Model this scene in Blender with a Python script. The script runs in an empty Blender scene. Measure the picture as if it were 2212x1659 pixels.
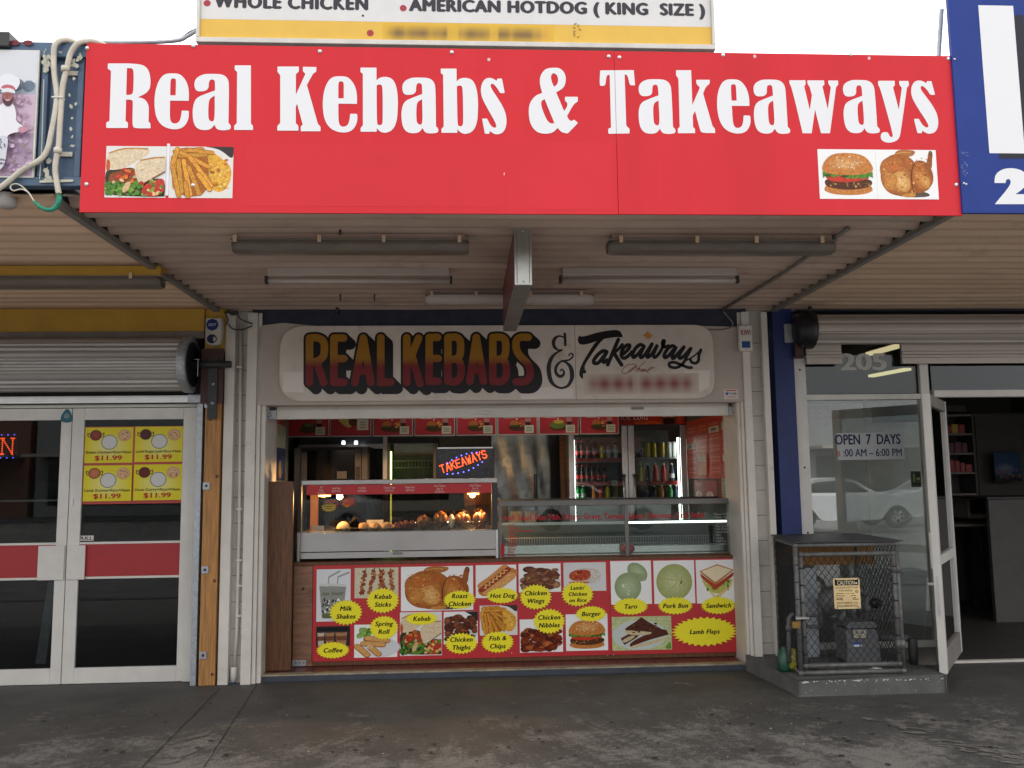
import bpy, bmesh, math, random
from mathutils import Vector, Matrix, geometry
random.seed(7)
SC = bpy.context.scene
COL = SC.collection
# ---------------------------------------------------------------- camera
IMG_W, IMG_H, FOC = 2212.0, 1659.0, 1850.0
CAM = Vector((0.0, -6.8, 1.53))
YAW, PITCH, ROLL = math.radians(3.1227), math.radians(6.227), math.radians(-0.7116)
ROT = Matrix.Rotation(-YAW, 3, 'Z') @ Matrix.Rotation(math.pi/2+PITCH, 3, 'X') @ Matrix.Rotation(ROLL, 3, 'Z')
cd = bpy.data.cameras.new('camera'); cam = bpy.data.objects.new('camera', cd); COL.objects.link(cam)
cam.matrix_world = Matrix.Translation(CAM) @ ROT.to_4x4()
cd.sensor_width = 36.0; cd.sensor_fit = 'HORIZONTAL'; cd.lens = 36.0*FOC/IMG_W
cd.clip_start = 0.05; cd.clip_end = 500
SC.camera = cam
# ---------------------------------------------------------------- sky, sun, exposure
SUN_EL, SUN_AZ = math.radians(48), math.radians(12)
w = bpy.data.worlds.new('World'); SC.world = w; w.use_nodes = True
nt = w.node_tree; nt.nodes.clear()
sky = nt.nodes.new('ShaderNodeTexSky'); sky.sky_type = 'NISHITA'; sky.sun_disc = False
sky.sun_elevation = SUN_EL; sky.sun_rotation = SUN_AZ; sky.air_density = 1.0; sky.dust_density = 5.0; sky.ozone_density = 1.0
hs = nt.nodes.new('ShaderNodeHueSaturation'); hs.inputs['Saturation'].default_value = 0.16
bg = nt.nodes.new('ShaderNodeBackground'); bg.inputs['Strength'].default_value = 0.15
out = nt.nodes.new('ShaderNodeOutputWorld')
ov = nt.nodes.new('ShaderNodeMix'); ov.data_type = 'RGBA'; ov.inputs[0].default_value = 0.68; ov.inputs[7].default_value = (11.0, 11.0, 11.2, 1)   # overcast veil
nt.links.new(sky.outputs[0], hs.inputs['Color']); nt.links.new(hs.outputs[0], ov.inputs[6]); nt.links.new(ov.outputs[2], bg.inputs['Color']); nt.links.new(bg.outputs[0], out.inputs['Surface'])
sd = bpy.data.lights.new('sun', 'SUN'); sd.energy = 0.6; sd.angle = math.radians(25); sd.color = (1.0, 0.97, 0.92)
sun = bpy.data.objects.new('sun', sd); COL.objects.link(sun)
sdir = Vector((math.cos(SUN_EL)*math.sin(SUN_AZ), math.cos(SUN_EL)*math.cos(SUN_AZ), math.sin(SUN_EL)))
sun.rotation_euler = sdir.to_track_quat('Z', 'Y').to_euler()
SC.view_settings.view_transform = 'Standard'; SC.view_settings.look = 'None'
SC.view_settings.exposure = 0.55; SC.view_settings.gamma = 1.0
SC.render.engine = 'CYCLES'
SC.cycles.max_bounces = 8; SC.cycles.transparent_max_bounces = 16; SC.cycles.caustics_reflective = False; SC.cycles.caustics_refractive = False

# ---------------------------------------------------------------- geometry helpers
K = 2212.0/3264.0
def ray(px, py):
    return ROT @ Vector(((px-IMG_W/2)/FOC, -(py-IMG_H/2)/FOC, -1.0))
def U(px, py, Y):                       # photo point -> (X, Z) on the vertical plane at depth Y
    d = ray(px, py); t = (Y-CAM.y)/d.y; p = CAM+d*t
    return p.x, p.z
def G(px, py, z=0.0):                   # photo point -> (X, Y) on a level plane
    d = ray(px, py); t = (z-CAM.z)/d.z; p = CAM+d*t
    return p.x, p.y
def UX(px, py, X):                      # photo point -> (Y, Z) on a side wall
    d = ray(px, py); t = (X-CAM.x)/d.x; p = CAM+d*t
    return p.y, p.z
def R4(x0, y0, x1, y1, Y):
    xm, ym = (x0+x1)/2, (y0+y1)/2
    return U(x0, ym, Y)[0], U(x1, ym, Y)[0], U(xm, y1, Y)[1], U(xm, y0, Y)[1]
def crop(ox, oy, s):
    return lambda x, y: ((ox+x/s)*K, (oy+y/s)*K)

# ---------------------------------------------------------------- materials
MATS = {}
def nodes_of(name):
    m = bpy.data.materials.new(name); m.use_nodes = True
    t = m.node_tree; b = t.nodes['Principled BSDF']
    return m, t, b
def mat(name, col, rough=0.55, metal=0.0, var=0.12, scale=6.0, bump=0.0, bscale=40.0, dirt=None, spec=0.5, streak=None):
    if name in MATS: return MATS[name]
    m, t, b = nodes_of(name)
    b.inputs['Roughness'].default_value = rough; b.inputs['Metallic'].default_value = metal
    b.inputs['Specular IOR Level'].default_value = spec
    tc = t.nodes.new('ShaderNodeNewGeometry')
    n = t.nodes.new('ShaderNodeTexNoise'); n.inputs['Scale'].default_value = scale; n.inputs['Detail'].default_value = 6; n.inputs['Roughness'].default_value = 0.65
    if streak:
        mp = t.nodes.new('ShaderNodeMapping'); mp.inputs['Scale'].default_value = streak
        t.links.new(tc.outputs['Position'], mp.inputs['Vector']); t.links.new(mp.outputs[0], n.inputs['Vector'])
    else:
        t.links.new(tc.outputs['Position'], n.inputs['Vector'])
    r = t.nodes.new('ShaderNodeValToRGB')
    c = Vector(col[:3]); lo = c*(1-var*1.6); hi = c*(1+var)
    r.color_ramp.elements[0].position = 0.3; r.color_ramp.elements[0].color = (*lo, 1)
    r.color_ramp.elements[1].position = 0.7; r.color_ramp.elements[1].color = (*[min(1, x) for x in hi], 1)
    t.links.new(n.outputs['Fac'], r.inputs['Fac'])
    colout = r.outputs['Color']
    if dirt:
        dn = t.nodes.new('ShaderNodeTexNoise'); dn.inputs['Scale'].default_value = dirt[1]; dn.inputs['Detail'].default_value = 9; dn.inputs['Roughness'].default_value = 0.75
        t.links.new(tc.outputs['Position'], dn.inputs['Vector'])
        dr = t.nodes.new('ShaderNodeValToRGB'); dr.color_ramp.elements[0].position = dirt[2]; dr.color_ramp.elements[1].position = min(1, dirt[2]+0.12)
        dr.color_ramp.elements[0].color = (0, 0, 0, 1); dr.color_ramp.elements[1].color = (dirt[3],)*3+(1,)
        t.links.new(dn.outputs['Fac'], dr.inputs['Fac'])
        mx = t.nodes.new('ShaderNodeMix'); mx.data_type = 'RGBA'
        t.links.new(dr.outputs['Color'], mx.inputs[0]); t.links.new(colout, mx.inputs[6]); mx.inputs[7].default_value = (*dirt[0], 1)
        colout = mx.outputs[2]
    t.links.new(colout, b.inputs['Base Color'])
    if bump:
        bn = t.nodes.new('ShaderNodeTexNoise'); bn.inputs['Scale'].default_value = bscale; bn.inputs['Detail'].default_value = 5
        t.links.new(tc.outputs['Position'], bn.inputs['Vector'])
        bp = t.nodes.new('ShaderNodeBump'); bp.inputs['Strength'].default_value = bump; bp.inputs['Distance'].default_value = 0.01
        t.links.new(bn.outputs['Fac'], bp.inputs['Height']); t.links.new(bp.outputs[0], b.inputs['Normal'])
    MATS[name] = m; return m
def mat_print(name, amount=0.0, scale=90.0, rough=0.35, alpha=1.0):
    if name in MATS: return MATS[name]
    m, t, b = nodes_of(name); b.inputs['Roughness'].default_value = rough; b.inputs['Specular IOR Level'].default_value = 0.25
    a = t.nodes.new('ShaderNodeVertexColor'); a.layer_name = 'Ink'
    src = a.outputs['Color']
    if amount:
        tc = t.nodes.new('ShaderNodeNewGeometry'); n = t.nodes.new('ShaderNodeTexNoise')
        n.inputs['Scale'].default_value = scale; n.inputs['Detail'].default_value = 7; n.inputs['Roughness'].default_value = 0.7
        t.links.new(tc.outputs['Position'], n.inputs['Vector'])
        mr = t.nodes.new('ShaderNodeMapRange'); mr.inputs[1].default_value = 0.25; mr.inputs[2].default_value = 0.75
        mr.inputs[3].default_value = 1-amount; mr.inputs[4].default_value = 1+amount*0.6
        t.links.new(n.outputs['Fac'], mr.inputs[0])
        vm = t.nodes.new('ShaderNodeVectorMath'); vm.operation = 'SCALE'
        t.links.new(src, vm.inputs[0]); t.links.new(mr.outputs[0], vm.inputs['Scale'])
        sp = t.nodes.new('ShaderNodeSeparateColor'); t.links.new(src, sp.inputs[0])          # the pale paper ground prints clean, the food prints grainy
        pf = t.nodes.new('ShaderNodeMapRange'); pf.inputs[1].default_value = 0.30; pf.inputs[2].default_value = 0.62; t.links.new(sp.outputs[2], pf.inputs[0])
        px_ = t.nodes.new('ShaderNodeMix'); px_.data_type = 'RGBA'; t.links.new(pf.outputs[0], px_.inputs[0]); t.links.new(vm.outputs[0], px_.inputs[6]); t.links.new(src, px_.inputs[7]); src = px_.outputs[2]
    t.links.new(src, b.inputs['Base Color'])
    MATS[name] = m; return m
def mat_emit(name, col, strength):
    if name in MATS: return MATS[name]
    m, t, b = nodes_of(name)
    b.inputs['Base Color'].default_value = (*col, 1); b.inputs['Emission Color'].default_value = (*col, 1); b.inputs['Emission Strength'].default_value = strength
    n = t.nodes.new('ShaderNodeTexNoise'); n.inputs['Scale'].default_value = 30
    mr = t.nodes.new('ShaderNodeMapRange'); mr.inputs[3].default_value = strength*0.85; mr.inputs[4].default_value = strength*1.15
    t.links.new(n.outputs['Fac'], mr.inputs[0]); t.links.new(mr.outputs[0], b.inputs['Emission Strength'])
    MATS[name] = m; return m
def mat_glass(name, tint=(0.9, 0.95, 0.93), refl=0.06, rough=0.01, haze=0.0, haze_col=(0.5, 0.5, 0.5)):
    if name in MATS: return MATS[name]
    m = bpy.data.materials.new(name); m.use_nodes = True; t = m.node_tree; t.nodes.clear()
    o = t.nodes.new('ShaderNodeOutputMaterial'); tr = t.nodes.new('ShaderNodeBsdfTransparent'); gl = t.nodes.new('ShaderNodeBsdfGlossy')
    tr.inputs['Color'].default_value = (*tint, 1); gl.inputs['Roughness'].default_value = rough
    lw = t.nodes.new('ShaderNodeFresnel'); lw.inputs['IOR'].default_value = 1.5
    ml = t.nodes.new('ShaderNodeMath'); ml.operation = 'MULTIPLY_ADD'; ml.inputs[1].default_value = 1.0; ml.inputs[2].default_value = refl-0.04
    ml.use_clamp = True
    t.links.new(lw.outputs[0], ml.inputs[0])
    mx = t.nodes.new('ShaderNodeMixShader'); t.links.new(ml.outputs[0], mx.inputs[0])
    sh = tr
    if haze:
        df = t.nodes.new('ShaderNodeBsdfDiffuse'); df.inputs['Color'].default_value = (*haze_col, 1)
        n = t.nodes.new('ShaderNodeTexNoise'); n.inputs['Scale'].default_value = 3.0; n.inputs['Detail'].default_value = 8
        g = t.nodes.new('ShaderNodeNewGeometry'); t.links.new(g.outputs['Position'], n.inputs['Vector'])
        mr = t.nodes.new('ShaderNodeMapRange'); mr.inputs[1].default_value = 0.3; mr.inputs[2].default_value = 0.75; mr.inputs[3].default_value = haze*0.3; mr.inputs[4].default_value = haze
        t.links.new(n.outputs['Fac'], mr.inputs[0])
        m2 = t.nodes.new('ShaderNodeMixShader'); t.links.new(mr.outputs[0], m2.inputs[0]); t.links.new(tr.outputs[0], m2.inputs[1]); t.links.new(df.outputs[0], m2.inputs[2]); sh = m2
    t.links.new(sh.outputs[0], mx.inputs[1]); t.links.new(gl.outputs[0], mx.inputs[2]); t.links.new(mx.outputs[0], o.inputs['Surface'])
    MATS[name] = m; return m

# ---------------------------------------------------------------- mesh builder
def quads_tube(path, r, n=8, closed=False, caps=True):
    path = [Vector(p) for p in path]; N = len(path); rs = r if isinstance(r, (list, tuple)) else [r]*N
    vs, fs = [], []; up = None
    for i, p in enumerate(path):
        if closed: t = path[(i+1) % N]-path[i-1]
        else: t = path[min(i+1, N-1)]-path[max(i-1, 0)]
        t = t.normalized() if t.length > 1e-9 else Vector((0, 0, 1))
        if up is None:
            up = Vector((0, 0, 1)) if abs(t.z) < 0.9 else Vector((1, 0, 0))
        a = t.cross(up); a = a.normalized() if a.length > 1e-6 else t.orthogonal().normalized()
        b = a.cross(t).normalized(); up = b
        for k in range(n):
            th = 2*math.pi*k/n; vs.append(p+(a*math.cos(th)+b*math.sin(th))*rs[i])
    for i in range(N if closed else N-1):
        j = (i+1) % N
        for k in range(n):
            fs.append((i*n+k, i*n+(k+1) % n, j*n+(k+1) % n, j*n+k))
    if caps and not closed:
        fs.append(tuple(range(n))[::-1]); fs.append(tuple((N-1)*n+k for k in range(n)))
    return vs, fs
def catmull(pts, steps=6, closed=False):
    P = [tuple(p) for p in pts]; n = len(P); o = []; dim = len(P[0])
    rng = range(n) if closed else range(n-1)
    for i in rng:
        if closed: a, b, c, d = P[i-1], P[i], P[(i+1) % n], P[(i+2) % n]
        else: a, b, c, d = P[max(i-1, 0)], P[i], P[i+1], P[min(i+2, n-1)]
        for s in range(steps):
            t = s/steps
            o.append(tuple(0.5*((2*b[k])+(-a[k]+c[k])*t+(2*a[k]-5*b[k]+4*c[k]-d[k])*t*t+(-a[k]+3*b[k]-3*c[k]+d[k])*t**3) for k in range(dim)))
    if not closed: o.append(P[-1])
    return o
class MB:
    def __init__(s): s.v = []; s.f = []; s.mi = []; s.m = []; s.sm = []
    def slot(s, m):
        if m not in s.m: s.m.append(m)
        return s.m.index(m)
    def add(s, vs, fs, m, smooth=False):
        o = len(s.v); s.v += [tuple(v) for v in vs]; k = s.slot(m)
        for f in fs: s.f.append(tuple(i+o for i in f)); s.mi.append(k); s.sm.append(smooth)
        return s
    def box(s, x0, x1, y0, y1, z0, z1, m):
        vs = [(x0, y0, z0), (x1, y0, z0), (x1, y1, z0), (x0, y1, z0), (x0, y0, z1), (x1, y0, z1), (x1, y1, z1), (x0, y1, z1)]
        return s.add(vs, [(0, 3, 2, 1), (4, 5, 6, 7), (0, 1, 5, 4), (1, 2, 6, 5), (2, 3, 7, 6), (3, 0, 4, 7)], m)
    def tube(s, path, r, m, n=8, closed=False, smooth=True):
        vs, fs = quads_tube(path, r, n, closed); return s.add(vs, fs, m, smooth)
    def prism(s, poly, y0, y1, m, axis='Y'):       # poly in (x,z) extruded along Y (or (y,z) along X)
        n = len(poly)
        P = (lambda a, b, t: (a, t, b)) if axis == 'Y' else ((lambda a, b, t: (t, a, b)) if axis == 'X' else (lambda a, b, t: (a, b, t)))
        vs = [P(a, b, y0) for a, b in poly]+[P(a, b, y1) for a, b in poly]
        fs = [(i, (i+1) % n, n+(i+1) % n, n+i) for i in range(n)]
        tri = geometry.tessellate_polygon([[Vector((a, b, 0)) for a, b in poly]])
        fs += [tuple(t) for t in tri]+[tuple(n+i for i in reversed(t)) for t in tri]
        return s.add(vs, fs, m)
    def lathe(s, prof, c, m, n=16, axis='Z', smooth=True, mats=None):
        vs, fs = [], []; N = len(prof)
        for r, h in prof:
            for k in range(n):
                th = 2*math.pi*k/n; a, b = r*math.cos(th), r*math.sin(th)
                vs.append({'Z': (c[0]+a, c[1]+b, c[2]+h), 'X': (c[0]+h, c[1]+a, c[2]+b), 'Y': (c[0]+a, c[1]+h, c[2]+b)}[axis])
        for i in range(N-1):
            for k in range(n): fs.append((i*n+k, i*n+(k+1) % n, (i+1)*n+(k+1) % n, (i+1)*n+k))
        if mats:
            o = len(s.v); s.v += vs
            for q, f in enumerate(fs):
                s.f.append(tuple(i+o for i in f)); s.mi.append(s.slot(mats[q//n])); s.sm.append(smooth)
            return s
        return s.add(vs, fs, m, smooth)
    def blob(s, c, r, m, seed=0, amp=0.15, nu=18, nv=11, fr=2.5):
        rnd = random.Random(seed); ph = [(rnd.uniform(0, 6.28), rnd.uniform(0, 6.28), rnd.uniform(.7, 1.3)) for _ in range(5)]
        vs, fs = [], []
        for j in range(nv+1):
            v = math.pi*j/nv
            for i in range(nu):
                u = 2*math.pi*i/nu; d = Vector((math.sin(v)*math.cos(u), math.sin(v)*math.sin(u), math.cos(v)))
                q = sum(math.sin(fr*k[2]*(d.x+d.y*0.7)*(i2+1)+k[0])*math.cos(fr*k[2]*(d.z-d.y*.5)*(i2+1)+k[1])/(i2+1) for i2, k in enumerate(ph))*amp
                vs.append((c[0]+d.x*r[0]*(1+q), c[1]+d.y*r[1]*(1+q), c[2]+d.z*r[2]*(1+q)))
        for j in range(nv):
            for i in range(nu): fs.append((j*nu+i, j*nu+(i+1) % nu, (j+1)*nu+(i+1) % nu, (j+1)*nu+i))
        return s.add(vs, fs, m, True)
    def build(s, name, parent=None, bevel=0.0, origin=None):
        me = bpy.data.meshes.new(name)
        if origin is None:
            xs = [v[0] for v in s.v]; ys = [v[1] for v in s.v]; zs = [v[2] for v in s.v]
            origin = ((min(xs)+max(xs))/2, (min(ys)+max(ys))/2, min(zs))
        o = Vector(origin)
        pw = Vector(parent['_w']) if parent is not None and '_w' in parent else Vector((0, 0, 0))
        me.from_pydata([(v[0]-o.x, v[1]-o.y, v[2]-o.z) for v in s.v], [], s.f)
        for m in s.m: me.materials.append(m)
        me.polygons.foreach_set('material_index', s.mi); me.polygons.foreach_set('use_smooth', s.sm)
        me.update()
        ob = bpy.data.objects.new(name, me); COL.objects.link(ob)
        ob['_w'] = tuple(o)
        if parent is not None: ob.parent = parent
        ob.location = o-pw
        if bevel:
            md = ob.modifiers.new('bevel', 'BEVEL'); md.width = bevel; md.segments = 2; md.limit_method = 'ANGLE'; md.angle_limit = math.radians(40)
        return ob
def tag(o, label, cat, group=None):
    o['label'] = label; o['category'] = cat
    if group: o['group'] = group
    return o
def thing(name, label, cat, loc, group=None):
    o = bpy.data.objects.new(name, None); COL.objects.link(o); o.location = loc; o['_w'] = tuple(loc); o.empty_display_size = 0.1
    return tag(o, label, cat, group)
def struct(o): o['kind'] = 'structure'; return o
def box(name, parent, x0, x1, y0, y1, z0, z1, m, bevel=0.0):
    return MB().box(x0, x1, y0, y1, z0, z1, m).build(name, parent, bevel)
def copy_tree(src, loc, label, group=None):
    r = src.copy(); COL.objects.link(r); r.location = loc; r['label'] = label; r['_w'] = tuple(loc)
    if group: r['group'] = group
    for ch in src.children:
        c = ch.copy(); COL.objects.link(c); c.parent = r
        for g in ch.children:
            d = g.copy(); COL.objects.link(d); d.parent = c
    return r

# ---------------------------------------------------------------- flat printed artwork
def fillet(pts, dr=1e9, seg=4):
    n = len(pts); o = []
    for i in range(n):
        p = Vector(pts[i][:2]); a = Vector(pts[i-1][:2]); b = Vector(pts[(i+1) % n][:2])
        r = pts[i][2] if len(pts[i]) > 2 else dr
        ra = min(r, (a-p).length*0.5); rb = min(r, (b-p).length*0.5)
        if min(ra, rb) < 1e-6: o.append(tuple(p)); continue
        s = p+(a-p).normalized()*ra; e = p+(b-p).normalized()*rb
        for k in range(seg+1):
            t = k/seg; o.append(tuple(s*(1-t)**2+p*2*t*(1-t)+e*t*t))
    q = [o[0]]
    for p in o[1:]:
        if (Vector(p)-Vector(q[-1])).length > 1e-5: q.append(p)
    if (Vector(q[0])-Vector(q[-1])).length < 1e-5: q.pop()
    return q
TXT = {}
def text_mesh(body, shear=0.0, bold=0.0, space=1.0):
    key = (body, shear, bold, space)
    if key not in TXT:
        c = bpy.data.curves.new('glyphs', 'FONT'); c.body = body; c.shear = shear; c.offset = bold; c.space_character = space; c.resolution_u = 3; c.size = 1.0
        ob = bpy.data.objects.new('glyphs', c); me = bpy.data.meshes.new_from_object(ob)
        vs = [(v.co.x, v.co.y) for v in me.vertices]; fs = [tuple(p.vertices) for p in me.polygons]
        bpy.data.objects.remove(ob); bpy.data.curves.remove(c); bpy.data.meshes.remove(me)
        TXT[key] = (vs, fs)
    return TXT[key]
CAPH = max(v[1] for v in text_mesh('H')[0])
class Art:
    """flat printed shapes on a plane: origin o, unit vectors u (right), v (up), n (towards viewer); every shape is one ink layer further out"""
    def __init__(s, o, u=(1, 0, 0), v=(0, 0, 1), n=(0, -1, 0), step=0.00012, start=0.0):
        s.o, s.u, s.vv, s.n = Vector(o), Vector(u), Vector(v), Vector(n); s.d = start; s.step = step
        s.V = []; s.F = []; s.C = []; s.fm = None
    def frame(s, x0, x1, z0, z1): s.fm = (x0, x1, z0, z1); return s
    def _xy(s, p):
        if s.fm: return (s.fm[0]+p[0]*(s.fm[1]-s.fm[0]), s.fm[2]+p[1]*(s.fm[3]-s.fm[2]))
        return p
    def raw(s, pts, faces, cols, bump=True):
        o = len(s.V)
        if bump: s.d += s.step
        for p in pts:
            q = s._xy(p); s.V.append(s.o+s.u*q[0]+s.vv*q[1]+s.n*s.d)
        s.F += [tuple(i+o for i in f) for f in faces]
        s.C += cols if isinstance(cols, list) else [cols]*len(pts)
    def poly(s, pts, col, holes=(), bump=True):
        loops = [[Vector((p[0], p[1], 0)) for p in pts]]+[[Vector((p[0], p[1], 0)) for p in h] for h in holes]
        tri = geometry.tessellate_polygon(loops); allp = [(p.x, p.y) for l in loops for p in l]
        s.raw(allp, [tuple(t) for t in tri], col, bump)
    def smooth(s, pts, col, r=1e9): s.poly(fillet(pts, r), col)
    def rect(s, x0, x1, z0, z1, col): s.raw([(x0, z0), (x1, z0), (x1, z1), (x0, z1)], [(0, 1, 2, 3)], col)
    def ell(s, cx, cy, rx, ry, col, rot=0.0, n=18, c2=None, bump=True):
        c, q = math.cos(rot), math.sin(rot); P = [(cx, cy)]
        for k in range(n):
            t = 2*math.pi*k/n; a, b = rx*math.cos(t), ry*math.sin(t); P.append((cx+a*c-b*q, cy+a*q+b*c))
        cols = [col]+[c2 if c2 else col]*n
        s.raw(P, [(0, 1+k, 1+(k+1) % n) for k in range(n)], cols, bump)
    def star(s, cx, cy, rx, ry, col, n=24, depth=0.13):
        P = [(cx, cy)]
        for k in range(2*n):
            t = math.pi*k/n; f = 1.0 if k % 2 == 0 else 1-depth
            P.append((cx+rx*f*math.cos(t), cy+ry*f*math.sin(t)))
        s.raw(P, [(0, 1+k, 1+(k+1) % (2*n)) for k in range(2*n)], col)
    def stroke(s, pts, r, col, n=8, smooth=0, layer=True, asp=1.0):
        """one brush stroke: a single ribbon with round ends"""
        P = [tuple(p) if len(p) > 2 else (p[0], p[1], r) for p in pts]
        if smooth: P = catmull(P, smooth)
        Q = [P[0]]
        for p in P[1:]:
            if math.hypot(p[0]-Q[-1][0], p[1]-Q[-1][1]) > 1e-6: Q.append(p)
        P = Q; N = len(P)
        if N < 2: return
        D = [Vector((P[i+1][0]-P[i][0], P[i+1][1]-P[i][1])).normalized() for i in range(N-1)]
        V, F = [], []
        for i, p in enumerate(P):
            a = D[max(i-1, 0)]; b = D[min(i, N-2)]; t = a+b; t = t.normalized() if t.length > 1e-6 else a
            k = p[2]/max(0.55, t.dot(b)); V += [(p[0]-t.y*k, p[1]+t.x*k), (p[0]+t.y*k, p[1]-t.x*k)]
        F = [(2*i, 2*i+1, 2*i+3, 2*i+2) for i in range(N-1)]
        for i, d in ((0, -D[0]), (N-1, D[-1])):
            p = P[i]; o = len(V); m = max(4, n//2); nx = Vector((-d.y, d.x))
            for k in range(1, m):
                th = math.pi*k/m; q = nx*math.cos(th)+d*math.sin(th); V.append((p[0]+q.x*p[2], p[1]+q.y*p[2]))
            L, R = (2*i, 2*i+1) if i else (1, 0)
            F.append((L, *range(o, o+m-1), R))
        s.raw(V, F, col, layer)
    def text(s, body, x, z, h, col, shear=0.0, bold=0.0, align='C', width=None, space=1.0):
        """baseline at z, cap height h, x = centre/left; width stretches the line"""
        vs, fs = text_mesh(body, shear, 0.0, space)
        if not vs: return
        k = h/CAPH; x0 = min(v[0] for v in vs); x1 = max(v[0] for v in vs)
        kx = k if width is None else width/(x1-x0)
        if s.fm and width is None: kx = k*(s.fm[3]-s.fm[2])/(s.fm[1]-s.fm[0])
        ox = x-(x0+x1)/2*kx if align == 'C' else (x-x0*kx if align == 'L' else x-x1*kx)
        e = bold*0.9
        for dx, dz in (((-e, 0), (e, 0), (0, e*.5), (0, -e*.5)) if e else ((0, 0),)):   # heavier weights: the line is struck again a hair to each side
            s.raw([(ox+(v[0]+dx)*kx, z+(v[1]+dz)*k) for v in vs], fs, col)
    def build(s, name, parent, m):
        me = bpy.data.meshes.new(name); o = s.o+s.n*0
        me.from_pydata([tuple(v-o) for v in s.V], [], s.F); me.materials.append(m)
        ca = me.color_attributes.new('Ink', 'FLOAT_COLOR', 'POINT')
        flat = []
        for c in s.C: flat += [c[0], c[1], c[2], 1.0]
        ca.data.foreach_set('color', flat); me.update()
        ob = bpy.data.objects.new(name, me); COL.objects.link(ob)
        pw = Vector(parent['_w']) if parent is not None and '_w' in parent else Vector((0, 0, 0))
        if parent is not None: ob.parent = parent
        ob.location = o-pw; ob['_w'] = tuple(o)
        return ob
def srgb(r, g, b):
    f = lambda c: (c/255/12.92) if c/255 <= 0.04045 else ((c/255+0.055)/1.055)**2.4
    return (f(r), f(g), f(b))
# ---------------------------------------------------------------- shared materials
M_white = mat('white_paint', (0.68, 0.64, 0.58), 0.5, var=0.08, scale=3, dirt=((0.25, 0.22, 0.19), 5, 0.6, 0.5))
M_wall = mat('off_white_wall', (0.46, 0.405, 0.345), 0.6, var=0.10, scale=2, dirt=((0.3, 0.26, 0.22), 4, 0.58, 0.6))
M_block = mat('painted_block', (0.56, 0.53, 0.48), 0.6, var=0.10, scale=4, bump=0.5, bscale=60)
M_alu = mat('white_aluminium', (0.66, 0.64, 0.60), 0.35, var=0.06, scale=5, dirt=((0.3, 0.28, 0.25), 8, 0.62, 0.5))
M_steel = mat('stainless_steel', (0.62, 0.62, 0.62), 0.22, 1.0, var=0.05, bump=0.25, bscale=2.5)
M_brushed = mat('brushed_metal', (0.55, 0.55, 0.54), 0.38, 1.0, var=0.08)
M_galv = mat('galvanised_steel', (0.42, 0.45, 0.48), 0.5, 0.6, var=0.15, scale=30)
M_dark = mat('dark_metal', (0.03, 0.03, 0.032), 0.5, var=0.2)
M_black = mat('black_plastic', (0.012, 0.012, 0.014), 0.45, var=0.2)
M_navy = mat('navy_paint', (0.018, 0.022, 0.045), 0.6, var=0.3, scale=8)
M_yellow = mat('yellow_paint', (0.52, 0.30, 0.035), 0.55, var=0.1, scale=4)
M_bluepaint = mat('blue_paint', (0.008, 0.024, 0.135), 0.5, var=0.12, scale=6)
M_soffit_c = mat('soffit_sheet_brown', (0.47, 0.345, 0.28), 0.6, var=0.18, scale=1.6, dirt=((0.26, 0.18, 0.14), 2.2, 0.55, 0.55), streak=(0.5, 3.0, 1.0))
M_soffit_l = mat('soffit_sheet_cream', (0.72, 0.50, 0.345), 0.6, var=0.1, scale=1.5, streak=(0.4, 4.0, 1.0))
M_soffit_r = mat('soffit_sheet_tan', (0.58, 0.42, 0.30), 0.6, var=0.12, scale=1.5, dirt=((0.25, 0.18, 0.13), 2.0, 0.55, 0.5), streak=(0.4, 4.0, 1.0))
M_trim = mat('grey_trim', (0.22, 0.20, 0.18), 0.6, var=0.15)
M_wood = mat('varnished_wood', (0.13, 0.05, 0.017), 0.5, var=0.35, scale=5, streak=(14, 14, 1.2))
M_ply = mat('brown_plywood', (0.26, 0.13, 0.075), 0.55, var=0.25, scale=4, streak=(1.5, 4, 9), dirt=((0.12, 0.06, 0.035), 5, 0.55, 0.6))
M_timber = mat('timber_post', (0.44, 0.21, 0.062), 0.6, var=0.28, scale=4, streak=(16, 16, 1.0), dirt=((0.2, 0.09, 0.035), 6, 0.6, 0.6))
M_lensgrey = mat('grimy_diffuser', (0.15, 0.12, 0.095), 0.35, var=0.2, scale=6, streak=(0.8, 3, 3))
M_tubewhite = mat('unlit_tube', (0.50, 0.43, 0.39), 0.3, var=0.05)
M_print = mat_print('printed_ink', 0.05, 40, 0.35)
M_photo = mat_print('printed_photo', 0.55, 95, 0.35)
M_photo_s = mat_print('printed_photo_soft', 0.22, 60, 0.35)
M_glass = mat_glass('clear_glass', (0.95, 0.97, 0.96), 0.018)
M_glass_dark = mat_glass('shop_window_glass', (0.55, 0.58, 0.58), 0.035)
M_glass_hazed = mat_glass('hazed_window_glass', (0.85, 0.88, 0.86), 0.25, haze=0.32, haze_col=(0.55, 0.57, 0.52))  # pale haze mixed into the glass to lighten the dark window
M_redpanel = mat('red_panel', (0.36, 0.018, 0.022), 0.4, var=0.06)
M_tile = mat('red_floor_tile', (0.16, 0.045, 0.035), 0.4, var=0.25, scale=9)
M_floor_dark = mat('dark_floor', (0.055, 0.05, 0.045), 0.5, var=0.25)
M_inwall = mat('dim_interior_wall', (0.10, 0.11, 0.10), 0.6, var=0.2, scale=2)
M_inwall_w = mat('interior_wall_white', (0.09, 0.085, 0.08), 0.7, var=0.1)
M_pipe = mat('grey_pipe', (0.13, 0.13, 0.125), 0.55, 0.2, var=0.25, scale=20, dirt=((0.36, 0.35, 0.33), 25, 0.58, 0.7))
M_conduit = mat('cream_conduit', (0.60, 0.55, 0.45), 0.5, var=0.1, scale=20)
M_concrete = mat('plinth_concrete', (0.11, 0.11, 0.106), 0.8, var=0.15, scale=6, dirt=((0.5, 0.48, 0.45), 9, 0.68, 0.8), bump=0.4)
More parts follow.
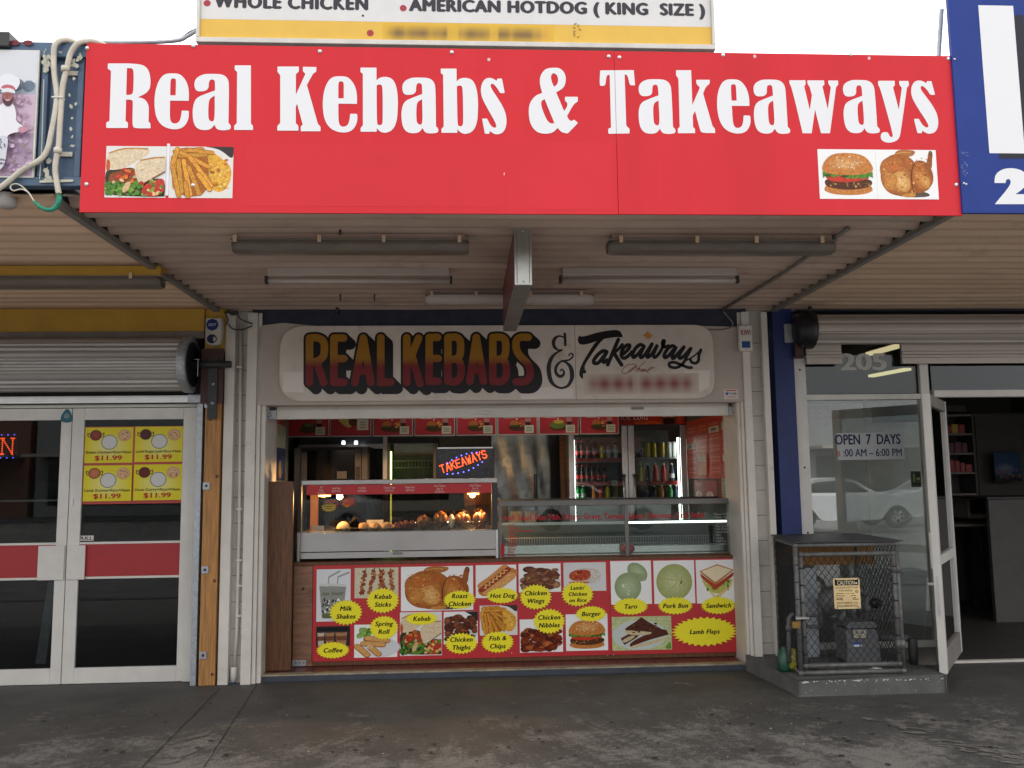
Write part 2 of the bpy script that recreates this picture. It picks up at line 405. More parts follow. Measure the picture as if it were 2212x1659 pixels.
M_rubber = mat('rubber', (0.02, 0.02, 0.02), 0.8, var=0.2)
M_screw = mat('screw_head', (0.7, 0.7, 0.68), 0.3, 0.8, var=0.1)
# ================================================================ GROUND
def mat_path():
    m, t, b = nodes_of('worn_asphalt_path'); b.inputs['Roughness'].default_value = 0.62; b.inputs['Specular IOR Level'].default_value = 0.35
    g = t.nodes.new('ShaderNodeNewGeometry'); L = t.links
    def noise(sc, det, ro): 
        n = t.nodes.new('ShaderNodeTexNoise'); n.inputs['Scale'].default_value = sc; n.inputs['Detail'].default_value = det; n.inputs['Roughness'].default_value = ro
        L.new(g.outputs['Position'], n.inputs['Vector']); return n
    def ramp(src, p0, p1, c0, c1):
        r = t.nodes.new('ShaderNodeValToRGB'); r.color_ramp.elements[0].position = p0; r.color_ramp.elements[1].position = p1
        r.color_ramp.elements[0].color = (*c0, 1); r.color_ramp.elements[1].color = (*c1, 1); L.new(src, r.inputs['Fac']); return r
    def mix(f, a, bb):
        x = t.nodes.new('ShaderNodeMix'); x.data_type = 'RGBA'; L.new(f, x.inputs[0]); L.new(a, x.inputs[6])
        if isinstance(bb, tuple): x.inputs[7].default_value = (*bb, 1)
        else: L.new(bb, x.inputs[7])
        return x.outputs[2]
    base = ramp(noise(2.2, 8, 0.7).outputs['Fac'], 0.3, 0.72, (0.060, 0.058, 0.054), (0.112, 0.107, 0.099))
    sep = t.nodes.new('ShaderNodeSeparateXYZ'); L.new(g.outputs['Position'], sep.inputs[0])
    mr = t.nodes.new('ShaderNodeMapRange'); mr.inputs[1].default_value = -0.5; mr.inputs[2].default_value = -2.0; mr.inputs[3].default_value = 0.0; mr.inputs[4].default_value = 0.16
    L.new(sep.outputs['Y'], mr.inputs[0])
    n2 = noise(1.7, 12, 0.78); ad = t.nodes.new('ShaderNodeMath'); ad.operation = 'ADD'; L.new(n2.outputs['Fac'], ad.inputs[0]); L.new(mr.outputs[0], ad.inputs[1])
    n3 = noise(14, 10, 0.8); ad2 = t.nodes.new('ShaderNodeMath'); ad2.operation = 'MULTIPLY_ADD'; L.new(n3.outputs['Fac'], ad2.inputs[0]); ad2.inputs[1].default_value = 0.55; L.new(ad.outputs[0], ad2.inputs[2])
    wear = ramp(ad2.outputs[0], 0.885, 1.01, (0, 0, 0), (0.62, 0.62, 0.62))
    c = mix(wear.outputs['Color'], base.outputs['Color'], (0.30, 0.28, 0.25))
    fine = ramp(noise(90, 4, 0.7).outputs['Fac'], 0.35, 0.68, (0.62, 0.62, 0.62), (1.28, 1.28, 1.28))
    mu = t.nodes.new('ShaderNodeMix'); mu.data_type = 'RGBA'; mu.blend_type = 'MULTIPLY'; mu.inputs[0].default_value = 1.0
    L.new(c, mu.inputs[6]); L.new(fine.outputs['Color'], mu.inputs[7])
    dk = ramp(noise(3.3, 9, 0.7).outputs['Fac'], 0.56, 0.74, (0, 0, 0), (0.4, 0.4, 0.4))
    c = mix(dk.outputs['Color'], mu.outputs[2], (0.05, 0.048, 0.046))
    L.new(c, b.inputs['Base Color'])
    bp = t.nodes.new('ShaderNodeBump'); bp.inputs['Strength'].default_value = 0.6; bp.inputs['Distance'].default_value = 0.006
    L.new(noise(70, 6, 0.7).outputs['Fac'], bp.inputs['Height']); L.new(bp.outputs[0], b.inputs['Normal'])
    MATS['path'] = m; return m
M_path = mat_path()
M_gum = mat('chewing_gum', (0.035, 0.034, 0.033), 0.8, var=0.2)
M_patch = mat('worn_pale_patch', (0.165, 0.153, 0.136), 0.85, var=0.35, scale=14)
M_crack = mat('crack_dirt', (0.035, 0.034, 0.033), 0.9)
M_road = mat('road_asphalt', (0.24, 0.235, 0.225), 0.85, var=0.25, scale=3, bump=0.4)  # lightened so the street bounces light up under the awning
mb = MB()
gx = [-9+i*0.5 for i in range(37)]; 
mb.box(-14, 14, -2.6, 6.5, -0.14, 0.0, M_path)
struct(mb.build('footpath'))
struct(box('pavement', None, -14, 14, -4.6, -2.602, -0.14, 0.0, mat('bounce_pavement', (.34, .325, .30), .8, var=.2, scale=4, bump=.3)))  # strip out of view, kept pale to bounce light up to the soffit
def strip(pts, wd, m, z):            # flat ribbon on the ground
    vs, fs = [], []
    for i, p in enumerate(pts):
        a = Vector(pts[max(i-1, 0)]); b_ = Vector(pts[min(i+1, len(pts)-1)]); d = (b_-a).normalized(); nrm = Vector((-d.y, d.x))
        ww = wd*(0.7+0.6*random.random()); p = Vector(p)
        vs += [(p.x+nrm.x*ww/2, p.y+nrm.y*ww/2, z), (p.x-nrm.x*ww/2, p.y-nrm.y*ww/2, z)]
    fs = [(2*i, 2*i+1, 2*i+3, 2*i+2) for i in range(len(pts)-1)]
    return vs, fs
def gline(a, b, n=24, jit=0.004):
    A, B = Vector(G(*a)), Vector(G(*b)); o = []
    for i in range(n+1):
        p = A.lerp(B, i/n); o.append((p.x+random.uniform(-jit, jit), p.y+random.uniform(-jit, jit)))
    return o
mb = MB()
for a, b in (((476, 1487), (306, 1659)), ((556, 1478), (440, 1659))):
    vs, fs = strip(gline(a, b), 0.007, M_crack, 0.004); mb.add(vs, fs, M_crack)
rag = []
for i in range(26):
    t = i/25; rag.append(G(70+t*480, 1554-24*t+8*math.sin(t*9)-30*max(0, t-.7)*2.2, 0))
struct(mb.build('path_joint'))
mb = MB()
rnd = random.Random(3)
PATCH_Z = [0.0042]
def flatpatch(px, py, rx, ry, seed, rot=0.0, m=None):
    PATCH_Z[0] += 0.00002; pz = PATCH_Z[0]
    r2 = random.Random(seed); cx, cy = G(px, py); P = []
    for k in range(22):
        th = 2*math.pi*k/22; f = r2.uniform(0.55, 1.15); a, b_ = rx*f*math.cos(th), ry*f*math.sin(th)
        P.append((cx+a*math.cos(rot)-b_*math.sin(rot), cy+a*math.sin(rot)+b_*math.cos(rot), pz))
    mb.add([(cx, cy, pz)]+P, [(0, 1+k, 1+(k+1) % 22) for k in range(22)], m or M_patch)
flatpatch(432, 1590, 0.11, 0.035, 1, 0.95); flatpatch(400, 1628, 0.13, 0.045, 2, 0.9); flatpatch(465, 1640, 0.03, 0.02, 3); 
flatpatch(372, 1646, 0.09, 0.03, 4, 0.9)
for t in range(15): flatpatch(110+t*26, 1553-t*1.4-max(0, t-11)*4+rnd.uniform(-2, 2), 0.028, 0.007, 20+t, 0.1)
for t in range(60):
    u = rnd.random(); flatpatch(1925+u*275+rnd.gauss(0, 16), 1562+u*84+rnd.gauss(0, 6), rnd.uniform(.015, .07), rnd.uniform(.008, .022), 60+t, -.45)
flatpatch(1880, 1555, 0.07, 0.03, 45, -0.8)
struct(mb.build('worn_patch'))
mb = MB()
for i in range(70):
    px, py = rnd.uniform(20, 2190), 1500+155*rnd.random()**0.8
    cx, cy = G(px, py); r = rnd.uniform(0.008, 0.02); P = []
    for k in range(10):
        th = 2*math.pi*k/10; f = rnd.uniform(0.75, 1.15); P.append((cx+r*f*math.cos(th), cy+r*f*math.sin(th)*0.9, 0.0068))
    mb.add([(cx, cy, 0.0068)]+P, [(0, 1+k, 1+(k+1) % 10) for k in range(10)], M_gum)
for i in range(26):
    px, py = rnd.uniform(20, 2190), rnd.uniform(1500, 1650); cx, cy = G(px, py); r = rnd.uniform(0.003, 0.007)
    P = [(cx+r*rnd.uniform(.5, 1.3)*math.cos(k*1.05), cy+r*rnd.uniform(.5, 1.3)*math.sin(k*1.05), 0.0071) for k in range(6)]
    mb.add(P, [tuple(range(6))], M_white)
struct(mb.build('footpath_spots'))
struct(box('kerb', None, -14, 14, -4.75, -4.602, -0.14, 0.004, M_concrete, 0.015))
struct(box('road', None, -60, 60, -30, -4.752, -0.5, -0.13, M_road))
M_grass = mat('verge_grass', (0.05, 0.075, 0.025), 0.9, var=0.4, scale=20)
struct(box('far_footpath', None, -60, 60, -70, -30.002, -0.5, -0.02, M_concrete))
struct(box('terrain', None, -60, 60, 6.502, 60, -0.5, -0.01, M_grass))

# ================================================================ AWNINGS
SOF = 2.90; YA = -2.72                      # soffit height, awning front
XL, XR = -1.955, 2.535                      # joints between the three bays
def corrugated(x0, x1, y0, y1, z, m, wl=0.152, amp=0.020, n=10):
    vs, fs = [], []; N = int((y1-y0)/wl*n); xs = [x0+(x1-x0)*i/6 for i in range(7)]
    for i in range(N+1):
        y = y0+(y1-y0)*i/N; s = math.sin(2*math.pi*(y-y0)/wl); zz = z+amp*(math.tanh(2.2*s))
        for x in xs: vs.append((x, y, zz+0.003*math.sin(x*3.1+y*1.7)))
    for i in range(N):
        for k in range(6): fs.append((i*7+k, i*7+k+1, (i+1)*7+k+1, (i+1)*7+k))
    return vs, fs
def awning(name, label, x0, x1, m, mf, z=SOF):
    t = thing(name, label, 'awning', ((x0+x1)/2, -1.3, z))
    vs, fs = corrugated(x0, x1, YA+0.03, 0.012, z, m); MB().add(vs, fs, m, True).build('soffit', t)
    box('roof_deck', t, x0, x1, YA+0.03, 0.012, z+0.10, z+0.16, M_dark)
    return t
aw_c = awning('awning', 'brown corrugated awning soffit over the red takeaway counter', XL+0.02, XR-0.02, M_soffit_c, None)
box('front_beam', aw_c, XL+0.165, XR-0.02, YA-0.0, YA+0.028, SOF-0.07, SOF+0.72, M_trim)
aw_l = awning('awning', 'cream corrugated awning soffit above the left shop with the grey drum shutter', -7.5, XL-0.025, M_soffit_l, None)
aw_r = awning('awning', 'tan corrugated awning soffit right of the red sign, above the shop with the open door', XR+0.025, 8.0, M_soffit_r, None)
for a, x in ((aw_l, XL), (aw_r, XR)):
    MB().box(x-0.022, x+0.018, YA+0.03, 0.01, SOF-0.045, SOF-0.012, M_trim).box(x-0.004, x+0.004, YA+0.03, 0.01, SOF-0.012, SOF+0.09, M_dark).build('edge_trim', a)
# blue steel front of the left awning
M_bluesteel = mat('weathered_blue_steel', (0.075, 0.125, 0.20), 0.5, 0.1, var=0.18, scale=5, dirt=((0.42, 0.42, 0.36), 7, 0.66, 0.8))
fx0, fx1, fz0, fz1 = R4(-700, 92, 184, 404, YA)
mb = MB().box(-7.5, XL+0.16, YA, YA+0.028, fz0, fz1, M_bluesteel)
mb.box(-7.5, XL+0.16, YA-0.03, YA-0.001, fz1-0.075, fz1, M_bluesteel).box(-7.5, XL+0.16, YA-0.03, YA-0.001, fz0, fz0+0.045, M_bluesteel)
a, _ = U(100, 250, YA); b_, _ = U(168, 250, YA)
mb.box(a-0.02, a+0.012, YA-0.025, YA-0.001, fz0+0.046, fz1-0.076, M_bluesteel).box(b_, b_+0.03, YA-0.02, YA-0.001, fz0+0.046, fz1-0.076, M_bluesteel)
mb.build('steel_front', aw_l, 0.004)
A = Art((0, YA-0.0305, 0)); rr = random.Random(11)
paint = srgb(190, 188, 168)
def chips(n, x0, x1, y0, y1, s, c, Yp):
    for i in range(n):
        X, Z = U(rr.uniform(x0, x1), rr.uniform(y0, y1), Yp); P = []
        for k in range(7):
            th = k*0.9; P.append((X+s*rr.uniform(.3, 1.2)*math.cos(th), Z+s*rr.uniform(.3, 1.6)*math.sin(th)))
        A.poly(P, c)
chips(8, 95, 182, 110, 126, 0.006, paint, YA); chips(26, 100, 118, 128, 165, 0.010, paint, YA); chips(14, 103, 116, 350, 395, 0.012, paint, YA)
chips(8, 164, 182, 130, 152, 0.012, paint, YA); chips(10, 158, 172, 150, 340, 0.008, paint, YA)
A.stroke([U(103, 180, YA), U(100, 280, YA), U(98, 340, YA), U(94, 392, YA)], 0.0022, paint)
A.stroke([U(96, 398, YA), U(164, 396, YA)], 0.006, paint)
for cx in (40, 69): 
    X, Z = U(cx, 101, YA); A.ell(X, Z, 0.024, 0.013, srgb(120, 45, 55))
A.build('flaked_paint', aw_l, M_photo_s)

# ================================================================ TAKEAWAY SHOP
FX0 = U(570, 1170, 0)[0]; FX1 = U(1603, 1150, 0)[0]
HZ0 = U(1090, 872, 0)[1]; HZ1 = U(1090, 705, 0)[1]
STEP = 0.055
shop = thing('takeaway_shop', 'open fronted takeaway shop with white pillars and a dark blue step', 'shop', (0.3, 1.5, 0))
px_l0 = U(480, 1100, 0)[0]; px_r1 = U(1672, 1000, 0)[0]
def pillar(x0, x1, trims):
    mb = MB().box(x0, x1, 0.05, 0.42, 0.0, SOF-0.03, M_block)
    for a, b, y in trims: mb.box(a, b, y, 0.048, 0.0, SOF-0.05, M_white)
    z = 0.2
    while z < SOF-0.1:
        mb.box(x0+0.001, x1-0.001, 0.0488, 0.0499, z, z+0.006, M_trim); z += 0.2
    return mb.build('pillar', shop, 0.004)
def ux(px, py=1100): return U(px, py, 0)[0]
pillar(ux(480), ux(569), [(ux(480), ux(501), -0.02), (ux(529), ux(550), -0.03), (ux(551), ux(559), -0.012), (ux(560), ux(569), 0.01)])
pillar(ux(1603), ux(1674), [(ux(1603), ux(1608.5), 0.015), (ux(1609), ux(1615), -0.005), (ux(1616), ux(1632), -0.03), (ux(1661), ux(1674), -0.015)])
box('lintel', shop, ux(569), ux(1603), 0.051, 0.40, HZ0, SOF-0.06, M_wall)
_, _, bz0, bz1 = R4(545, 667, 1612, 707, 0)
mbn = MB().box(U(545, 690, 0)[0], U(1612, 690, 0)[0], 0.004, 0.05, bz0-0.02, bz1, M_navy)
for px in (545, 725, 1040, 1310): 
    X, Z = U(px+6, 690, 0); mbn.box(X, X+0.08, 0.001, 0.004, Z-0.02, Z+0.03, M_navy)
mbn.build('beam', shop, 0.004)
hx0, hx1 = U(541, 790, 0)[0], U(1621, 790, 0)[0]
MB().prism(fillet([(hx0, HZ0-0.0, .005), (hx1, HZ0, .005), (hx1, U(1600, 707, 0)[1], .01), (ux(1400), U(1400, 702, 0)[1], .02), (ux(700), U(700, 706, 0)[1], .02), (ux(604), U(604, 698, 0)[1], .03), (hx0+0.02, U(550, 706, 0)[1], .02)]), -0.012, 0.0, M_wall).build('header_panel', shop, 0.002)
# step
sx0, sx1 = ux(552, 1450), ux(1616, 1430)
M_stepblue = mat('blue_step_paint', (0.045, 0.055, 0.072), 0.6, var=0.2, scale=8, dirt=((0.25, 0.24, 0.22), 12, 0.66, 0.8))
M_nosing = mat('worn_nosing', (0.33, 0.28, 0.20), 0.5, var=0.3, scale=10)
mb = MB().box(sx0, sx1, 0.03, 0.10, 0, STEP-0.012, M_stepblue).box(sx0, sx1, 0.024, 0.10, STEP-0.012, STEP, M_nosing)
mb.build('step', shop, 0.003)
mb = MB().box(sx0+0.02, sx1-0.02, 0.101, 4.6, 0, STEP-0.004, M_tile)
x = sx0+0.1
while x < sx1-0.1: mb.box(x, x+0.006, 0.102, 0.6, STEP-0.0039, STEP-0.001, M_floor_dark); x += 0.15
mb.build('floor', shop)
IX0, IX1, IYB, ICZ = FX0-0.06, FX1+0.10, 4.2, 2.62
IX0B = XL+0.085
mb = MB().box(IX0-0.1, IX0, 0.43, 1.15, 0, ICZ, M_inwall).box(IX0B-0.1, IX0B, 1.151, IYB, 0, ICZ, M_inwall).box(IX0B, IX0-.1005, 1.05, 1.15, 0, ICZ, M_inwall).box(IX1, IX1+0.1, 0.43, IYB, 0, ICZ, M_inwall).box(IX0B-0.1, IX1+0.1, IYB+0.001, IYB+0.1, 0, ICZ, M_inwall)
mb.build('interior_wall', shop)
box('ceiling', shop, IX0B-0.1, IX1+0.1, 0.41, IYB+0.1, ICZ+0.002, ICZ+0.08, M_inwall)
box('upper_wall', shop, XL, XR, 0.013, 0.42, SOF-0.029, 3.049, M_wall)
box('roof', shop, XL, XR, 0.02, 6.0, 3.05, 3.2, M_dark)
# bottom rail of the shop's own rolled-up shutter
rx0, rx1, rz0, rz1 = R4(573, 884, 1597, 903, 0.14)
shu = thing('roller_shutter', 'white roller shutter rolled up under the header with only its bottom rail showing', 'shutter', ((rx0+rx1)/2, 0.14, rz0))
box('bottom_rail', shu, rx0+0.09, rx1-0.09, 0.13, 0.16, rz0+0.004, rz1+0.06, M_white, 0.004)
box('curtain', shu, rx0, rx1, 0.165, 0.18, rz0+0.03, HZ0+0.12, M_trim)
for xx in (rx0+0.045, rx1-0.045):
    mb = MB().box(xx-0.045, xx+0.045, 0.115, 0.128, rz0+0.005, rz0+0.075, M_galv).box(xx-0.02, xx+0.03, 0.10, 0.1145, rz0+0.012, rz0+0.065, M_galv)
    for dx, dz in ((-.008, .025), (.012, .03), (0.0, .05)): mb.lathe([(0.006, 0), (0.006, -0.004), (0, -0.004)], (xx+dx, 0.0995, rz0+dz), M_black, 8, 'Y')
    mb.build('bracket', shu)
box('pull_handle', shu, ux(1050)-0.05, ux(1050)+0.05, 0.112, 0.129, rz0+0.03, rz0+0.05, M_white, 0.003)
for xx in (ux(1390),): box('pull_handle', shu, xx-0.05, xx+0.05, 0.112, 0.129, rz0+0.06, rz0+0.078, M_trim, 0.003)

# ================================================================ LEFT SHOP (curry house)
YD = 0.14
lshop = thing('curry_shop', 'left shop with a yellow fascia over glazed double doors', 'shop', (-3.6, 1.5, 0))
yz1 = SOF-0.02; yz0 = U(250, 716, -0.05)[1]
box('fascia', lshop, -7.5, U(441, 700, -0.05)[0], -0.05, 0.0, yz0, yz1, M_yellow)
box('fascia_end', lshop, U(442, 700, -0.05)[0], ux(479), -0.03, 0.02, U(460, 760, 0)[1], yz1-0.001, M_yellow)
box('fascia_bar', lshop, -7.5, U(441, 700, -0.05)[0], -0.045, 0.0, yz0-0.055, yz0-0.001, M_trim)
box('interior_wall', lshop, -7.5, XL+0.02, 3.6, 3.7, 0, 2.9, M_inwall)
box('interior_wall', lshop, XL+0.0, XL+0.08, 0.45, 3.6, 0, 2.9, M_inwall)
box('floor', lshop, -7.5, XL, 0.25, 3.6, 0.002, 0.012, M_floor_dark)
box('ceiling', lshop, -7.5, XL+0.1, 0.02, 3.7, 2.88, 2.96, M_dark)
dz1 = U(250, 882, YD)[1]
box('head_panel', lshop, -7.5, U(435, 860, YD)[0], YD-0.02, YD+0.10, dz1+0.005, 2.87, M_dark)
# ================================================================ RIGHT SHOP
YW = 0.08
rshop = thing('corner_shop', 'right shop with a blue wall strip, glazed front and open doorway', 'shop', (4.5, 1.5, 0))
bx0, bx1 = U(1668, 800, 0.03)[0], U(1723, 800, 0.03)[0]
box('blue_wall', rshop, U(1675, 800, 0.0)[0], U(1722, 900, 0.0)[0], 0.012, 0.2, 0.0, SOF-0.02, M_bluepaint)
box('header', rshop, U(1723, 700, 0.0)[0], 8.0, 0.02, 0.10, U(1900, 672, 0.02)[1], SOF-0.02, M_navy)
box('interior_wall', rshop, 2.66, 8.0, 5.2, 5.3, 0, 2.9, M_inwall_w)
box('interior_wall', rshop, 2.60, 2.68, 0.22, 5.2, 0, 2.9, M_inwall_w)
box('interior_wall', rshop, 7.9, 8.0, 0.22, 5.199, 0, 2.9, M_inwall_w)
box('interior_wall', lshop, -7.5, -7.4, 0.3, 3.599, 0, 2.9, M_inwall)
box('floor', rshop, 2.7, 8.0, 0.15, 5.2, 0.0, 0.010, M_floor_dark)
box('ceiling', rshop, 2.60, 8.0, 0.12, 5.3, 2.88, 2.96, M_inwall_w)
# ================================================================ RED MAIN SIGN
YS = -2.76
sgx0, _, sgz0, sgz1 = R4(179, 107, 2066, 462, YS); sgx1 = U(2066, 280, YS)[0]
sign = thing('shop_sign', 'long red sign board with big white serif lettering along the awning front', 'sign', ((sgx0+sgx1)/2, YS, sgz0))
M_sred = mat('red_sign_sheet', (0.66, 0.030, 0.040), 0.42, var=0.06, scale=0.8, spec=0.16, streak=(3.0, 1.0, .35))
seam = U(1329, 200, YS)[0]
box('left_sheet', sign, sgx0, seam-0.0012, YS, YS+0.012, sgz0, sgz1, M_sred)
box('right_sheet', sign, seam+0.0012, sgx1, YS-0.001, YS+0.012, sgz0+0.001, sgz1-0.001, M_sred)
WHITE = (0.80, 0.80, 0.81)
c1 = crop(330, 190, 6.911); c2 = crop(590, 190, 6.9125); c3 = crop(870, 190, 6.636); c5 = crop(1390, 200, 6.9125); c6 = crop(1670, 200, 6.913)
c7 = crop(1900, 210, 7.2115); c8 = crop(2140, 210, 7.2115); cw = crop(2500, 230, 7.9); cy = crop(2780, 240, 7.213)
GL = {
 'R': (c1, [(100,88,20),(700,86),(940,140),(1036,330),(1040,620),(950,745),(760,832,0),(910,865),(995,990),(1002,1130),(995,1372,10),(1036,1400,25),(1040,1517,20),(700,1517),(648,1480),(638,1360),(650,960),(640,888),(500,884,5),(488,1355,14),(541,1388,25),(541,1510,20),(64,1510,20),(60,1388,25),(134,1355,25),(168,250,25),(94,205,20)], [[(520,192,5),(625,190),(668,240),(664,600),(650,745),(605,780),(503,780,5)]]),
 'e': (c3, [(1778,940,3),(1782,740),(1735,540),(1600,370),(1440,350),(1240,365),(1115,540),(1055,800),(1055,1080),(1105,1320),(1240,1490),(1480,1560),(1690,1510),(1790,1320),(1785,1150,30),(1635,1148,15),(1625,1260),(1590,1390),(1490,1432),(1405,1390),(1385,1250),(1385,935,3)], [[(1385,822,4),(1383,540),(1395,470),(1440,462),(1492,470),(1500,540),(1498,822,4)]]),
 'a': (c2, [(600,316),(400,320),(225,420),(198,580),(240,690),(340,708),(470,690),(524,620),(522,530),(545,455),(600,438),(652,455),(662,540),(660,685,5),(460,755),(250,840),(180,1000),(165,1190),(185,1400),(270,1530),(430,1562),(570,1540),(648,1440,3),(700,1545),(850,1566),(1010,1540,60),(1012,1450,60),(958,1402,15),(972,600),(955,430),(840,325)], [[(655,800,3),(540,860),(516,1010),(512,1200),(520,1330),(590,1375),(655,1340)]]),
 'l': (c2, [(1095,130,15),(1453,130,15),(1453,1420,15),(1498,1455,25),(1498,1553,12),(1085,1553,12),(1082,1455,25),(1140,1410,20),(1148,270,25),(1095,235,25)], []),
 'K': (c3, [(98,150,15),(550,150,15),(550,260,25),(487,310,20),(487,745,3),(690,300,20),(635,255,25),(635,155,15),(920,160,15),(920,260,25),(850,300,25),(720,540,4),(955,1370,20),(1010,1420,25),(1008,1518,12),(590,1518,12),(588,1410,25),(632,1380,10),(513,940,3),(485,1000,4),(485,1350,20),(540,1400,25),(540,1505,12),(92,1505,12),(95,1400,25),(155,1350,25),(155,330,30),(98,265,20)], []),
 'b': (c5, [(103,133,10),(450,133,12),(455,415,3),(520,350),(650,330),(800,370),(890,540),(925,800),(925,1050),(905,1330),(820,1510),(680,1577),(560,1560),(470,1470,3),(470,1547,10),(120,1547,15),(118,1460,20),(168,1410,20),(155,265,25),(103,235,15)], [[(458,530,15),(490,505),(570,505),(590,620),(600,1290),(585,1400),(500,1405),(470,1350)]]),
 's': (c5, [(1350,352,15),(1450,352,15),(1513,660,15),(1495,674,8),(1405,675),(1365,590),(1280,480),(1220,460),(1195,510),(1230,590),(1310,710),(1460,940),(1548,1150),(1555,1380),(1480,1550),(1330,1590),(1250,1555),(1185,1508,8),(1172,1568,10),(1075,1568,20),(1013,1235,20),(1125,1233,20),(1190,1370),(1275,1445),(1335,1420),(1310,1330),(1235,1190),(1090,940),(988,720),(985,520),(1060,360),(1190,330),(1270,360),(1335,402,6)], []),
 '&': (c6, [(640,112),(470,130),(355,290),(345,460),(402,668,3),(240,730),(120,900),(100,1090),(135,1360),(280,1540),(480,1575),(640,1545),(742,1440,3),(830,1540),(965,1562,8),(1192,1330,15),(1105,1255,12),(1040,1295),(985,1250),(950,1180,3),(1090,920),(1187,855,20),(1187,753,15),(903,753,15),(905,850,20),(955,880),(955,970),(885,1068,3),(710,655,3),(880,560),(930,390),(905,230),(790,115)], [[(663,533,3),(610,420),(590,310),(620,240),(690,235),(745,310),(755,400),(735,480)],[(455,806,3),(668,1325,3),(620,1350),(530,1310),(450,1150),(385,970),(375,850)]]),
 'T': (c7, [(92,108,15),(865,100,15),(895,450,20),(790,452),(765,410),(735,270),(700,203),(655,203,4),(692,1380,25),(770,1450,25),(768,1555,12),(282,1565,15),(275,1450,25),(342,1420,15),(312,213,4),(262,213),(235,260),(218,400),(200,464),(95,466,25),(78,400)], []),
 'k': (c8, [(105,103,12),(452,103,12),(480,900,3),(655,500,20),(590,440),(570,400),(570,323,12),(878,323,12),(882,420),(795,470),(728,640,4),(945,1390,20),(1000,1440,25),(1007,1547,12),(700,1547),(655,1480),(543,1040,3),(490,1145,4),(497,1410,20),(541,1450,20),(543,1550,12),(148,1550,15),(145,1440,20),(190,1410,15),(160,300,40),(105,220,20)], []),
 'w': (cw, [(125,208,12),(527,208,12),(533,310,20),(498,360,15),(638,955,3),(692,590,5),(635,370),(578,300),(576,212,12),(1002,212,12),(1005,325,15),(955,360,10),(1090,935,3),(1167,380,20),(1105,300),(1100,213,12),(1352,216,12),(1354,320,20),(1300,380,20),(1147,1542,12),(920,1542,12),(770,945,3),(685,1542,12),(458,1542,12),(180,370),(125,300)], []),
 'y': (cy, [(133,130,12),(514,130,12),(517,232,20),(475,280,15),(610,790,3),(678,290,20),(618,220),(616,133,12),(830,133,12),(845,228,20),(795,290,20),(660,1260),(620,1470),(470,1550),(310,1555),(190,1480),(195,1340),(280,1302),(370,1320),(405,1425),(475,1425),(455,1290),(180,290),(130,230)], []),
}
def glyph_world(ch):
    f, o, hs = GL[ch]
    tr = lambda P: [U(*f(x, y), YS) for x, y in P]
    return tr(fillet(o, 1e9, 4)), [tr(fillet(h, 1e9, 3)) for h in hs]
GW = {k: glyph_world(k) for k in GL}
A = Art((0, YS-0.0016, 0), step=0.00001)
def bb(P): xs = [p[0] for p in P]; zs = [p[1] for p in P]; return min(xs), max(xs), min(zs), max(zs)
def put(ch, box_src=None):
    o, hs = GW[ch]
    if box_src:
        x0, y0, x1, y1 = [v*K for v in box_src]
        X0, X1, Z0, Z1 = R4(x0, y0, x1, y1, YS); a0, a1, b0, b1 = bb(o)
        m = lambda P: [(X0+(p[0]-a0)/(a1-a0)*(X1-X0), Z0+(p[1]-b0)/(b1-b0)*(Z1-Z0)) for p in P]
        o, hs = m(o), [m(h) for h in hs]
    A.poly(o, WHITE, hs)
put('R'); put('e', (492.8, 234.1, 603.7, 412.5)); put('a'); put('l')
put('K'); put('e'); put('b', (1148.5, 216.2, 1268.5, 423.5)); put('a', (1279.7, 247.7, 1397.2, 425.4)); put('b'); put('s')
put('&'); put('T'); put('a', (2034.5, 253, 2150.3, 427)); put('k'); put('e', (2285.6, 253.3, 2390.3, 426)); put('a', (2401.4, 254.1, 2514.7, 426.7))
put('w'); put('a', (2686.9, 255.5, 2799.2, 425.2)); put('y'); put('s', (2906.9, 257.3, 2986.9, 426.5))
sx_, sz0_ = U(1330, 310, YS); A.rect(seam-0.0010, seam+0.0010, sz0_, sgz1-0.01, srgb(140, 44, 50))
A.build('lettering', sign, M_print)
A = Art((0, YS-0.0014, 0)); 
for px, py in ((1056, 129), (1877, 126), (1630, 122), (1090, 556*1.0)): 
    if py > 500: continue
    X, Z = U(px, py, YS); A.ell(X, Z, 0.008, 0.009, srgb(225, 190, 190), n=9)
X, Z = U(1089, 376, YS); A.ell(X, Z, 0.002, 0.008, srgb(235, 215, 215), n=8)
A.build('scuff', sign, M_print)
scr = [(188, 104), (691, 111), (976, 113), (1315, 122), (1338, 124), (1562, 119), (1838, 118), (2049, 127), (187, 398), (417, 400), (2066, 399), (418, 99)]
for i, (px, py) in enumerate(scr):
    X, Z = U(px, py, YS); mb = MB(); y0 = YS-0.001
    mb.lathe([(0.0105, 0), (0.0095, -0.003), (0.005, -0.0055), (0, -0.006)], (X, y0, Z), M_screw, 10, 'Y')
    mb.build('screw', sign)

# ---------------------------------------------------------------- printed food pictures (flat artwork)
rp = random.Random(5)
def jit(c, a=0.25):
    f = 1+rp.uniform(-a, a); return tuple(min(0.9, x*f*(1+rp.uniform(-a, a)*0.4)) for x in c)
C_W = srgb(240, 240, 238); C_BUN = srgb(205, 130, 62); C_BUN2 = srgb(226, 168, 105); C_LET = srgb(86, 140, 48); C_LETD = srgb(48, 84, 28); C_TOM = srgb(205, 60, 40)
C_MEAT = srgb(92, 48, 28); C_CHK = srgb(206, 126, 42); C_CHKD = srgb(128, 62, 22); C_FRY = srgb(226, 158, 58); C_FISH = srgb(232, 172, 60); C_TORT = srgb(226, 205, 172)
def specks(A, n, x0, x1, y0, y1, r0, r1, cols, asp=1.0):
    for i in range(n): A.ell(rp.uniform(x0, x1), rp.uniform(y0, y1), rp.uniform(r0, r1), rp.uniform(r0, r1)*asp, jit(rp.choice(cols)), rp.uniform(0, 3), 7)
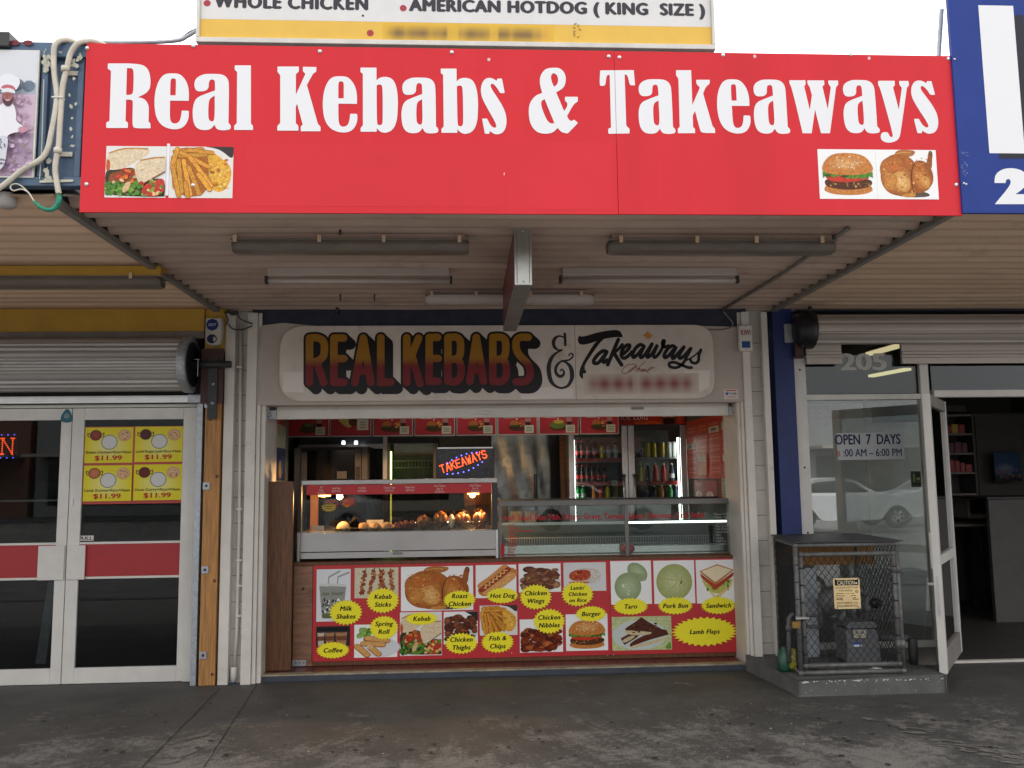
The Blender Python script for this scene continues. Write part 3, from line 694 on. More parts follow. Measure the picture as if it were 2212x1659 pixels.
def p_burger(A, ox=0.5, w=0.44, oy=0.0, h=1.0):
    X = lambda x: ox+(x-0.5)*2*w; Y = lambda y: oy+y*h
    A.ell(X(.5), Y(.17), w*.92, .10*h, srgb(196, 178, 160), n=20)
    A.smooth([(X(.04), Y(.30)), (X(.06), Y(.12)), (X(.3), Y(.06)), (X(.7), Y(.06)), (X(.94), Y(.12)), (X(.96), Y(.30))], C_BUN)
    A.smooth([(X(.05), Y(.33)), (X(.1), Y(.22)), (X(.5), Y(.16)), (X(.9), Y(.22)), (X(.97), Y(.33)), (X(.9), Y(.42)), (X(.1), Y(.42))], C_MEAT)
    specks(A, 26, X(.1), X(.9), Y(.24), Y(.34), .012*w*2, .03*w*2, [srgb(190, 150, 80), srgb(60, 30, 18), srgb(140, 90, 50)], .8)
    A.smooth([(X(.08), Y(.42)), (X(.2), Y(.34)), (X(.55), Y(.33)), (X(.9), Y(.4)), (X(.9), Y(.47)), (X(.1), Y(.49))], C_TOM)
    P = [(X(.03), Y(.56))]
    for i in range(15): P.append((X(.03+.94*i/14), Y(.45+rp.uniform(-.06, .05))))
    P.append((X(.97), Y(.56))); A.poly(P, C_LET)
    for i in range(16): A.ell(X(rp.uniform(.06, .94)), Y(rp.uniform(.44, .54)), .04*w*2, .022, jit(rp.choice([C_LET, C_LETD])), rp.uniform(-.5, .5), 8)
    A.smooth([(X(.02), Y(.52)), (X(.03), Y(.72)), (X(.2), Y(.94)), (X(.5), Y(.97)), (X(.82), Y(.93)), (X(.98), Y(.7)), (X(.98), Y(.53)), (X(.5), Y(.47))], C_BUN)
    A.ell(X(.48), Y(.74), .36*w*2, .17*h, C_BUN2, 0, 20, C_BUN)
    for i in range(34):
        a = rp.uniform(0, 6.28); r = rp.uniform(0, 1)**.5; A.ell(X(.5+.36*r*math.cos(a)), Y(.76+.16*r*math.sin(a)), .013*w*2, .012, srgb(240, 222, 180), a, 6)
def p_chicken(A, ox=.5, w=.46, y0=.02, flip=1):
    X = lambda x: ox+(x-0.5)*2*w*flip; Y = lambda y: y0+y*(1-y0); W2 = 2*w
    def E(cx, cy, rx, ry, c, c2, rot=0): A.ell(X(cx), Y(cy), rx*W2, ry, srgb(*c), rot*flip, 26, srgb(*c2))
    A.smooth([(X(.22), Y(.06)), (X(.5), Y(.0)), (X(.92), Y(.02)), (X(.84), Y(.13)), (X(.4), Y(.14))], srgb(96, 80, 66))
    A.smooth([(X(.28), Y(.84)), (X(.33), Y(1.0)), (X(.58), Y(1.0)), (X(.70), Y(.97)), (X(.60), Y(.84))], srgb(182, 116, 58)); A.stroke([(X(.34), Y(.92)), (X(.46), Y(.95)), (X(.58), Y(.94))], .010*W2, srgb(214, 154, 90), 6, 3)
    A.smooth([(X(.01), Y(.48)), (X(.05), Y(.22)), (X(.20), Y(.05)), (X(.48), Y(.03)), (X(.70), Y(.10)), (X(.74), Y(.60)), (X(.56), Y(.88)), (X(.30), Y(.93)), (X(.10), Y(.80))], srgb(172, 98, 38))
    E(.30, .46, .26, .38, (222, 160, 84), (178, 104, 42), .35); E(.28, .66, .20, .16, (206, 112, 50), (184, 112, 48), .4); E(.40, .34, .14, .22, (236, 190, 122), (216, 152, 76), .25); E(.20, .32, .11, .17, (214, 146, 70), (198, 130, 58), -.3); E(.52, .72, .10, .12, (190, 98, 40), (178, 104, 44), .2)
    A.smooth([(X(.58), Y(.10)), (X(.80), Y(.10)), (X(.97), Y(.30)), (X(.97), Y(.56)), (X(.86), Y(.76)), (X(.66), Y(.80)), (X(.57), Y(.5))], srgb(164, 88, 34))
    E(.75, .42, .165, .27, (224, 154, 76), (176, 100, 40), .25); E(.82, .34, .08, .13, (232, 176, 104), (212, 142, 68), .2); E(.72, .64, .10, .10, (196, 108, 46), (188, 112, 48), .3)
    A.stroke([(X(.60), Y(.12), .004*W2), (X(.57), Y(.40), .011*W2), (X(.62), Y(.66), .009*W2), (X(.70), Y(.80), .003*W2)], 0, srgb(112, 56, 22), 6, 4)
    A.smooth([(X(.84), Y(.62)), (X(.885), Y(.80)), (X(.90), Y(.93)), (X(.95), Y(.97)), (X(.99), Y(.92)), (X(.965), Y(.80)), (X(.955), Y(.58))], srgb(158, 88, 36)); E(.945, .93, .035, .05, (150, 100, 60), (92, 54, 30))
    A.smooth([(X(.36), Y(.03)), (X(.46), Y(.10)), (X(.60), Y(.10)), (X(.66), Y(.04)), (X(.5), Y(.0))], srgb(206, 142, 66))
    for i in range(46):
        x, y = rp.uniform(.06, .92), rp.uniform(.12, .84)
        A.ell(X(x), Y(y), rp.uniform(.006, .022)*W2, rp.uniform(.008, .03), jit(rp.choice([srgb(186, 104, 42), srgb(214, 146, 68), srgb(168, 88, 34), srgb(226, 170, 96)]), .1), rp.uniform(0, 3), 8)
def p_fries(A):
    A.rect(0, 1, 0, 1, srgb(225, 220, 214)); A.smooth([(.55, 1, 0), (1, 1, 0), (1, .72), (.8, .95)], srgb(60, 52, 50))
    A.smooth([(.6, .97), (.78, .8), (.98, .62), (.97, .3), (.82, .08), (.62, .2), (.52, .55)], C_FISH)
    A.ell(.78, .5, .16, .3, srgb(240, 186, 78), .3, 18, C_FISH); specks(A, 26, .6, .95, .15, .8, .01, .04, [srgb(214, 140, 44), srgb(246, 200, 104), srgb(200, 120, 40)])
    A.smooth([(.02, .98), (.5, .98), (.62, .8), (.62, .2), (.5, .03), (.2, .02), (.04, .3)], srgb(176, 104, 34))
    for x0, y0, x1, y1 in ((.08, .9, .5, .95), (.1, .82, .56, .84), (.3, .93, .66, .88), (.06, .78, .10, .2), (.14, .72, .2, .12), (.22, .72, .34, .06), (.3, .6, .48, .08), (.18, .88, .62, .6), (.32, .78, .62, .34), (.4, .66, .66, .24), (.05, .6, .16, .04), (.26, .3, .3, .03), (.46, .46, .64, .16), (.12, .95, .05, .66)):
        c = jit(C_FRY, .14); A.stroke([(x0, y0), (x1, y1)], .042, srgb(150, 84, 26), 6); A.stroke([(x0, y0), (x1, y1)], .034, c, 6)
def p_wrap(A):
    A.rect(0, 1, 0, 1, srgb(226, 224, 220))
    A.smooth([(0, .80), (.25, .98), (.7, .97), (.74, .86), (.4, .62), (.14, .5), (0, .66)], C_TORT); A.stroke([(.05, .86), (.3, .95), (.68, .95)], .016, srgb(196, 146, 84), 6, 3)
    A.smooth([(0, .56), (.14, .52), (.5, .62), (.56, .3), (.99, .42), (.99, .02, .01), (.1, .02), (.0, .2)], srgb(52, 58, 30)); A.ell(.04, .62, .035, .12, srgb(200, 90, 40), 0, 10)
    A.smooth([(.03, .45), (.2, .5), (.52, .6), (.58, .3), (.5, .05), (.1, .04)], srgb(150, 76, 40))
    for i in range(80): A.ell(rp.uniform(.03, .6), rp.uniform(.05, .3), rp.uniform(.02, .06), rp.uniform(.02, .05), jit(rp.choice([C_LET, C_LETD, srgb(120, 170, 60)])), rp.uniform(0, 3), 8)
    for i in range(13): A.ell(rp.uniform(.1, .52), rp.uniform(.26, .56), rp.uniform(.03, .06), rp.uniform(.025, .05), jit(rp.choice([C_TOM, srgb(226, 120, 50), srgb(226, 190, 140), srgb(190, 40, 36)])), rp.uniform(0, 3), 8)
    A.ell(.36, .2, .05, .12, srgb(222, 186, 136), -.4, 12)
    A.smooth([(.46, .60), (.6, .74), (.98, .8, .05), (.99, .52, .05), (.62, .24), (.54, .3)], C_TORT); A.stroke([(.58, .72), (.8, .77), (.97, .78)], .014, srgb(190, 132, 66), 6)
    A.stroke([(.6, .24), (.8, .38), (.98, .5)], .010, srgb(120, 74, 44), 6); specks(A, 10, .6, .95, .45, .72, .005, .012, [srgb(180, 130, 80)])
    A.smooth([(.62, .2), (.8, .32), (.99, .4), (.99, .02), (.6, .02)], srgb(196, 60, 44))
    for i in range(22): A.ell(rp.uniform(.6, .97), rp.uniform(.03, .34), rp.uniform(.02, .05), rp.uniform(.02, .04), jit(rp.choice([C_TOM, srgb(232, 190, 130), C_LET, srgb(150, 190, 70)])), rp.uniform(0, 3), 8)
def p_hotdog(A):
    A.rect(0, 1, 0, 1, C_W); A.ell(.5, .3, .42, .14, srgb(196, 190, 186), .6, 16, C_W)
    A.stroke([(.22, .22), (.5, .42), (.86, .74)], .17, C_BUN, 12, 4); A.stroke([(.26, .2), (.55, .36), (.88, .66)], .11, C_BUN2, 10, 4)
    A.stroke([(.16, .36), (.4, .56), (.72, .88)], .12, srgb(216, 150, 82), 12, 4)
    A.stroke([(.14, .24), (.45, .52), (.8, .86)], .075, srgb(160, 60, 36), 10, 4)
    P = []
    for i in range(25): t = i/24; P.append((.2+.56*t+.03*math.sin(i*1.6), .30+.54*t-.03*math.sin(i*1.6)))
    A.stroke(P, .014, srgb(236, 196, 120), 5)
def p_lumps(A, cols, n=70, x0=.06, x1=.96, y0=.05, y1=.8, r=(.06, .15), plate=True, bgc=None):
    A.rect(0, 1, 0, 1, bgc or C_W)
    if plate: A.ell(.5, .35, .5, .35, srgb(214, 212, 210), 0, 24)
    for i in range(n):
        x = rp.uniform(x0+.06, x1-.06); y = rp.uniform(y0+.06, y1-.06); c = jit(rp.choice(cols), .22)
        A.ell(x, y, min(rp.uniform(*r), x-.01, .99-x), min(rp.uniform(*r)*.7, y-.01, .99-y), c, 0, 10, tuple(q*.5 for q in c))
        if i % 3 == 0: A.ell(x+.01, y+.015, .02, .012, tuple(min(.9, q*1.7) for q in c), 0, 7)
def p_rice(A):
    A.rect(0, 1, 0, 1, srgb(216, 216, 216)); A.smooth([(.1, .3), (.18, .8), (.9, .8), (.86, .22)], srgb(206, 196, 186))
    A.smooth([(.1, .38), (.16, .74), (.68, .76), (.6, .34)], srgb(186, 72, 42)); A.smooth([(.1, .34), (.12, .26), (.6, .26), (.62, .34)], srgb(206, 112, 80))
    specks(A, 22, .16, .6, .4, .7, .02, .06, [srgb(206, 92, 50), srgb(150, 50, 30), srgb(220, 120, 70)]); specks(A, 30, .64, .86, .3, .7, .01, .02, [srgb(236, 230, 220)])
def p_taro(A):
    A.rect(0, 1, 0, 1, C_W); c = srgb(140, 158, 112)
    A.ell(.66, .74, .27, .19, srgb(188, 200, 160), -.6, 22, c); A.smooth([(.42, .7), (.66, .76), (.92, .55), (.8, .53), (.6, .62)], srgb(150, 164, 124)); A.ell(.42, .4, .33, .33, srgb(184, 198, 158), 0, 28, c); specks(A, 8, .25, .6, .2, .5, .01, .025, [srgb(206, 214, 186)], 2)
def p_bun(A):
    A.rect(0, 1, 0, 1, C_W); c = srgb(160, 168, 100); A.ell(.5, .5, .44, .42, srgb(206, 210, 158), 0, 30, c)
    for a in (.4, 1.5, 2.5, 3.7, 4.9, 5.6): A.stroke([(.6+.05*math.cos(a), .5+.05*math.sin(a)), (.56+.2*math.cos(a+.3), .5+.2*math.sin(a+.3)), (.52+.33*math.cos(a+.4), .5+.32*math.sin(a+.4), .004)], .012, srgb(172, 178, 118), 6, 3)
    A.smooth([(.63, .44), (.66, .5), (.69, .56), (.70, .48)], srgb(40, 60, 20))
def p_sand(A):
    A.rect(0, 1, 0, 1, C_W); br = srgb(236, 222, 186); cr = srgb(190, 120, 56)
    A.smooth([(.12, .56, .02), (.46, .16, .03), (.9, .58, .02), (.85, .4, .02), (.48, .06, .03), (.2, .4, .02)], srgb(226, 200, 140)); A.smooth([(.14, .62), (.46, .3), (.88, .6), (.84, .46), (.48, .14), (.16, .46)], srgb(190, 196, 96))
    specks(A, 16, .2, .84, .3, .5, .02, .05, [C_LET, srgb(236, 200, 150), srgb(210, 210, 120)])
    A.smooth([(.1, .7, .02), (.46, .42, .03), (.92, .72, .02), (.9, .62, .02), (.46, .30, .03), (.12, .6, .02)], srgb(176, 70, 40)); A.smooth([(.08, .74, .02), (.52, .9, .02), (.93, .76, .02), (.46, .42, .02)], cr); A.smooth([(.13, .74, .02), (.52, .87, .02), (.88, .76, .02), (.46, .48, .02)], br)
def p_shake(A):
    A.rect(0, 1, 0, 1, srgb(222, 224, 226))
    for dx, z in ((.0, 0), (.27, .04)):
        A.stroke([(.34+dx, .7), (.36+dx, .85), (.68+dx, .96-dx*.1)], .018, srgb(160, 162, 164), 6)
        A.smooth([(.08+dx, .68, .01), (.6+dx, .66, .01), (.50+dx, .06, .03), (.17+dx, .06, .03)], srgb(150, 154, 144)); A.smooth([(.08+dx, .69, .01), (.61+dx, .67, .01), (.6+dx, .71, .01), (.09+dx, .73, .01)], srgb(208, 210, 206))
        A.smooth([(.15+dx, .16), (.17+dx, .06), (.50+dx, .06), (.52+dx, .14)], srgb(96, 110, 72))
        for i in range(34): A.ell(.34+dx+rp.uniform(-.16, .16), rp.uniform(.18, .42), rp.uniform(.012, .045), rp.uniform(.01, .03), jit(rp.choice([srgb(40, 42, 44), srgb(236, 236, 236), srgb(60, 62, 60)])), rp.uniform(0, 3), 7)
        A.text('SHAKE', .34+dx, .50, .055, srgb(84, 88, 52), 0.15, 0.02, width=.36)
def p_kebabs(A):
    A.rect(0, 1, 0, 1, srgb(214, 206, 178)); A.rect(0, 1, .78, .79, srgb(190, 180, 150))
    for x0, y0, x1, y1 in ((.26, .98, .14, .1), (.46, .99, .34, .12), (.66, .95, .55, .1), (.82, .97, .86, .2), (.56, .99, .72, .14)):
        A.stroke([(x0, y0), (x1, y1)], .010, srgb(60, 48, 36), 5)
        for k in range(11):
            t = .12+.8*k/10; x = x0+(x1-x0)*t+rp.uniform(-.03, .03); c = jit(rp.choice([srgb(196, 110, 66), srgb(170, 76, 44), srgb(216, 146, 96)])); A.ell(x, y0+(y1-y0)*t, rp.uniform(.04, .07), rp.uniform(.035, .06), c, rp.uniform(0, 3), 8, tuple(q*.6 for q in c))
def p_coffee(A):
    A.rect(0, 1, 0, 1, srgb(46, 44, 46))
    for x, w in ((.14, .13), (.4, .17), (.74, .22)):
        A.smooth([(x-w*.8, .72, .02), (x+w*.8, .72, .02), (x+w*.62, .02, .02), (x-w*.62, .02, .02)], srgb(176, 128, 88) if x > .2 else srgb(206, 190, 168)); A.rect(x-w*.74, x+w*.74, .28, .5, srgb(120, 74, 50)); A.smooth([(x-w, .70, .02), (x+w, .70, .02), (x+w*.86, .93, .05), (x-w*.86, .93, .05)], srgb(24, 24, 28)); A.ell(x, .72, w, .05, srgb(52, 52, 58), 0, 14)
def p_roll(A):
    A.rect(0, 1, 0, 1, C_W); A.ell(.6, .3, .46, .3, srgb(212, 214, 216), 0, 22)
    for i in range(14): A.ell(rp.uniform(.06, .4), rp.uniform(.5, .84), rp.uniform(.05, .11), rp.uniform(.05, .09), jit(rp.choice([srgb(120, 170, 70), srgb(160, 196, 100), C_LET])), rp.uniform(0, 3), 9)
    for a in ((.3, .58, .76, .5), (.22, .42, .66, .38), (.07, .34, .3, .08), (.38, .3, .56, .1)):
        A.stroke([(a[0], a[1]), (a[2], a[3])], .085, srgb(176, 112, 50), 12); A.stroke([(a[0], a[1]+.01), (a[2], a[3]+.01)], .065, srgb(222, 168, 100), 12)
    A.ell(.36, .32, .06, .07, srgb(230, 206, 170), 0, 12); specks(A, 8, .32, .4, .27, .37, .01, .02, [C_TOM, C_LET])
def p_thigh(A): p_lumps(A, [srgb(122, 62, 38), srgb(96, 44, 30), srgb(160, 92, 58)], 95, .02, .98, .02, .9); A.smooth([(.62, 1, 0), (1, 1, 0), (1, .7, 0), (.84, .88)], srgb(46, 42, 44))
def p_wings(A): p_lumps(A, [srgb(150, 92, 62), srgb(120, 66, 44), srgb(186, 134, 100)], 60, .04, .96, .05, .86, (.08, .18))
def p_nib(A): p_lumps(A, [srgb(150, 60, 28), srgb(112, 40, 22), srgb(190, 104, 52)], 95, .02, .98, .02, .74)
def p_flaps(A):
    A.rect(0, 1, 0, 1, srgb(196, 206, 150)); A.ell(.46, .45, .46, .44, srgb(196, 206, 202), 0, 26); A.smooth([(.86, .02), (.98, .3), (.99, .02, 0)], srgb(110, 160, 60))
    for P, c in (([(.14, .36, .02), (.4, .6), (.5, .45), (.2, .16, .02)], srgb(96, 50, 34)), ([(.15, .3), (.35, .46), (.4, .4), (.2, .2)], srgb(206, 188, 150)), ([(.3, .1, .02), (.62, .3), (.95, .44, .02), (.9, .66), (.5, .42), (.28, .2)], srgb(90, 44, 30)), ([(.3, .06, .02), (.6, .14), (.92, .3, .02), (.94, .4), (.6, .24), (.32, .14)], srgb(214, 198, 158)), ([(.18, .62), (.4, .84), (.5, .99, .02), (.6, .84), (.94, .52), (.7, .52), (.3, .56)], srgb(84, 42, 28)), ([(.2, .6), (.4, .58), (.7, .52), (.6, .44), (.36, .44), (.24, .5)], srgb(210, 194, 152))):
        A.smooth(P, c)
    specks(A, 24, .3, .8, .52, .78, .01, .03, [srgb(60, 30, 20), srgb(120, 64, 40)])
def picture(name, parent, q, Y, fn, m=None):
    x0, x1, z0, z1 = q; A = Art((0, Y, 0), step=.00004); A.frame(x0, x1, z0, z1); A.rect(0, 1, 0, 1, C_W); fn(A); return A.build(name, parent, m or M_photo)
picture('wrap_picture', sign, R4(228, 316, 359, 427, YS), YS-0.0012, p_wrap)
picture('chips_picture', sign, R4(366, 317, 503.5, 428, YS), YS-0.0012, p_fries)
_q = R4(1768, 323, 1893, 430, YS); _r = R4(1893, 323, 2024, 430, YS)
picture('burger_picture', sign, _q, YS-0.0022, lambda A: p_burger(A, .5, .46, .02, .94))
picture('chicken_picture', sign, (_q[1]+.0005, _r[1], _q[2], _q[3]), YS-0.0022, lambda A: p_chicken(A, .5, .46, .03))
box('picture_gap', sign, U(359.5, 370, YS)[0], U(365.5, 370, YS)[0], YS-0.0013, YS-0.0001, _q[2], _q[3], mat('white_vinyl', WHITE, 0.35, var=0.02))

M_cover = mat('red_cover_sheet', (0.665, 0.031, 0.042), 0.42, var=0.05, scale=1.1, spec=0.17)
for a in ((527, 312, 1088, 446), (1094, 308, 1322, 452)):
    q_ = R4(*a, YS); box('cover_sheet', sign, q_[0], q_[1], YS-.0006, YS-.0001, q_[2], q_[3], M_cover)

# ================================================================ TOP LIGHTBOX SIGN
YT = -2.66
tx0, tx1, tz0, _ = R4(423, 20, 1545, 98, YT); tz1 = tz0+0.62
top = thing('menu_sign', 'white and yellow framed sign standing above the red board, listing chicken and hotdogs', 'sign', ((tx0+tx1)/2, YT+0.1, tz0))
M_tface = mat('sign_face_white', (0.70, 0.69, 0.67), 0.3, var=0.04); M_tyel = mat('sign_face_yellow', (0.75, 0.46, 0.05), 0.3, var=0.05, scale=4)
M_tfr = mat('sign_frame_white', (0.66, 0.65, 0.60), 0.5, var=0.1, dirt=((0.12, 0.12, 0.10), 14, 0.64, 0.8))
bandz = U(980, 45, YT)[1]; fr0 = U(980, 87, YT)[1]
box('face', top, tx0+0.016, tx1-0.016, YT+0.02, YT+0.25, bandz, tz1-0.02, M_tface)
box('yellow_band', top, tx0+0.016, tx1-0.016, YT+0.02, YT+0.25, fr0, bandz-0.0005, M_tyel)
mb = MB().box(tx0, tx1, YT, YT+0.27, tz0, fr0-0.001, M_tfr).box(tx0, tx0+0.015, YT, YT+0.27, fr0, tz1, M_tfr).box(tx1-0.015, tx1, YT, YT+0.27, fr0, tz1, M_tfr).box(tx0+0.016, tx1-0.016, YT, YT+0.27, tz1-0.02, tz1, M_tfr)
mb.build('frame', top, 0.003)
A = Art((0, YT+0.0197, 0)); DK = srgb(58, 56, 62); RD = srgb(170, 60, 70)
YF = YT+0.02
x0, z0 = U(464, 14.3, YF); x1, _ = U(793, 20.6, YF); za = U(628, 18.5, YF)[1]
H = 0.067
A.text('WHOLE CHICKEN', (x0+x1)/2, za, H, DK, 0, 0.08, width=x1-x0, space=1.12)
x0, z0 = U(885.6, 24, YF); x1, _ = U(1521, 32, YF); za = U(1200, 28.5, YF)[1]
A.text('AMERICAN HOTDOG ( KING  SIZE )', (x0+x1)/2, za, H*.92, DK, 0, 0.08, width=x1-x0, space=1.10)
for px, py in ((447.5, 7), (871, 17.7), (799.8, 71.5)):
    X, Z = U(px, py, YF); AB = Art((0, YT+0.0195, 0)); AB.ell(X, Z, 0.0175, 0.0175, RD); AB.build('bullet', top, M_print)
q = R4(826, 52, 1196, 92, YF); nx, nz = 60, 10; V_, F_, C_ = [], [], []       # smeared patch where the last line has become illegible
for j in range(nz+1):
    for i in range(nx+1):
        u, v = i/nx, j/nz; f = min(1, u*12, (1-u)*8)*max(0, 1-abs(v-.45)*2.1)**.8; f *= .55+.45*abs(math.sin(u*21+.4*math.sin(u*50))); f *= .25 if (.38 < u < .44 or .63 < u < .67) else 1
        V_.append((q[0]+(q[1]-q[0])*u, q[2]+(q[3]-q[2])*v)); C_.append(tuple(Vector((.75, .46, .05)).lerp(Vector((.16, .10, .05)) if u < .93 else Vector((.5, .2, .08)), min(1, f*.95))))
for j in range(nz):
    for i in range(nx): k_ = j*(nx+1)+i; F_.append((k_, k_+1, k_+nx+2, k_+nx+1))
AB = Art((0, YT+0.0196, 0)); AB.raw(V_, F_, C_); AB.build('smeared_line', top, M_print)
X, Z = U(784, 34, YF); A.ell(X, Z, .006, .006, srgb(60, 58, 55), 0, 8)
for k in range(8): X, Z = U(1245+rp.uniform(-8, 12), 80-k*4, YF); A.ell(X, Z, .004, .009, srgb(176, 140, 66), rp.uniform(0, 3), 7)
A.build('lettering', top, M_print)
for xx in (tx0+0.5, (tx0+tx1)/2, tx1-0.5):
    MB().tube([(xx, YT+0.2, SOF+0.16), (xx, YT+0.2, tz0-0.001)], 0.02, M_galv).build('support_post', top)

# ================================================================ BLUE SIGN, RIGHT
YB = -2.775
bx0 = U(2064, 230, YB)[0]; bz0 = U(2130, 460, YB)[1]
bs = thing('blue_sign', 'tall blue sign with a white letter and black shadow at the right edge', 'sign', (bx0+0.8, YB, bz0))
M_sblue = mat('blue_sign_sheet', (0.022, 0.050, 0.25), 0.42, var=0.08, scale=2, spec=0.16)
box('panel', bs, bx0, bx0+1.7, YB, YB+0.02, bz0, bz0+1.35, M_sblue)
A = Art((0, YB-0.0004, 0)); BLK = srgb(34, 34, 44)
q = R4(2133, 10, 2226, 332, YB); a0, z_ = U(2125, 170, YB)
lx0 = U(2125, 170, YB)[0]; lx1 = lx0+0.185; lz0 = U(2150, 331, YB)[1]; lz1 = U(2150, 12, YB)[1]
def ell_shape(dx, dz, c): A.poly([(lx0+dx, lz0+dz), (lx1+.36+dx, lz0+dz), (lx1+.36+dx, lz0+.15+dz), (lx1+dx, lz0+.15+dz), (lx1+dx, lz1+dz), (lx0+dx, lz1+dz)], c)
A.rect(lx0+0.05, lx1+0.05, lz0-0.028, lz1-0.05, BLK); A.rect(lx0, lx1, lz0, lz1, WHITE)
c4 = crop(2400, 0, 2.0741)
A.smooth([U(*c4(x, y), YB)+(r,) for x, y, r in [(1596, 1210, .002), (1600, 1150, .5), (1660, 1112, .5), (1740, 1112, .5), (1805, 1140, .5), (1815, 1210, .5), (1785, 1250, .5), (1735, 1284, .002), (1830, 1284, .002), (1830, 1350, .002), (1598, 1350, .002), (1690, 1240, .5), (1708, 1200, .5), (1690, 1180, .5), (1672, 1190, .5), (1670, 1210, .002)]], WHITE)
A.build('lettering', bs, M_print)
A = Art((0, YB-0.0003, 0)); rr = random.Random(4)
for i in range(22): X, Z = U(2080+rr.uniform(-4, 10), 355+rr.uniform(-30, 30), YB); A.ell(X, Z, .003, .008, srgb(86, 100, 160), rr.uniform(0, 3), 6)
for px, py in ((2041.5, 124.0), ): pass
A.build('scuff', bs, M_print)
for px, py in ((2062, 128), (2087, 398), (2082, 396)):
    X, Z = U(px, py, YB); MB().lathe([(0.006, 0), (0.005, -0.004), (0, -0.005)], (X, YB, Z), M_screw, 8, 'Y').build('screw', bs)
MB().tube([(bx0+.012, YB+0.3, SOF+.16), (bx0-0.0, YB+0.06, SOF+1.02)], 0.012, M_galv).build('brace', bs)

# ================================================================ LEFT POSTER
YP = -2.757
pq = R4(-130, 107, 79, 383, YP)
po = thing('portrait_poster', 'pale poster of a bearded man in a tall white turban standing in a field', 'poster', ((pq[0]+pq[1])/2, YP, pq[2]))
box('board', po, pq[0], pq[1], YP, YP+0.012, pq[2], pq[3], mat('poster_edge', (0.7, 0.69, 0.62), 0.5))
A = Art((0, YP-0.0004, 0)); p = crop(0, 100, 2.7666)
def Q(x, y): return U(*p(x, y), YP)
def PP(pts, c): A.smooth([Q(*a) for a in pts], c)
e1 = pq[1]-0.008
A.rect(pq[0]+.008, e1, pq[2]+.008, pq[3]-.004, srgb(214, 216, 220))
hz = Q(200, 555)[1]; A.rect(pq[0]+.008, e1, hz, Q(0, 450)[1], srgb(168, 178, 190))
for i in range(14): X, Z = Q(rp.uniform(-280, 300), rp.uniform(470, 540)); A.ell(X, Z, .03, .03, jit(srgb(122, 136, 150), .12), 0, 10)
A.rect(pq[0]+.008, e1, pq[2]+.008, hz, srgb(206, 180, 196)); A.rect(pq[0]+.008, e1, pq[2]+.008, Q(0, 900)[1], srgb(184, 160, 182))
for i in range(260):
    y = rp.uniform(580, 1270); X, Z = Q(rp.uniform(-280, 285), y); X = min(X, e1-.01); Z = max(Z, pq[2]+.03)
    A.ell(X, Z, rp.uniform(.004, .012), rp.uniform(.006, .016), jit(srgb(196, 166, 186) if y < 900 else rp.choice([srgb(166, 136, 168), srgb(150, 132, 142), srgb(198, 172, 196)]), .1), rp.uniform(0, 3), 6)
PP([(-60, 760), (20, 690), (60, 655), (150, 650), (180, 760), (170, 820), (255, 870), (210, 910), (120, 925), (90, 960), (100, 1040), (70, 1240), (-60, 1260)], srgb(228, 226, 230))
PP([(-20, 960), (110, 930), (95, 1080), (60, 1240), (-20, 1250)], srgb(206, 206, 214))
for i in range(24): X, Z = Q(rp.uniform(0, 85), rp.uniform(970, 1220)); A.ell(X, Z, .003, .006, srgb(96, 100, 110), .5, 6)
PP([(190, 890), (215, 865), (275, 870), (280, 905), (220, 930)], srgb(196, 140, 156))
PP([(50, 565), (58, 635), (80, 668), (104, 676), (128, 668), (150, 635), (158, 565)], srgb(158, 100, 96)); PP([(52, 600), (60, 652), (84, 684), (106, 690), (130, 680), (150, 650), (158, 598), (140, 628), (122, 640), (106, 634), (88, 640), (68, 628)], srgb(84, 54, 62))
A.stroke([Q(90, 634), Q(105, 640), Q(120, 633)], .0022, srgb(226, 206, 206), 6); A.stroke([Q(104, 588), Q(100, 616)], .002, srgb(130, 78, 76), 6)
for ex in (84, 122): X, Z = Q(ex, 590); A.ell(X, Z, .0035, .002, srgb(40, 30, 40), 0, 7)
PP([(25, 490), (30, 430), (110, 395), (205, 440), (215, 490), (175, 560), (110, 535), (45, 560)], srgb(226, 228, 232)); PP([(40, 540), (60, 505), (110, 498), (165, 515), (180, 560), (110, 530)], srgb(196, 108, 120)); PP([(38, 575), (70, 535), (110, 528), (165, 545), (178, 585), (110, 562)], srgb(222, 222, 226))
A.build('print', po, M_photo_s)
mb = MB(); q = R4(-60, 72, 24, 104, YP); mb.box(q[0], q[1], YP-0.02, YP+0.08, q[2]+.0005+0.002, q[3], M_dark)
tag(mb.build('dark_box', None, 0.004), 'dark square block standing on the blue awning edge above the turban poster', 'box')

# ================================================================ PAINTED BOARD
YK = -0.034
kx0, kx1, kz0, kz1 = R4(604, 703, 1542, 864, YK)
kb = thing('painted_sign', 'hand painted white board with rounded corners over the shop opening', 'sign', ((kx0+kx1)/2, YK, kz0))
M_board = mat('aged_sign_board', (0.64, 0.57, 0.50), 0.5, var=0.10, scale=2.5, dirt=((0.30, 0.24, 0.20), 3.5, 0.56, 0.55))
ks = U(1243, 780, YK)[0]
zc = lambda px: (U(px, 703, YK)[1]*0+kz1, kz0)
MB().prism(fillet([(kx0, kz0, .20), (kx0, kz1, .20), (ks-.0015, kz1, .001), (ks-.0015, kz0, .001)], 1, 8), YK, YK+0.02, M_board).build('left_board', kb)
MB().prism(fillet([(ks+.0015, kz0, .001), (ks+.0015, kz1, .001), (kx1, kz1, .16), (kx1, kz0, .16)], 1, 8), YK, YK+0.02, M_board).build('right_board', kb)
ka = crop(950, 1030, 5.144); kbb = crop(1340, 1030, 5.144); kc = crop(1720, 1040, 6.914)
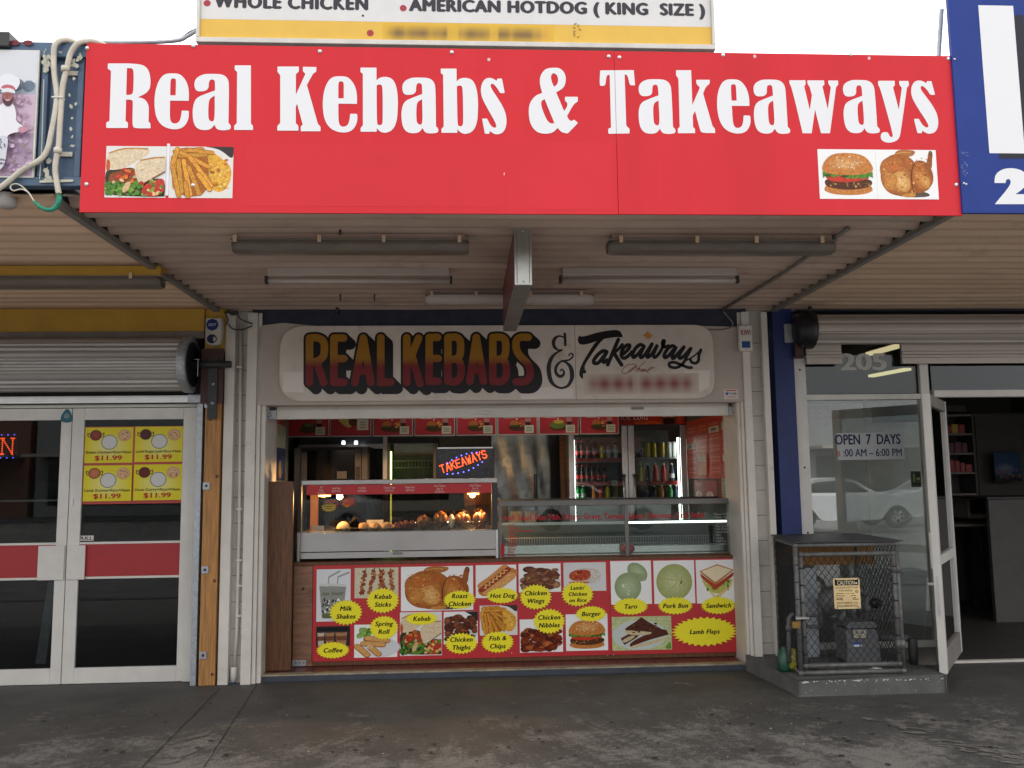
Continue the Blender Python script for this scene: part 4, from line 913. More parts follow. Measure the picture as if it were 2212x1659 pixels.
S1 = [[(190,245),(190,975)],[(190,245),(330,245),(425,320),(425,520),(330,620),(190,650)],[(310,640),(425,975)],
      [(590,245),(590,972)],[(590,245),(750,245)],[(590,585),(755,585)],[(590,970),(758,970)],
      [(1072,245),(935,975)],[(1072,245),(1195,975)],[(990,785),(1140,785)],[(1358,240),(1358,970),(1520,970)],
      [(1783,240),(1783,975)],[(1978,245),(1850,560)],[(1862,520),(2000,990)]]
S2 = [[(145,235),(145,958)],[(145,235),(285,235)],[(145,583),(292,583)],[(145,955),(290,955)],
      [(452,235),(452,955)],[(452,235),(590,235),(652,300),(652,500),(590,590),(452,590)],[(560,590),(620,610),(662,700),(662,860),(590,955),(452,955)],
      [(917,235),(810,955)],[(917,235),(1035,955)],[(850,772),(990,772)],
      [(1187,235),(1187,955)],[(1187,235),(1325,235),(1392,300),(1392,500),(1330,590),(1187,590)],[(1300,590),(1360,610),(1404,700),(1404,870),(1330,955),(1187,955)],
      [(1770,235),(1640,235),(1574,290),(1574,430),(1640,545),(1760,670),(1795,780),(1790,880),(1720,955),(1570,962)]]
PTS = [[U(*ka(*q_), YK) for q_ in s] for s in S1]+[[U(*kbb(*q_), YK) for q_ in s] for s in S2]
u1 = abs(U(1200, 780, YK)[0]-U(1100, 780, YK)[0])/100*K/5.144
A = Art((0, YK-0.0003, 0), step=0.00002); BLKS = srgb(22, 19, 24)
def closedish(s): return s if len(s) < 5 else s
for st in (0, .25, .5, .75, 1.0):
    for s in PTS:
        A.stroke([(x+105*u1*st, z-100*u1*st) for x, z in (catmull(s, 4) if len(s) > 5 else s)], (98 if st == 0 else 94)*u1, BLKS, 12, 0)
A.build('black_outline', kb, M_print)
A = Art((0, YK-0.006, 0), step=0.00003)
zt = U(1000, 718, YK)[1]; zb = U(1000, 838, YK)[1]
for s in PTS: A.stroke(catmull(s, 5) if len(s) > 4 else s, 61*u1, (1, 1, 1), 12, 0)
def ink(p):
    t = (zt-p.z)/(zt-zb); ye, rd = Vector((0.34, 0.16, 0.016)), Vector((0.19, 0.014, 0.018)); f = min(1, max(0, (t-.44)/.17)); f = f*f*(3-2*f)
    return tuple(ye.lerp(rd, f))
A.C = [ink(v) for v in A.V]
# subdivide long strokes so the airbrushed fade is smooth
def dens(Aart):
    V, F, C = [], [], []
    for f in Aart.F:
        P = [Aart.V[i] for i in f]
        zs = [q_.z for q_ in P]
        if max(zs)-min(zs) > 0.04 and len(P) == 4:
            a, b_, c_, d_ = P; n = 14
            for i in range(n):
                t0, t1 = i/n, (i+1)/n; o = len(V); V += [a.lerp(d_, t0), b_.lerp(c_, t0), b_.lerp(c_, t1), a.lerp(d_, t1)]; F.append((o, o+1, o+2, o+3))
        else:
            o = len(V); V += P; F.append(tuple(range(o, o+len(P))))
    Aart.V, Aart.F, Aart.C = V, F, [ink(v) for v in V]
dens(A)
A.build('gradient_letters', kb, M_print)
A = Art((0, YK-0.0004, 0), step=0.00002); BS = srgb(24, 22, 26)
T = lambda P: [U(*kc(x, y), YK) for x, y in P]
ub = u1*5.144/6.914
A.smooth([(*a, 1) for a in T([(838,300),(850,235)])]+[(*T([(890,203)])[0], .001), (*T([(905,228)])[0], .01)]+[(*a, 1) for a in T([(1010,218),(1250,140),(1600,78),(1750,85),(1815,160)])]+[(*T([(1832,243)])[0], .001)]+[(*a, 1) for a in T([(1650,238),(1430,275),(1200,350),(1050,395),(920,412),(860,375)])], BS)
A.smooth([(*a, 1) for a in T([(1235,330),(1430,260),(1400,300),(1330,360),(1180,570),(1020,810),(990,890)])]+[(*T([(1000,960)])[0], .002), (*T([(1032,995)])[0], .002), (*T([(950,1166)])[0], .002)]+[(*a, 1) for a in T([(885,1110),(868,1030),(900,900),(980,740),(1140,480)])], BS)
D = 1659
scr_ = [([(1480,560),(1395,545),(1290,620),(1200,740),(1205,815),(1300,800),(1400,680),(1470,590)], 42), ([(1480,570),(1395,740),(1420,795),(1490,740)], 40), ([(1735,290),(1620,560),(1500,850)], 42), ([(1825,400),(1740,500),(1650,580)], 34), ([(1640,590),(1720,720),(1805,850)], 44),
 ([(D+185,610),(D+300,500),(D+325,420),(D+260,420),(D+170,510),(D+140,640),(D+200,705),(D+310,640),(D+380,560)], 40),
 ([(D+640,440),(D+560,405),(D+460,480),(D+392,610),(D+410,685),(D+500,620),(D+600,500)], 40), ([(D+645,440),(D+560,630),(D+585,690),(D+680,600),(D+815,390)], 38), ([(D+820,390),(D+710,640),(D+735,680),(D+820,600),(D+925,430)], 38), ([(D+930,430),(D+850,630),(D+885,685),(D+980,590),(D+1060,440),(D+1090,330),(D+1060,320),(D+1045,400),(D+1090,455),(D+1180,430)], 36),
 ([(D+1330,470),(D+1270,430),(D+1170,490),(D+1090,620),(D+1105,690),(D+1190,640),(D+1300,510)], 40), ([(D+1345,470),(D+1260,650),(D+1290,710),(D+1370,620),(D+1525,455)], 38), ([(D+1520,460),(D+1415,640),(D+1440,705),(D+1540,640),(D+1670,490)], 40), ([(D+1680,490),(D+1600,640),(D+1520,790),(D+1430,880),(D+1320,915),(D+1205,880),(D+1210,810),(D+1310,795),(D+1440,840),(D+1600,905),(D+1690,910)], 34),
 ([(D+1895,520),(D+1750,650),(D+1590,745)], 18), ([(D+1895,520),(D+1850,640),(D+1840,760),(D+1770,815),(D+1690,790),(D+1665,735)], 34)]
for P, r in scr_: A.stroke(T(P), r*ub, BS, 10, 5)
amp = [([(555,165),(567,415)], None, 29), ([(530,240),(430,215),(345,260),(305,350),(325,450),(400,520),(495,525)], [18,20,34,40,34,22,19], 0), ([(470,540),(350,600),(245,730),(200,930),(240,1180),(340,1310),(480,1360),(620,1310),(700,1180),(715,1050),(680,900),(580,795),(480,775),(390,850),(350,960),(380,1060),(460,1105),(530,1060),(530,990),(490,950),(458,980)], [15,25,40,50,45,32,25,32,42,48,42,25,20,30,33,35,35,28,22,18,16], 0), ([(480,765),(650,740),(735,660),(715,605),(660,612),(652,650)], [20,20,18,18,16,15], 0)]
for P, rs, r in amp: A.stroke([(*T([p_])[0], (rs[i] if rs else r)*ub) for i, p_ in enumerate(P)], 0, srgb(44, 40, 48), 10, 5 if rs else 0)
A.build('black_script', kb, M_print)
A = Art((0, YK-0.0035, 0), step=0.00004); RS = srgb(140, 52, 44)
ph = [[(D+300,1000),(D+420,900),(D+480,860),(D+400,835),(D+270,860),(D+170,950),(D+155,1020),(D+230,1040),(D+330,1000),(D+460,900),(D+490,890)],[(D+668,770),(D+450,990)],[(D+450,985),(D+540,930),(D+510,1000)],[(D+590,940),(D+560,990),(D+610,990),(D+600,940)],[(D+640,940),(D+620,1000),(D+680,940),(D+670,1000),(D+720,980)],[(D+720,980),(D+860,915),(D+800,910),(D+720,980),(D+730,1030)]]
for P in ph: A.stroke(T(P), 7*ub, RS, 6, 4)
A.build('red_script', kb, M_print)
A = Art((0, YK-0.0045, 0), step=0.00004); X, Z = T([(D+725, 205)])[0]; OR = srgb(206, 136, 50)
for k in range(24):
    a = k*math.pi/12; L = (150 if k % 6 == 0 else 100 if k % 2 == 0 else 75)*ub; A.poly([(X+L*math.cos(a), Z+L*math.sin(a)), (X+30*ub*math.cos(a+.35), Z+30*ub*math.sin(a+.35)), (X+30*ub*math.cos(a-.35), Z+30*ub*math.sin(a-.35))], OR)
A.ell(X, Z, 45*ub, 45*ub, OR)
A.build('sunburst', kb, M_print)
A = Art((0, YK-0.0005, 0), step=0.00003)         # red smear where the number has been blurred away
bgc = (0.60, 0.53, 0.46); rc = (0.25, 0.045, 0.045); nx, nz = 44, 12; q = R4(1260, 806, 1510, 852, YK); V_, F_, C_ = [], [], []
for j in range(nz+1):
    for i in range(nx+1):
        u, v = i/nx, j/nz; f = min(1, u*9, (1-u)*9)*max(0, 1-abs(v-.5)*2)**.7; f *= .62+.38*math.sin(u*26)**2; f *= .5 if .42 < u < .5 else 1
        V_.append((q[0]+(q[1]-q[0])*u, q[2]+(q[3]-q[2])*v)); C_.append(tuple(Vector(bgc).lerp(Vector(rc), min(1, f))))
for j in range(nz):
    for i in range(nx): a = j*(nx+1)+i; F_.append((a, a+1, a+nx+2, a+nx+1))
A.raw(V_, F_, C_); A.build('red_smear', kb, M_print)
A = Art((0, YK-0.0002, 0), step=0.00001); LB = (0.74, 0.68, 0.62)
A.poly([U(610, 804, YK), U(655, 803, YK), U(656, 848, YK), U(612, 846, YK)], LB); A.poly([U(1478, 801, YK), U(1534, 800, YK), U(1532, 836, YK), U(1500, 852, YK), U(1480, 850, YK)], LB)
A.poly([U(1125, 846, YK), U(1180, 836, YK), U(1238, 840, YK), U(1238, 860, YK), U(1125, 862, YK)], LB)
A.build('fresh_paint_patch', kb, M_photo_s)
# ================================================================ LAMPS UNDER THE AWNING (unlit)
def g82(px, py, z=2.80): return G(px, py, z)
def diffuser_lamp(px0, px1, py, label, z=2.80, grime=M_lensgrey, group='fluorescent lamps under the awning', clips=(.12, .38, .62, .9)):
    x0, y0 = G(px0, py, z); x1, y1 = G(px1, py, z); y = (y0+y1)/2
    t = thing('fluorescent_lamp', label, 'lamp', ((x0+x1)/2, y, z), group)
    box('housing', t, x0+0.02, x1-0.02, y-0.045, y+0.045, z+0.045, SOF-0.018, M_soffit_c, 0.004)
    pr = [(-.062, .04), (-.064, .02), (-.05, -.012), (-.03, -.022), (.03, -.022), (.05, -.012), (.064, .02), (.062, .04)]
    vs, fs = [], []
    for j, (xx, s) in enumerate(((x0, .75), (x0+.03, 1), (x1-.03, 1), (x1, .75))):
        for a, b_ in pr: vs.append((xx, y+a*s, z+b_*s))
    n = len(pr)
    for j in range(3):
        for k in range(n-1): fs.append((j*n+k, j*n+k+1, (j+1)*n+k+1, (j+1)*n+k))
    fs += [tuple(range(n)), tuple(3*n+k for k in reversed(range(n)))]
    MB().add(vs, fs, grime, True).build('diffuser', t)
    MB().box(x0, x1, y-0.073, y+0.073, z+0.0402, z+0.0445, M_trim).build('rim', t)
    for f in clips:
        xx = x0+(x1-x0)*f
        MB().box(xx-.010, xx+.010, y-0.080, y-0.0735, z+.025, z+.062, M_soffit_l).build('clip', t)
    return t
def bare_lamp(px0, px1, py, label, z=2.80):
    x0, y0 = G(px0, py, z); x1, y1 = G(px1, py, z); y = (y0+y1)/2
    t = thing('fluorescent_lamp', label, 'lamp', ((x0+x1)/2, y, z), 'fluorescent lamps under the awning')
    box('housing', t, x0+.02, x1-.02, y-.03, y+.03, z+.03, SOF-.018, M_tubewhite, 0.004)
    MB().tube([(x0+.02, y-.005, z), (x1-.02, y-.005, z)], 0.017, M_tubewhite, 10).build('tube', t)
    for xx in (x0+.008, x1-.008): box('lamp_holder', t, xx-.008, xx+.008, y-.025, y+.02, z-.02, z+.0295, M_dark, 0.002)
    return t
diffuser_lamp(505, 1013, 540, 'grimy grey diffuser lamp under the awning front, left of the hanging blade sign', clips=(.02, .37, .64, .96))
diffuser_lamp(1312, 1800, 541, 'grimy diffuser lamp under the awning front, right of the hanging blade sign', clips=(.05, .38, .64, .93))
bare_lamp(573, 977, 607, 'bare tube lamp under the middle of the awning, left of the blade sign')
bare_lamp(1208, 1595, 606, 'bare tube lamp under the middle of the awning, right of the blade sign')
diffuser_lamp(919, 1282, 652, 'pale diffuser lamp nearest the shop front, behind the hanging blade sign', grime=M_tubewhite, clips=(.04, .3, .62, .92))
t = diffuser_lamp(-260, 352, 616, 'long grey diffuser lamp on a yellow batten under the left awning', z=2.77, clips=(.9,))
x0, y0 = G(-260, 596, 2.84); y0 -= .075; x1, _ = G(352, 596, 2.84)
box('mounting_board', t, x0, x1+0.02, y0-0.01, y0+0.10, 2.862, 2.878, M_yellow)
box('mounting_face', t, x0, x1+0.021, y0-0.035, y0-0.0105, 2.815, 2.878, M_yellow)
# cable run on the soffit and the loose ends
mb = MB(); a = G(1832, 494, 2.87); b_ = G(1690, 592, 2.87); c_ = G(1562, 668, 2.87)
mb.tube([(a[0], a[1], 2.87), (b_[0], b_[1], 2.872), (c_[0], min(c_[1], -.03), 2.87)], 0.013, M_trim, 8)
tag(mb.build('conduit'), 'thin grey conduit running along the awning soffit at its right side', 'conduit')
mb = MB()
for px, py, L in ((632, 500, .05), (735, 496, .03), (735, 633, .06), (809, 633, .06)): 
    x, y = G(px, py, SOF); mb.tube([(x, y, SOF-.0), (x, y, SOF-L)], 0.006, M_dark, 6)
x, z = U(729, 665, -0.01); mb.tube([(x, -.012, z+.03), (x, -.014, z-.05)], 0.014, M_black, 8)
mb.build('hanger_stub', aw_c)
# ================================================================ BLADE SIGN
bxa, bya = G(1110, 486, 2.9); bxb, _ = G(1148, 486, 2.9)
bl = thing('blade_sign', 'narrow metal edged lightbox sign hanging end on from the middle of the awning', 'sign', ((bxa+bxb)/2, -1.5, 2.54))
bz = 2.565; by1 = -0.78
M_edge = mat('brushed_aluminium_edge', (0.50, 0.51, 0.47), 0.34, 0.85, var=0.12, scale=5)
box('end_cap', bl, bxa, bxb, bya, bya+0.02, bz, SOF-0.015, M_edge, 0.004)
MB().box(bxa+.012, bxa+.016, bya-.003, bya-.0002, bz+.01, SOF-.03, M_trim).box(bxb-.016, bxb-.012, bya-.003, bya-.0002, bz+.01, SOF-.03, M_trim).build('seam', bl)
box('underside', bl, bxa+.001, bxb-.001, bya+.0205, by1, bz+.001, bz+.02, M_trim)
M_sredside = mat('red_sign_side', (.26*.55, .03, .03), 0.4, var=0.15)
box('sign_face', bl, bxa+.002, bxa+.01, bya+.0205, by1, bz+.0205, SOF-.016, M_sredside)
box('sign_face', bl, bxb-.01, bxb-.002, bya+.0205, by1, bz+.0205, SOF-.016, M_sredside)
for zz in (bz+.02, SOF-.035): MB().lathe([(.006, 0), (.005, -.003), (0, -.004)], ((bxa+bxb)/2, bya, zz), M_screw, 8, 'Y').build('screw', bl)

# ================================================================ CONDUITS ON THE LEFT AWNING FRONT
f0 = crop(0, 100, 2.7666)
def path(pts, Y, dy=None, sm=6):
    P = [(*U(*f0(x, y), Y), Y if dy is None else Y+dy[i]) for i, (x, y) in enumerate(pts)]
    return catmull([(a, c, b) for a, b, c in P], sm)
YC = YA-0.05
P1 = [(1160,60),(1000,52),(840,66),(760,70),(690,110),(625,200),(590,330),(555,470),(540,640),(527,830),(518,1000),(495,1130),(488,1240),(520,1440)]
P2 = [(760,130),(690,92),(620,64),(545,68),(490,125),(474,230),(480,380),(502,560),(490,720),(455,900),(420,1050),(350,1140),(200,1225),(0,1385),(-200,1500)]
def cond(pts, label, dys):
    P = path(pts, YC, dys); rr_ = []
    for i in range(len(P)): rr_.append(0.0135)
    D_ = []                                     # corrugated flexible conduit
    for i in range(len(P)-1):
        a, b_ = Vector(P[i]), Vector(P[i+1]); n = max(1, int((b_-a).length/0.0035))
        for k in range(n): D_.append(a.lerp(b_, k/n))
    R_ = [0.0130+0.0009*(1 if (i//1) % 2 else -1) for i in range(len(D_))]
    mb = MB(); mb.tube(D_, R_, M_conduit, 8); o = mb.build('conduit'); return tag(o, label, 'conduit', 'cream conduits on the blue awning front')
cond(P1, 'cream flexible conduit running straight down the blue steel, ending in green tape', [.3, .2, .04, .02, -.004, -.004]+[0]*8)
cond(P2, 'cream flexible conduit that bends left across the bottom of the turban poster', [.25, .1, .03, .01, -.005]+[0]*3+[-.004]*7)
for (x, y), lb in (((600, 335), 'upper saddle clip holding the straight cream conduit'), ((535, 1055), 'lower saddle clip holding the straight cream conduit')):
    X, Z = U(*f0(x, y), YC); mb = MB()
    mb.box(X-.024, X+.036, YA-.012, YA-.002, Z-.011, Z+.011, M_conduit); mb.tube([(X-.012, YC-.003, Z-.012), (X-.012, YC-.003, Z+.012)], .0185, M_conduit, 10); mb.lathe([(.005, 0), (.004, -.003), (0, -.003)], (X+.027, YA-.0121, Z), M_screw, 8, 'Y')
    tag(mb.build('saddle_clip'), lb, 'clip', 'saddle clips on the conduit')
X, Z = U(*f0(520, 590), YC); tag(MB().box(X-.028, X+.024, YC-.017, YC+.015, Z-.004, Z+.004, M_white).build('cable_tie', None, 0.002), 'thin white cable tie binding the two cream conduits together', 'cable tie')
gt = path([(522,1445),(520,1500),(480,1560),(420,1572),(350,1545),(303,1500)], YC, None)
M_green = mat('green_tape', (0.01, 0.24, 0.14), 0.35, var=0.2, scale=40)
MB_ = MB().tube(gt, [.0135-.006*i/len(gt)+.0012*math.sin(i*1.9) for i in range(len(gt))], M_green, 8); 
w1 = path([(305,1503),(240,1410),(165,1350),(110,1350),(92,1378),(120,1405),(190,1392),(255,1425),(298,1496)], YC, None)
cb = thing('taped_cable', 'looped white cable wrapped in green tape below the blue awning front', 'cable', tuple(gt[0]))
MB_.build('green_tape', cb); MB().tube(w1, .0035, M_conduit, 6).build('wire_loop', cb)
X, Z = U(14, 430, YA+.05)
tag(MB().lathe([(.035, .03), (.04, .0), (.04, -.03), (.02, -.045), (0, -.045)], (X, YA+.06, Z), mat('fitting_grey', (.4, .36, .34), .4), 14).build('light_fitting'), 'small grey round fitting under the left end of the blue awning front', 'lamp')
# cables above the main sign
mb = MB(); p = [U(*q_, YA+.1) for q_ in ((200, 92), (300, 92), (380, 88), (405, 78), (425, 66))]
mb.tube(catmull([(a, YA+.1, b) for a, b in p], 5), .010, M_galv, 8); p = [U(*q_, YA+.12) for q_ in ((392, 82), (408, 70), (424, 62))]; mb.tube(catmull([(a, YA+.12, b) for a, b in p], 5), .004, M_dark, 6)
tag(mb.build('roof_cable'), 'grey cables running along the awning top to the menu sign', 'cable')

# ================================================================ LEFT SHOP: SHUTTER, DOORS, POST
cl = crop(0, 600, 2.37); cd_ = crop(0, 1200, 1.508)
sh = thing('roller_shutter', 'rolled up corrugated steel drum shutter over the left double doors', 'shutter', (-3.5, -0.1, 2.0))
ex = U(414, 780, -0.10)[0]; sz = U(300, 781, -0.29)[1]; R = 0.205; SY = -0.10
slat = []; N = 26
vs, fs = [], []; prof = []
for i in range(N*4):
    th = 2*math.pi*i/(N*4); k = i % 4; rr_ = R-(0.012 if k in (0, 1) else 0.0)*(1) ; prof.append((SY+rr_*math.cos(th), sz+rr_*math.sin(th)))
M_slat = mat('shutter_slat', (0.46, 0.44, 0.42), 0.38, 0.35, var=0.12, scale=3, streak=(0.4, 6, 6))
x0s = -6.9
n = len(prof)
vs = [(x0s, a, b) for a, b in prof]+[(ex, a, b) for a, b in prof]; fs = [(i, (i+1) % n, n+(i+1) % n, n+i) for i in range(n)]
MB().add(vs, fs, M_slat).build('drum', sh)
mb = MB()
mb.lathe([(R+.012, -.05), (R+.016, 0.0), (R+.004, .012), (R-.03, .012)], (ex, SY, sz), M_galv, 40, 'X', False)
mb.build('end_ring', sh); mb = MB(); mb.lathe([(R-.012, .006), (0.05, .004), (0, .004)], (ex, SY, sz), M_black, 40, 'X', False); mb.build('end_plate', sh)
mb = MB(); mb.tube([(ex-.02, SY, sz), (ex+.30, SY, sz)], .028, M_dark, 10); mb.build('axle', sh)
xa = U(444, 780, -.06)[0]; mb = MB().box(xa+.03, xa+.10, -.085, -.07, sz-.42, sz+.05, M_dark).box(xa-.03, xa+.14, -.0695, -.06, sz-.30, sz+.13, mat('red_oxide_plate', (.06, .02, .018), .6, var=.3))
mb.build('mounting_bracket', sh)
for dz in (-.15, -.30): MB().lathe([(.014, 0), (.014, -.008), (.006, -.008), (.006, -.02), (0, -.02)], (xa+.07, -.0855, sz+dz), M_galv, 8, 'Y').build('bolt', sh)
MB().box(ex+.04, ex+.075, SY-.06, SY-.045, sz+.03, sz+.035, M_galv).box(ex+.064, ex+.07, SY-.06, SY-.054, sz-.10, sz+.0299, M_galv).build('locking_pin', sh)
x, z0b = U(430, 869, .04); zb1 = U(250, 853, .04)[1]
mb = MB()
for k in range(4): mb.box(-6.9, U(408, 860, .04)[0], .02+.004*k, .06, z0b+k*.014, z0b+k*.014+.0125, M_brushed)
mb.build('bottom_rail', sh)
box('rail_stop', sh, U(405, 860, .0)[0], U(438, 860, .0)[0], -.005, .05, U(420, 870, 0)[1], U(420, 852, 0)[1], M_galv, .004)
gx0, gx1 = U(422.5, 1100, 0)[0], U(435, 1100, 0)[0]
box('guide_channel', sh, gx0, gx1, -.03, .06, 0.0, U(430, 872, 0)[1], M_galv, .004)
# timber post
ps = thing('timber_post', 'knotty varnished timber post beside the left glass doors', 'post', (U(460, 1200, 0)[0], 0, 0))
tx0_, tx1_ = U(438, 1200, 0)[0], U(473, 1200, 0)[0]
box('post', ps, tx0_, tx1_, -.035, .05, 0.0, U(455, 760, 0)[1], M_timber, .005)
kn = MB()
for x, y in ((1043, 480), (1031, 982), (1020, 1432), (1010, 205)):
    X, Z = U(*cd_(x, y), -.036); kn.lathe([(.013, 0), (.012, -.001), (0, -.0012)], (X, -.0352, Z), mat('knot', (.12, .045, .02), .6, var=.4, scale=60), 12, 'Y')
kn.build('knot', ps)
for i, (x, y) in enumerate(((1000, 133), (993, 526), (987, 930), (977, 1342))):
    X, Z = U(*cd_(x, y), -.05); mb = MB().box(X-.03, X+.022, -.047, -.0365, Z-.028, Z+.028, M_galv).box(X-.012, X+.006, -.049, -.0472, Z-.008, Z+.010, M_black)
    tag(mb.build('wall_bracket', None, .002), f'small galvanised fixing bracket on the timber post, {("topmost","second from the top","third from the top","lowest")[i]}', 'bracket', 'fixing brackets on the timber post')
# downpipe on the left pillar
mb = MB(); dx, _ = U(516, 1100, .0); zt_ = U(515, 700, .0)[1]
dp = thing('pillar_conduit', 'thin white pipe running down the left pillar to a blue end', 'pipe', (dx, .02, 0))
xb = U(506, 1440, .02)[0]; zb_ = U(506, 1440, .02)[1]
xt = U(520, 700, .02)[0]
mb.tube([(xt, .025, zt_), (dx, .025, 1.2), (xb+.012, .025, zb_+.25), (xb, .022, zb_)], .0125, M_white, 10); mb.build('pipe', dp)
for py in (793, 1100, 1210, 1265, 1330): X, Z = U(515, py, .02); box('saddle', dp, X-.026+.01, X+.02+.01, .008, .0125, Z-.008, Z+.008, M_white)
mb = MB().lathe([(.016, .0), (.024, -.005), (.024, -.09), (.018, -.095), (.018, -.11), (0, -.11)], (xb-.003, .018, zb_), M_white, 12); mb.build('fitting', dp)
MB().tube([(xb-.003, .018, zb_-.105), (xb-.006, .012, 0.0)], .014, mat('blue_pipe', (.02, .16, .42), .4), 10).build('blue_end', dp)
# wires at the pillar top
mb = MB(); wp = lambda L: catmull([(*U(x, y, -.045),) for x, y in L], 5)
for L in ([(484, 672), (492, 690), (488, 702)], [(490, 668), (500, 680), (512, 672), (518, 688), (545, 700)], [(494, 700), (502, 710), (522, 712), (545, 704)]):
    mb.tube([(a, -.045, b) for a, b in wp(L)], .005, M_black, 6)
x, z = U(505, 676, -.04); mb.box(x-.02, x+.02, -.06, -.035, z-.02, z+.015, M_dark)
tag(mb.build('loose_wires'), 'tangle of loose black wires at the top of the left pillar', 'wires')
mb = MB(); mb.tube([(a, -.02, b) for a, b in catmull([U(x, y, -.02) for x, y in ((1562, 672), (1572, 684), (1582, 696), (1580, 706), (1560, 712), (1530, 712))], 5)], .006, M_trim, 6)
tag(mb.build('loose_cable'), 'grey cable drooping over the right end of the dark beam', 'cable')
# alarm boxes
def alarm(name, label, q, parts):
    x0, x1, z0, z1 = q; t = thing(name, label, 'alarm box', ((x0+x1)/2, -.06, z0)); parts(t, x0, x1, z0, z1); return t
def pa(t, x0, x1, z0, z1):
    MB().prism(fillet([(x0, z0, .06), (x1, z0, .06), (x1, z1, .01), (x0, z1, .01)], 1, 8), -.11, -.052, mat('alarm_cream', (.5, .48, .42), .4)).build('case', t, .006)
    A = Art((0, -.1105, 0)); cx = (x0+x1)/2-.01; r = (x1-x0)*.40; A.ell(cx, z1-r*1.05, r, r, srgb(38, 52, 110), 0, 8); A.text('ADT', cx, z1-r*1.25, r*.42, srgb(200, 205, 215), .1, .02); A.ell(cx, z0+r*1.05, r*.8, r*.75, srgb(34, 40, 80), 0, 16); A.ell(cx+r*.4, z0+r*1.0, r*.22, r*.4, srgb(190, 186, 170), 0, 10); A.build('badge', t, M_print)
alarm('alarm_box', 'cream rounded alarm box with a blue badge on the yellow end wall', R4(448, 690, 482, 748, -.06), pa)
def pk(t, x0, x1, z0, z1):
    box('case', t, x0, x1, -.075, -.031, z0, z1, M_white, .006)
    A = Art((0, -.0755, 0)); cx = (x0+x1)/2; h = z1-z0; A.rect(x0+.012, x1-.012, z1-h*.42, z1-h*.12, srgb(214, 206, 198)); A.text('KIWI', cx, z1-h*.38, h*.2, srgb(120, 30, 60), 0, .03, width=(x1-x0)*.72); A.rect(x0+.018, x1-.02, z0+h*.12, z0+h*.38, srgb(34, 84, 140)); A.ell(cx, z1-h*.05, .004, .004, srgb(60, 60, 60), 0, 8); A.ell(cx, z0+h*.06, .004, .004, srgb(60, 60, 60), 0, 8); A.build('badge', t, M_print)
alarm('alarm_box', 'white alarm box with red lettering and a blue lens, right of the painted board', R4(1595, 704, 1623, 759, -.05), pk)
st = R4(1564, 841, 1594, 862, -.013); t = thing('security_sticker', 'small white security company sticker right below the painted board', 'sticker', (st[0], -.013, st[2])); box('plate', t, st[0], st[1], -.0165, -.0125, st[2], st[3], M_white)
A = Art((0, -.0168, 0)); A.frame(*st); A.rect(.12, .9, .82, .92, srgb(190, 60, 60)); A.text('Chubb', .56, .45, .26, srgb(40, 70, 120), .1, .02); A.ell(.2, .55, .1, .15, srgb(40, 90, 150)); A.rect(.15, .85, .22, .28, srgb(190, 120, 120)); A.rect(.2, .8, .1, .15, srgb(200, 140, 140)); A.build('print', t, M_print)

# doors
def door_leaf(label, xa, xb_, stile_l, stile_r, z0, z1, plate_side):
    t = thing('glass_door', label, 'door', ((xa+xb_)/2, YD, z0))
    y0, y1 = YD-.02, YD+.025
    zt0 = U(250, 907, YD)[1]; zr1, zr0 = U(250, 1173, YD)[1], U(250, 1246, YD)[1]; zl = U(250, 1440, YD)[1]
    mb = MB().box(xa, xa+stile_l, y0, y1, z0, z1, M_alu).box(xb_-stile_r, xb_, y0, y1, z0, z1, M_alu)
    mb.box(xa+stile_l, xb_-stile_r, y0, y1, zt0, z1, M_alu).box(xa+stile_l, xb_-stile_r, y0, y1, z0, zl, M_alu)
    mb.box(xa+stile_l, xb_-stile_r, y0+.004, y1, zr1-.006, zr1+.012, M_alu).box(xa+stile_l, xb_-stile_r, y0+.004, y1, zr0-.012, zr0+.006, M_alu)
    mb.build('frame', t, .003)
    box('red_panel', t, xa+stile_l, xb_-stile_r, YD-.012, YD+.0, zr0+.0065, zr1-.0065, M_redpanel)
    box('pane', t, xa+stile_l, xb_-stile_r, YD-.002, YD+.004, zr1+.0125, zt0, M_glass_dark)
    box('pane', t, xa+stile_l, xb_-stile_r, YD-.002, YD+.004, zl, zr0-.0125, M_glass_dark)
    zz0, zz1 = U(250, 1250, YD)[1], U(250, 1176, YD)[1]
    if plate_side > 0: box('push_plate', t, xb_-.205, xb_-.006, y0-.014, y0-.001, zz0, zz1, M_alu, .004)
    else: box('push_plate', t, xa+.006, xa+.145, y0-.014, y0-.001, zz0, zz1, M_alu, .004)
    return t
dz0 = U(250, 1476, YD)[1]; dz0 = max(dz0, .004)
xm = U(146.5, 1180, YD)[0]; xr = U(404, 1180, YD)[0]
dl = door_leaf('glass door leaf with a lit sign behind it, left of the pair in the left shop', xm-1.02, xm-.003, .085, .08, dz0, dz1, 1)
dr = door_leaf('glass door leaf carrying the curry menu poster, right of the pair in the left shop', xm+.003, xr-.004, .092, .045, dz0, dz1, -1)
X, Z = U(155, 1085, YD-.02); MB().box(X-.012, X+.012, YD-.026, YD-.0205, Z-.03, Z+.03, M_brushed).build('lock', dr)
box('door_frame', lshop, xr, U(421, 1100, YD-.04)[0], YD-.04, YD+.06, .004, dz1+.0, M_alu, .003)
box('transom', lshop, -6.9, U(421, 1100, YD-.04)[0], YD-.04, YD+.06, dz1+.004, dz1+.03, M_alu, .003)
box('side_glazing', lshop, -6.9, xm-1.03, YD-.01, YD+.02, .004, dz1, M_glass_dark)
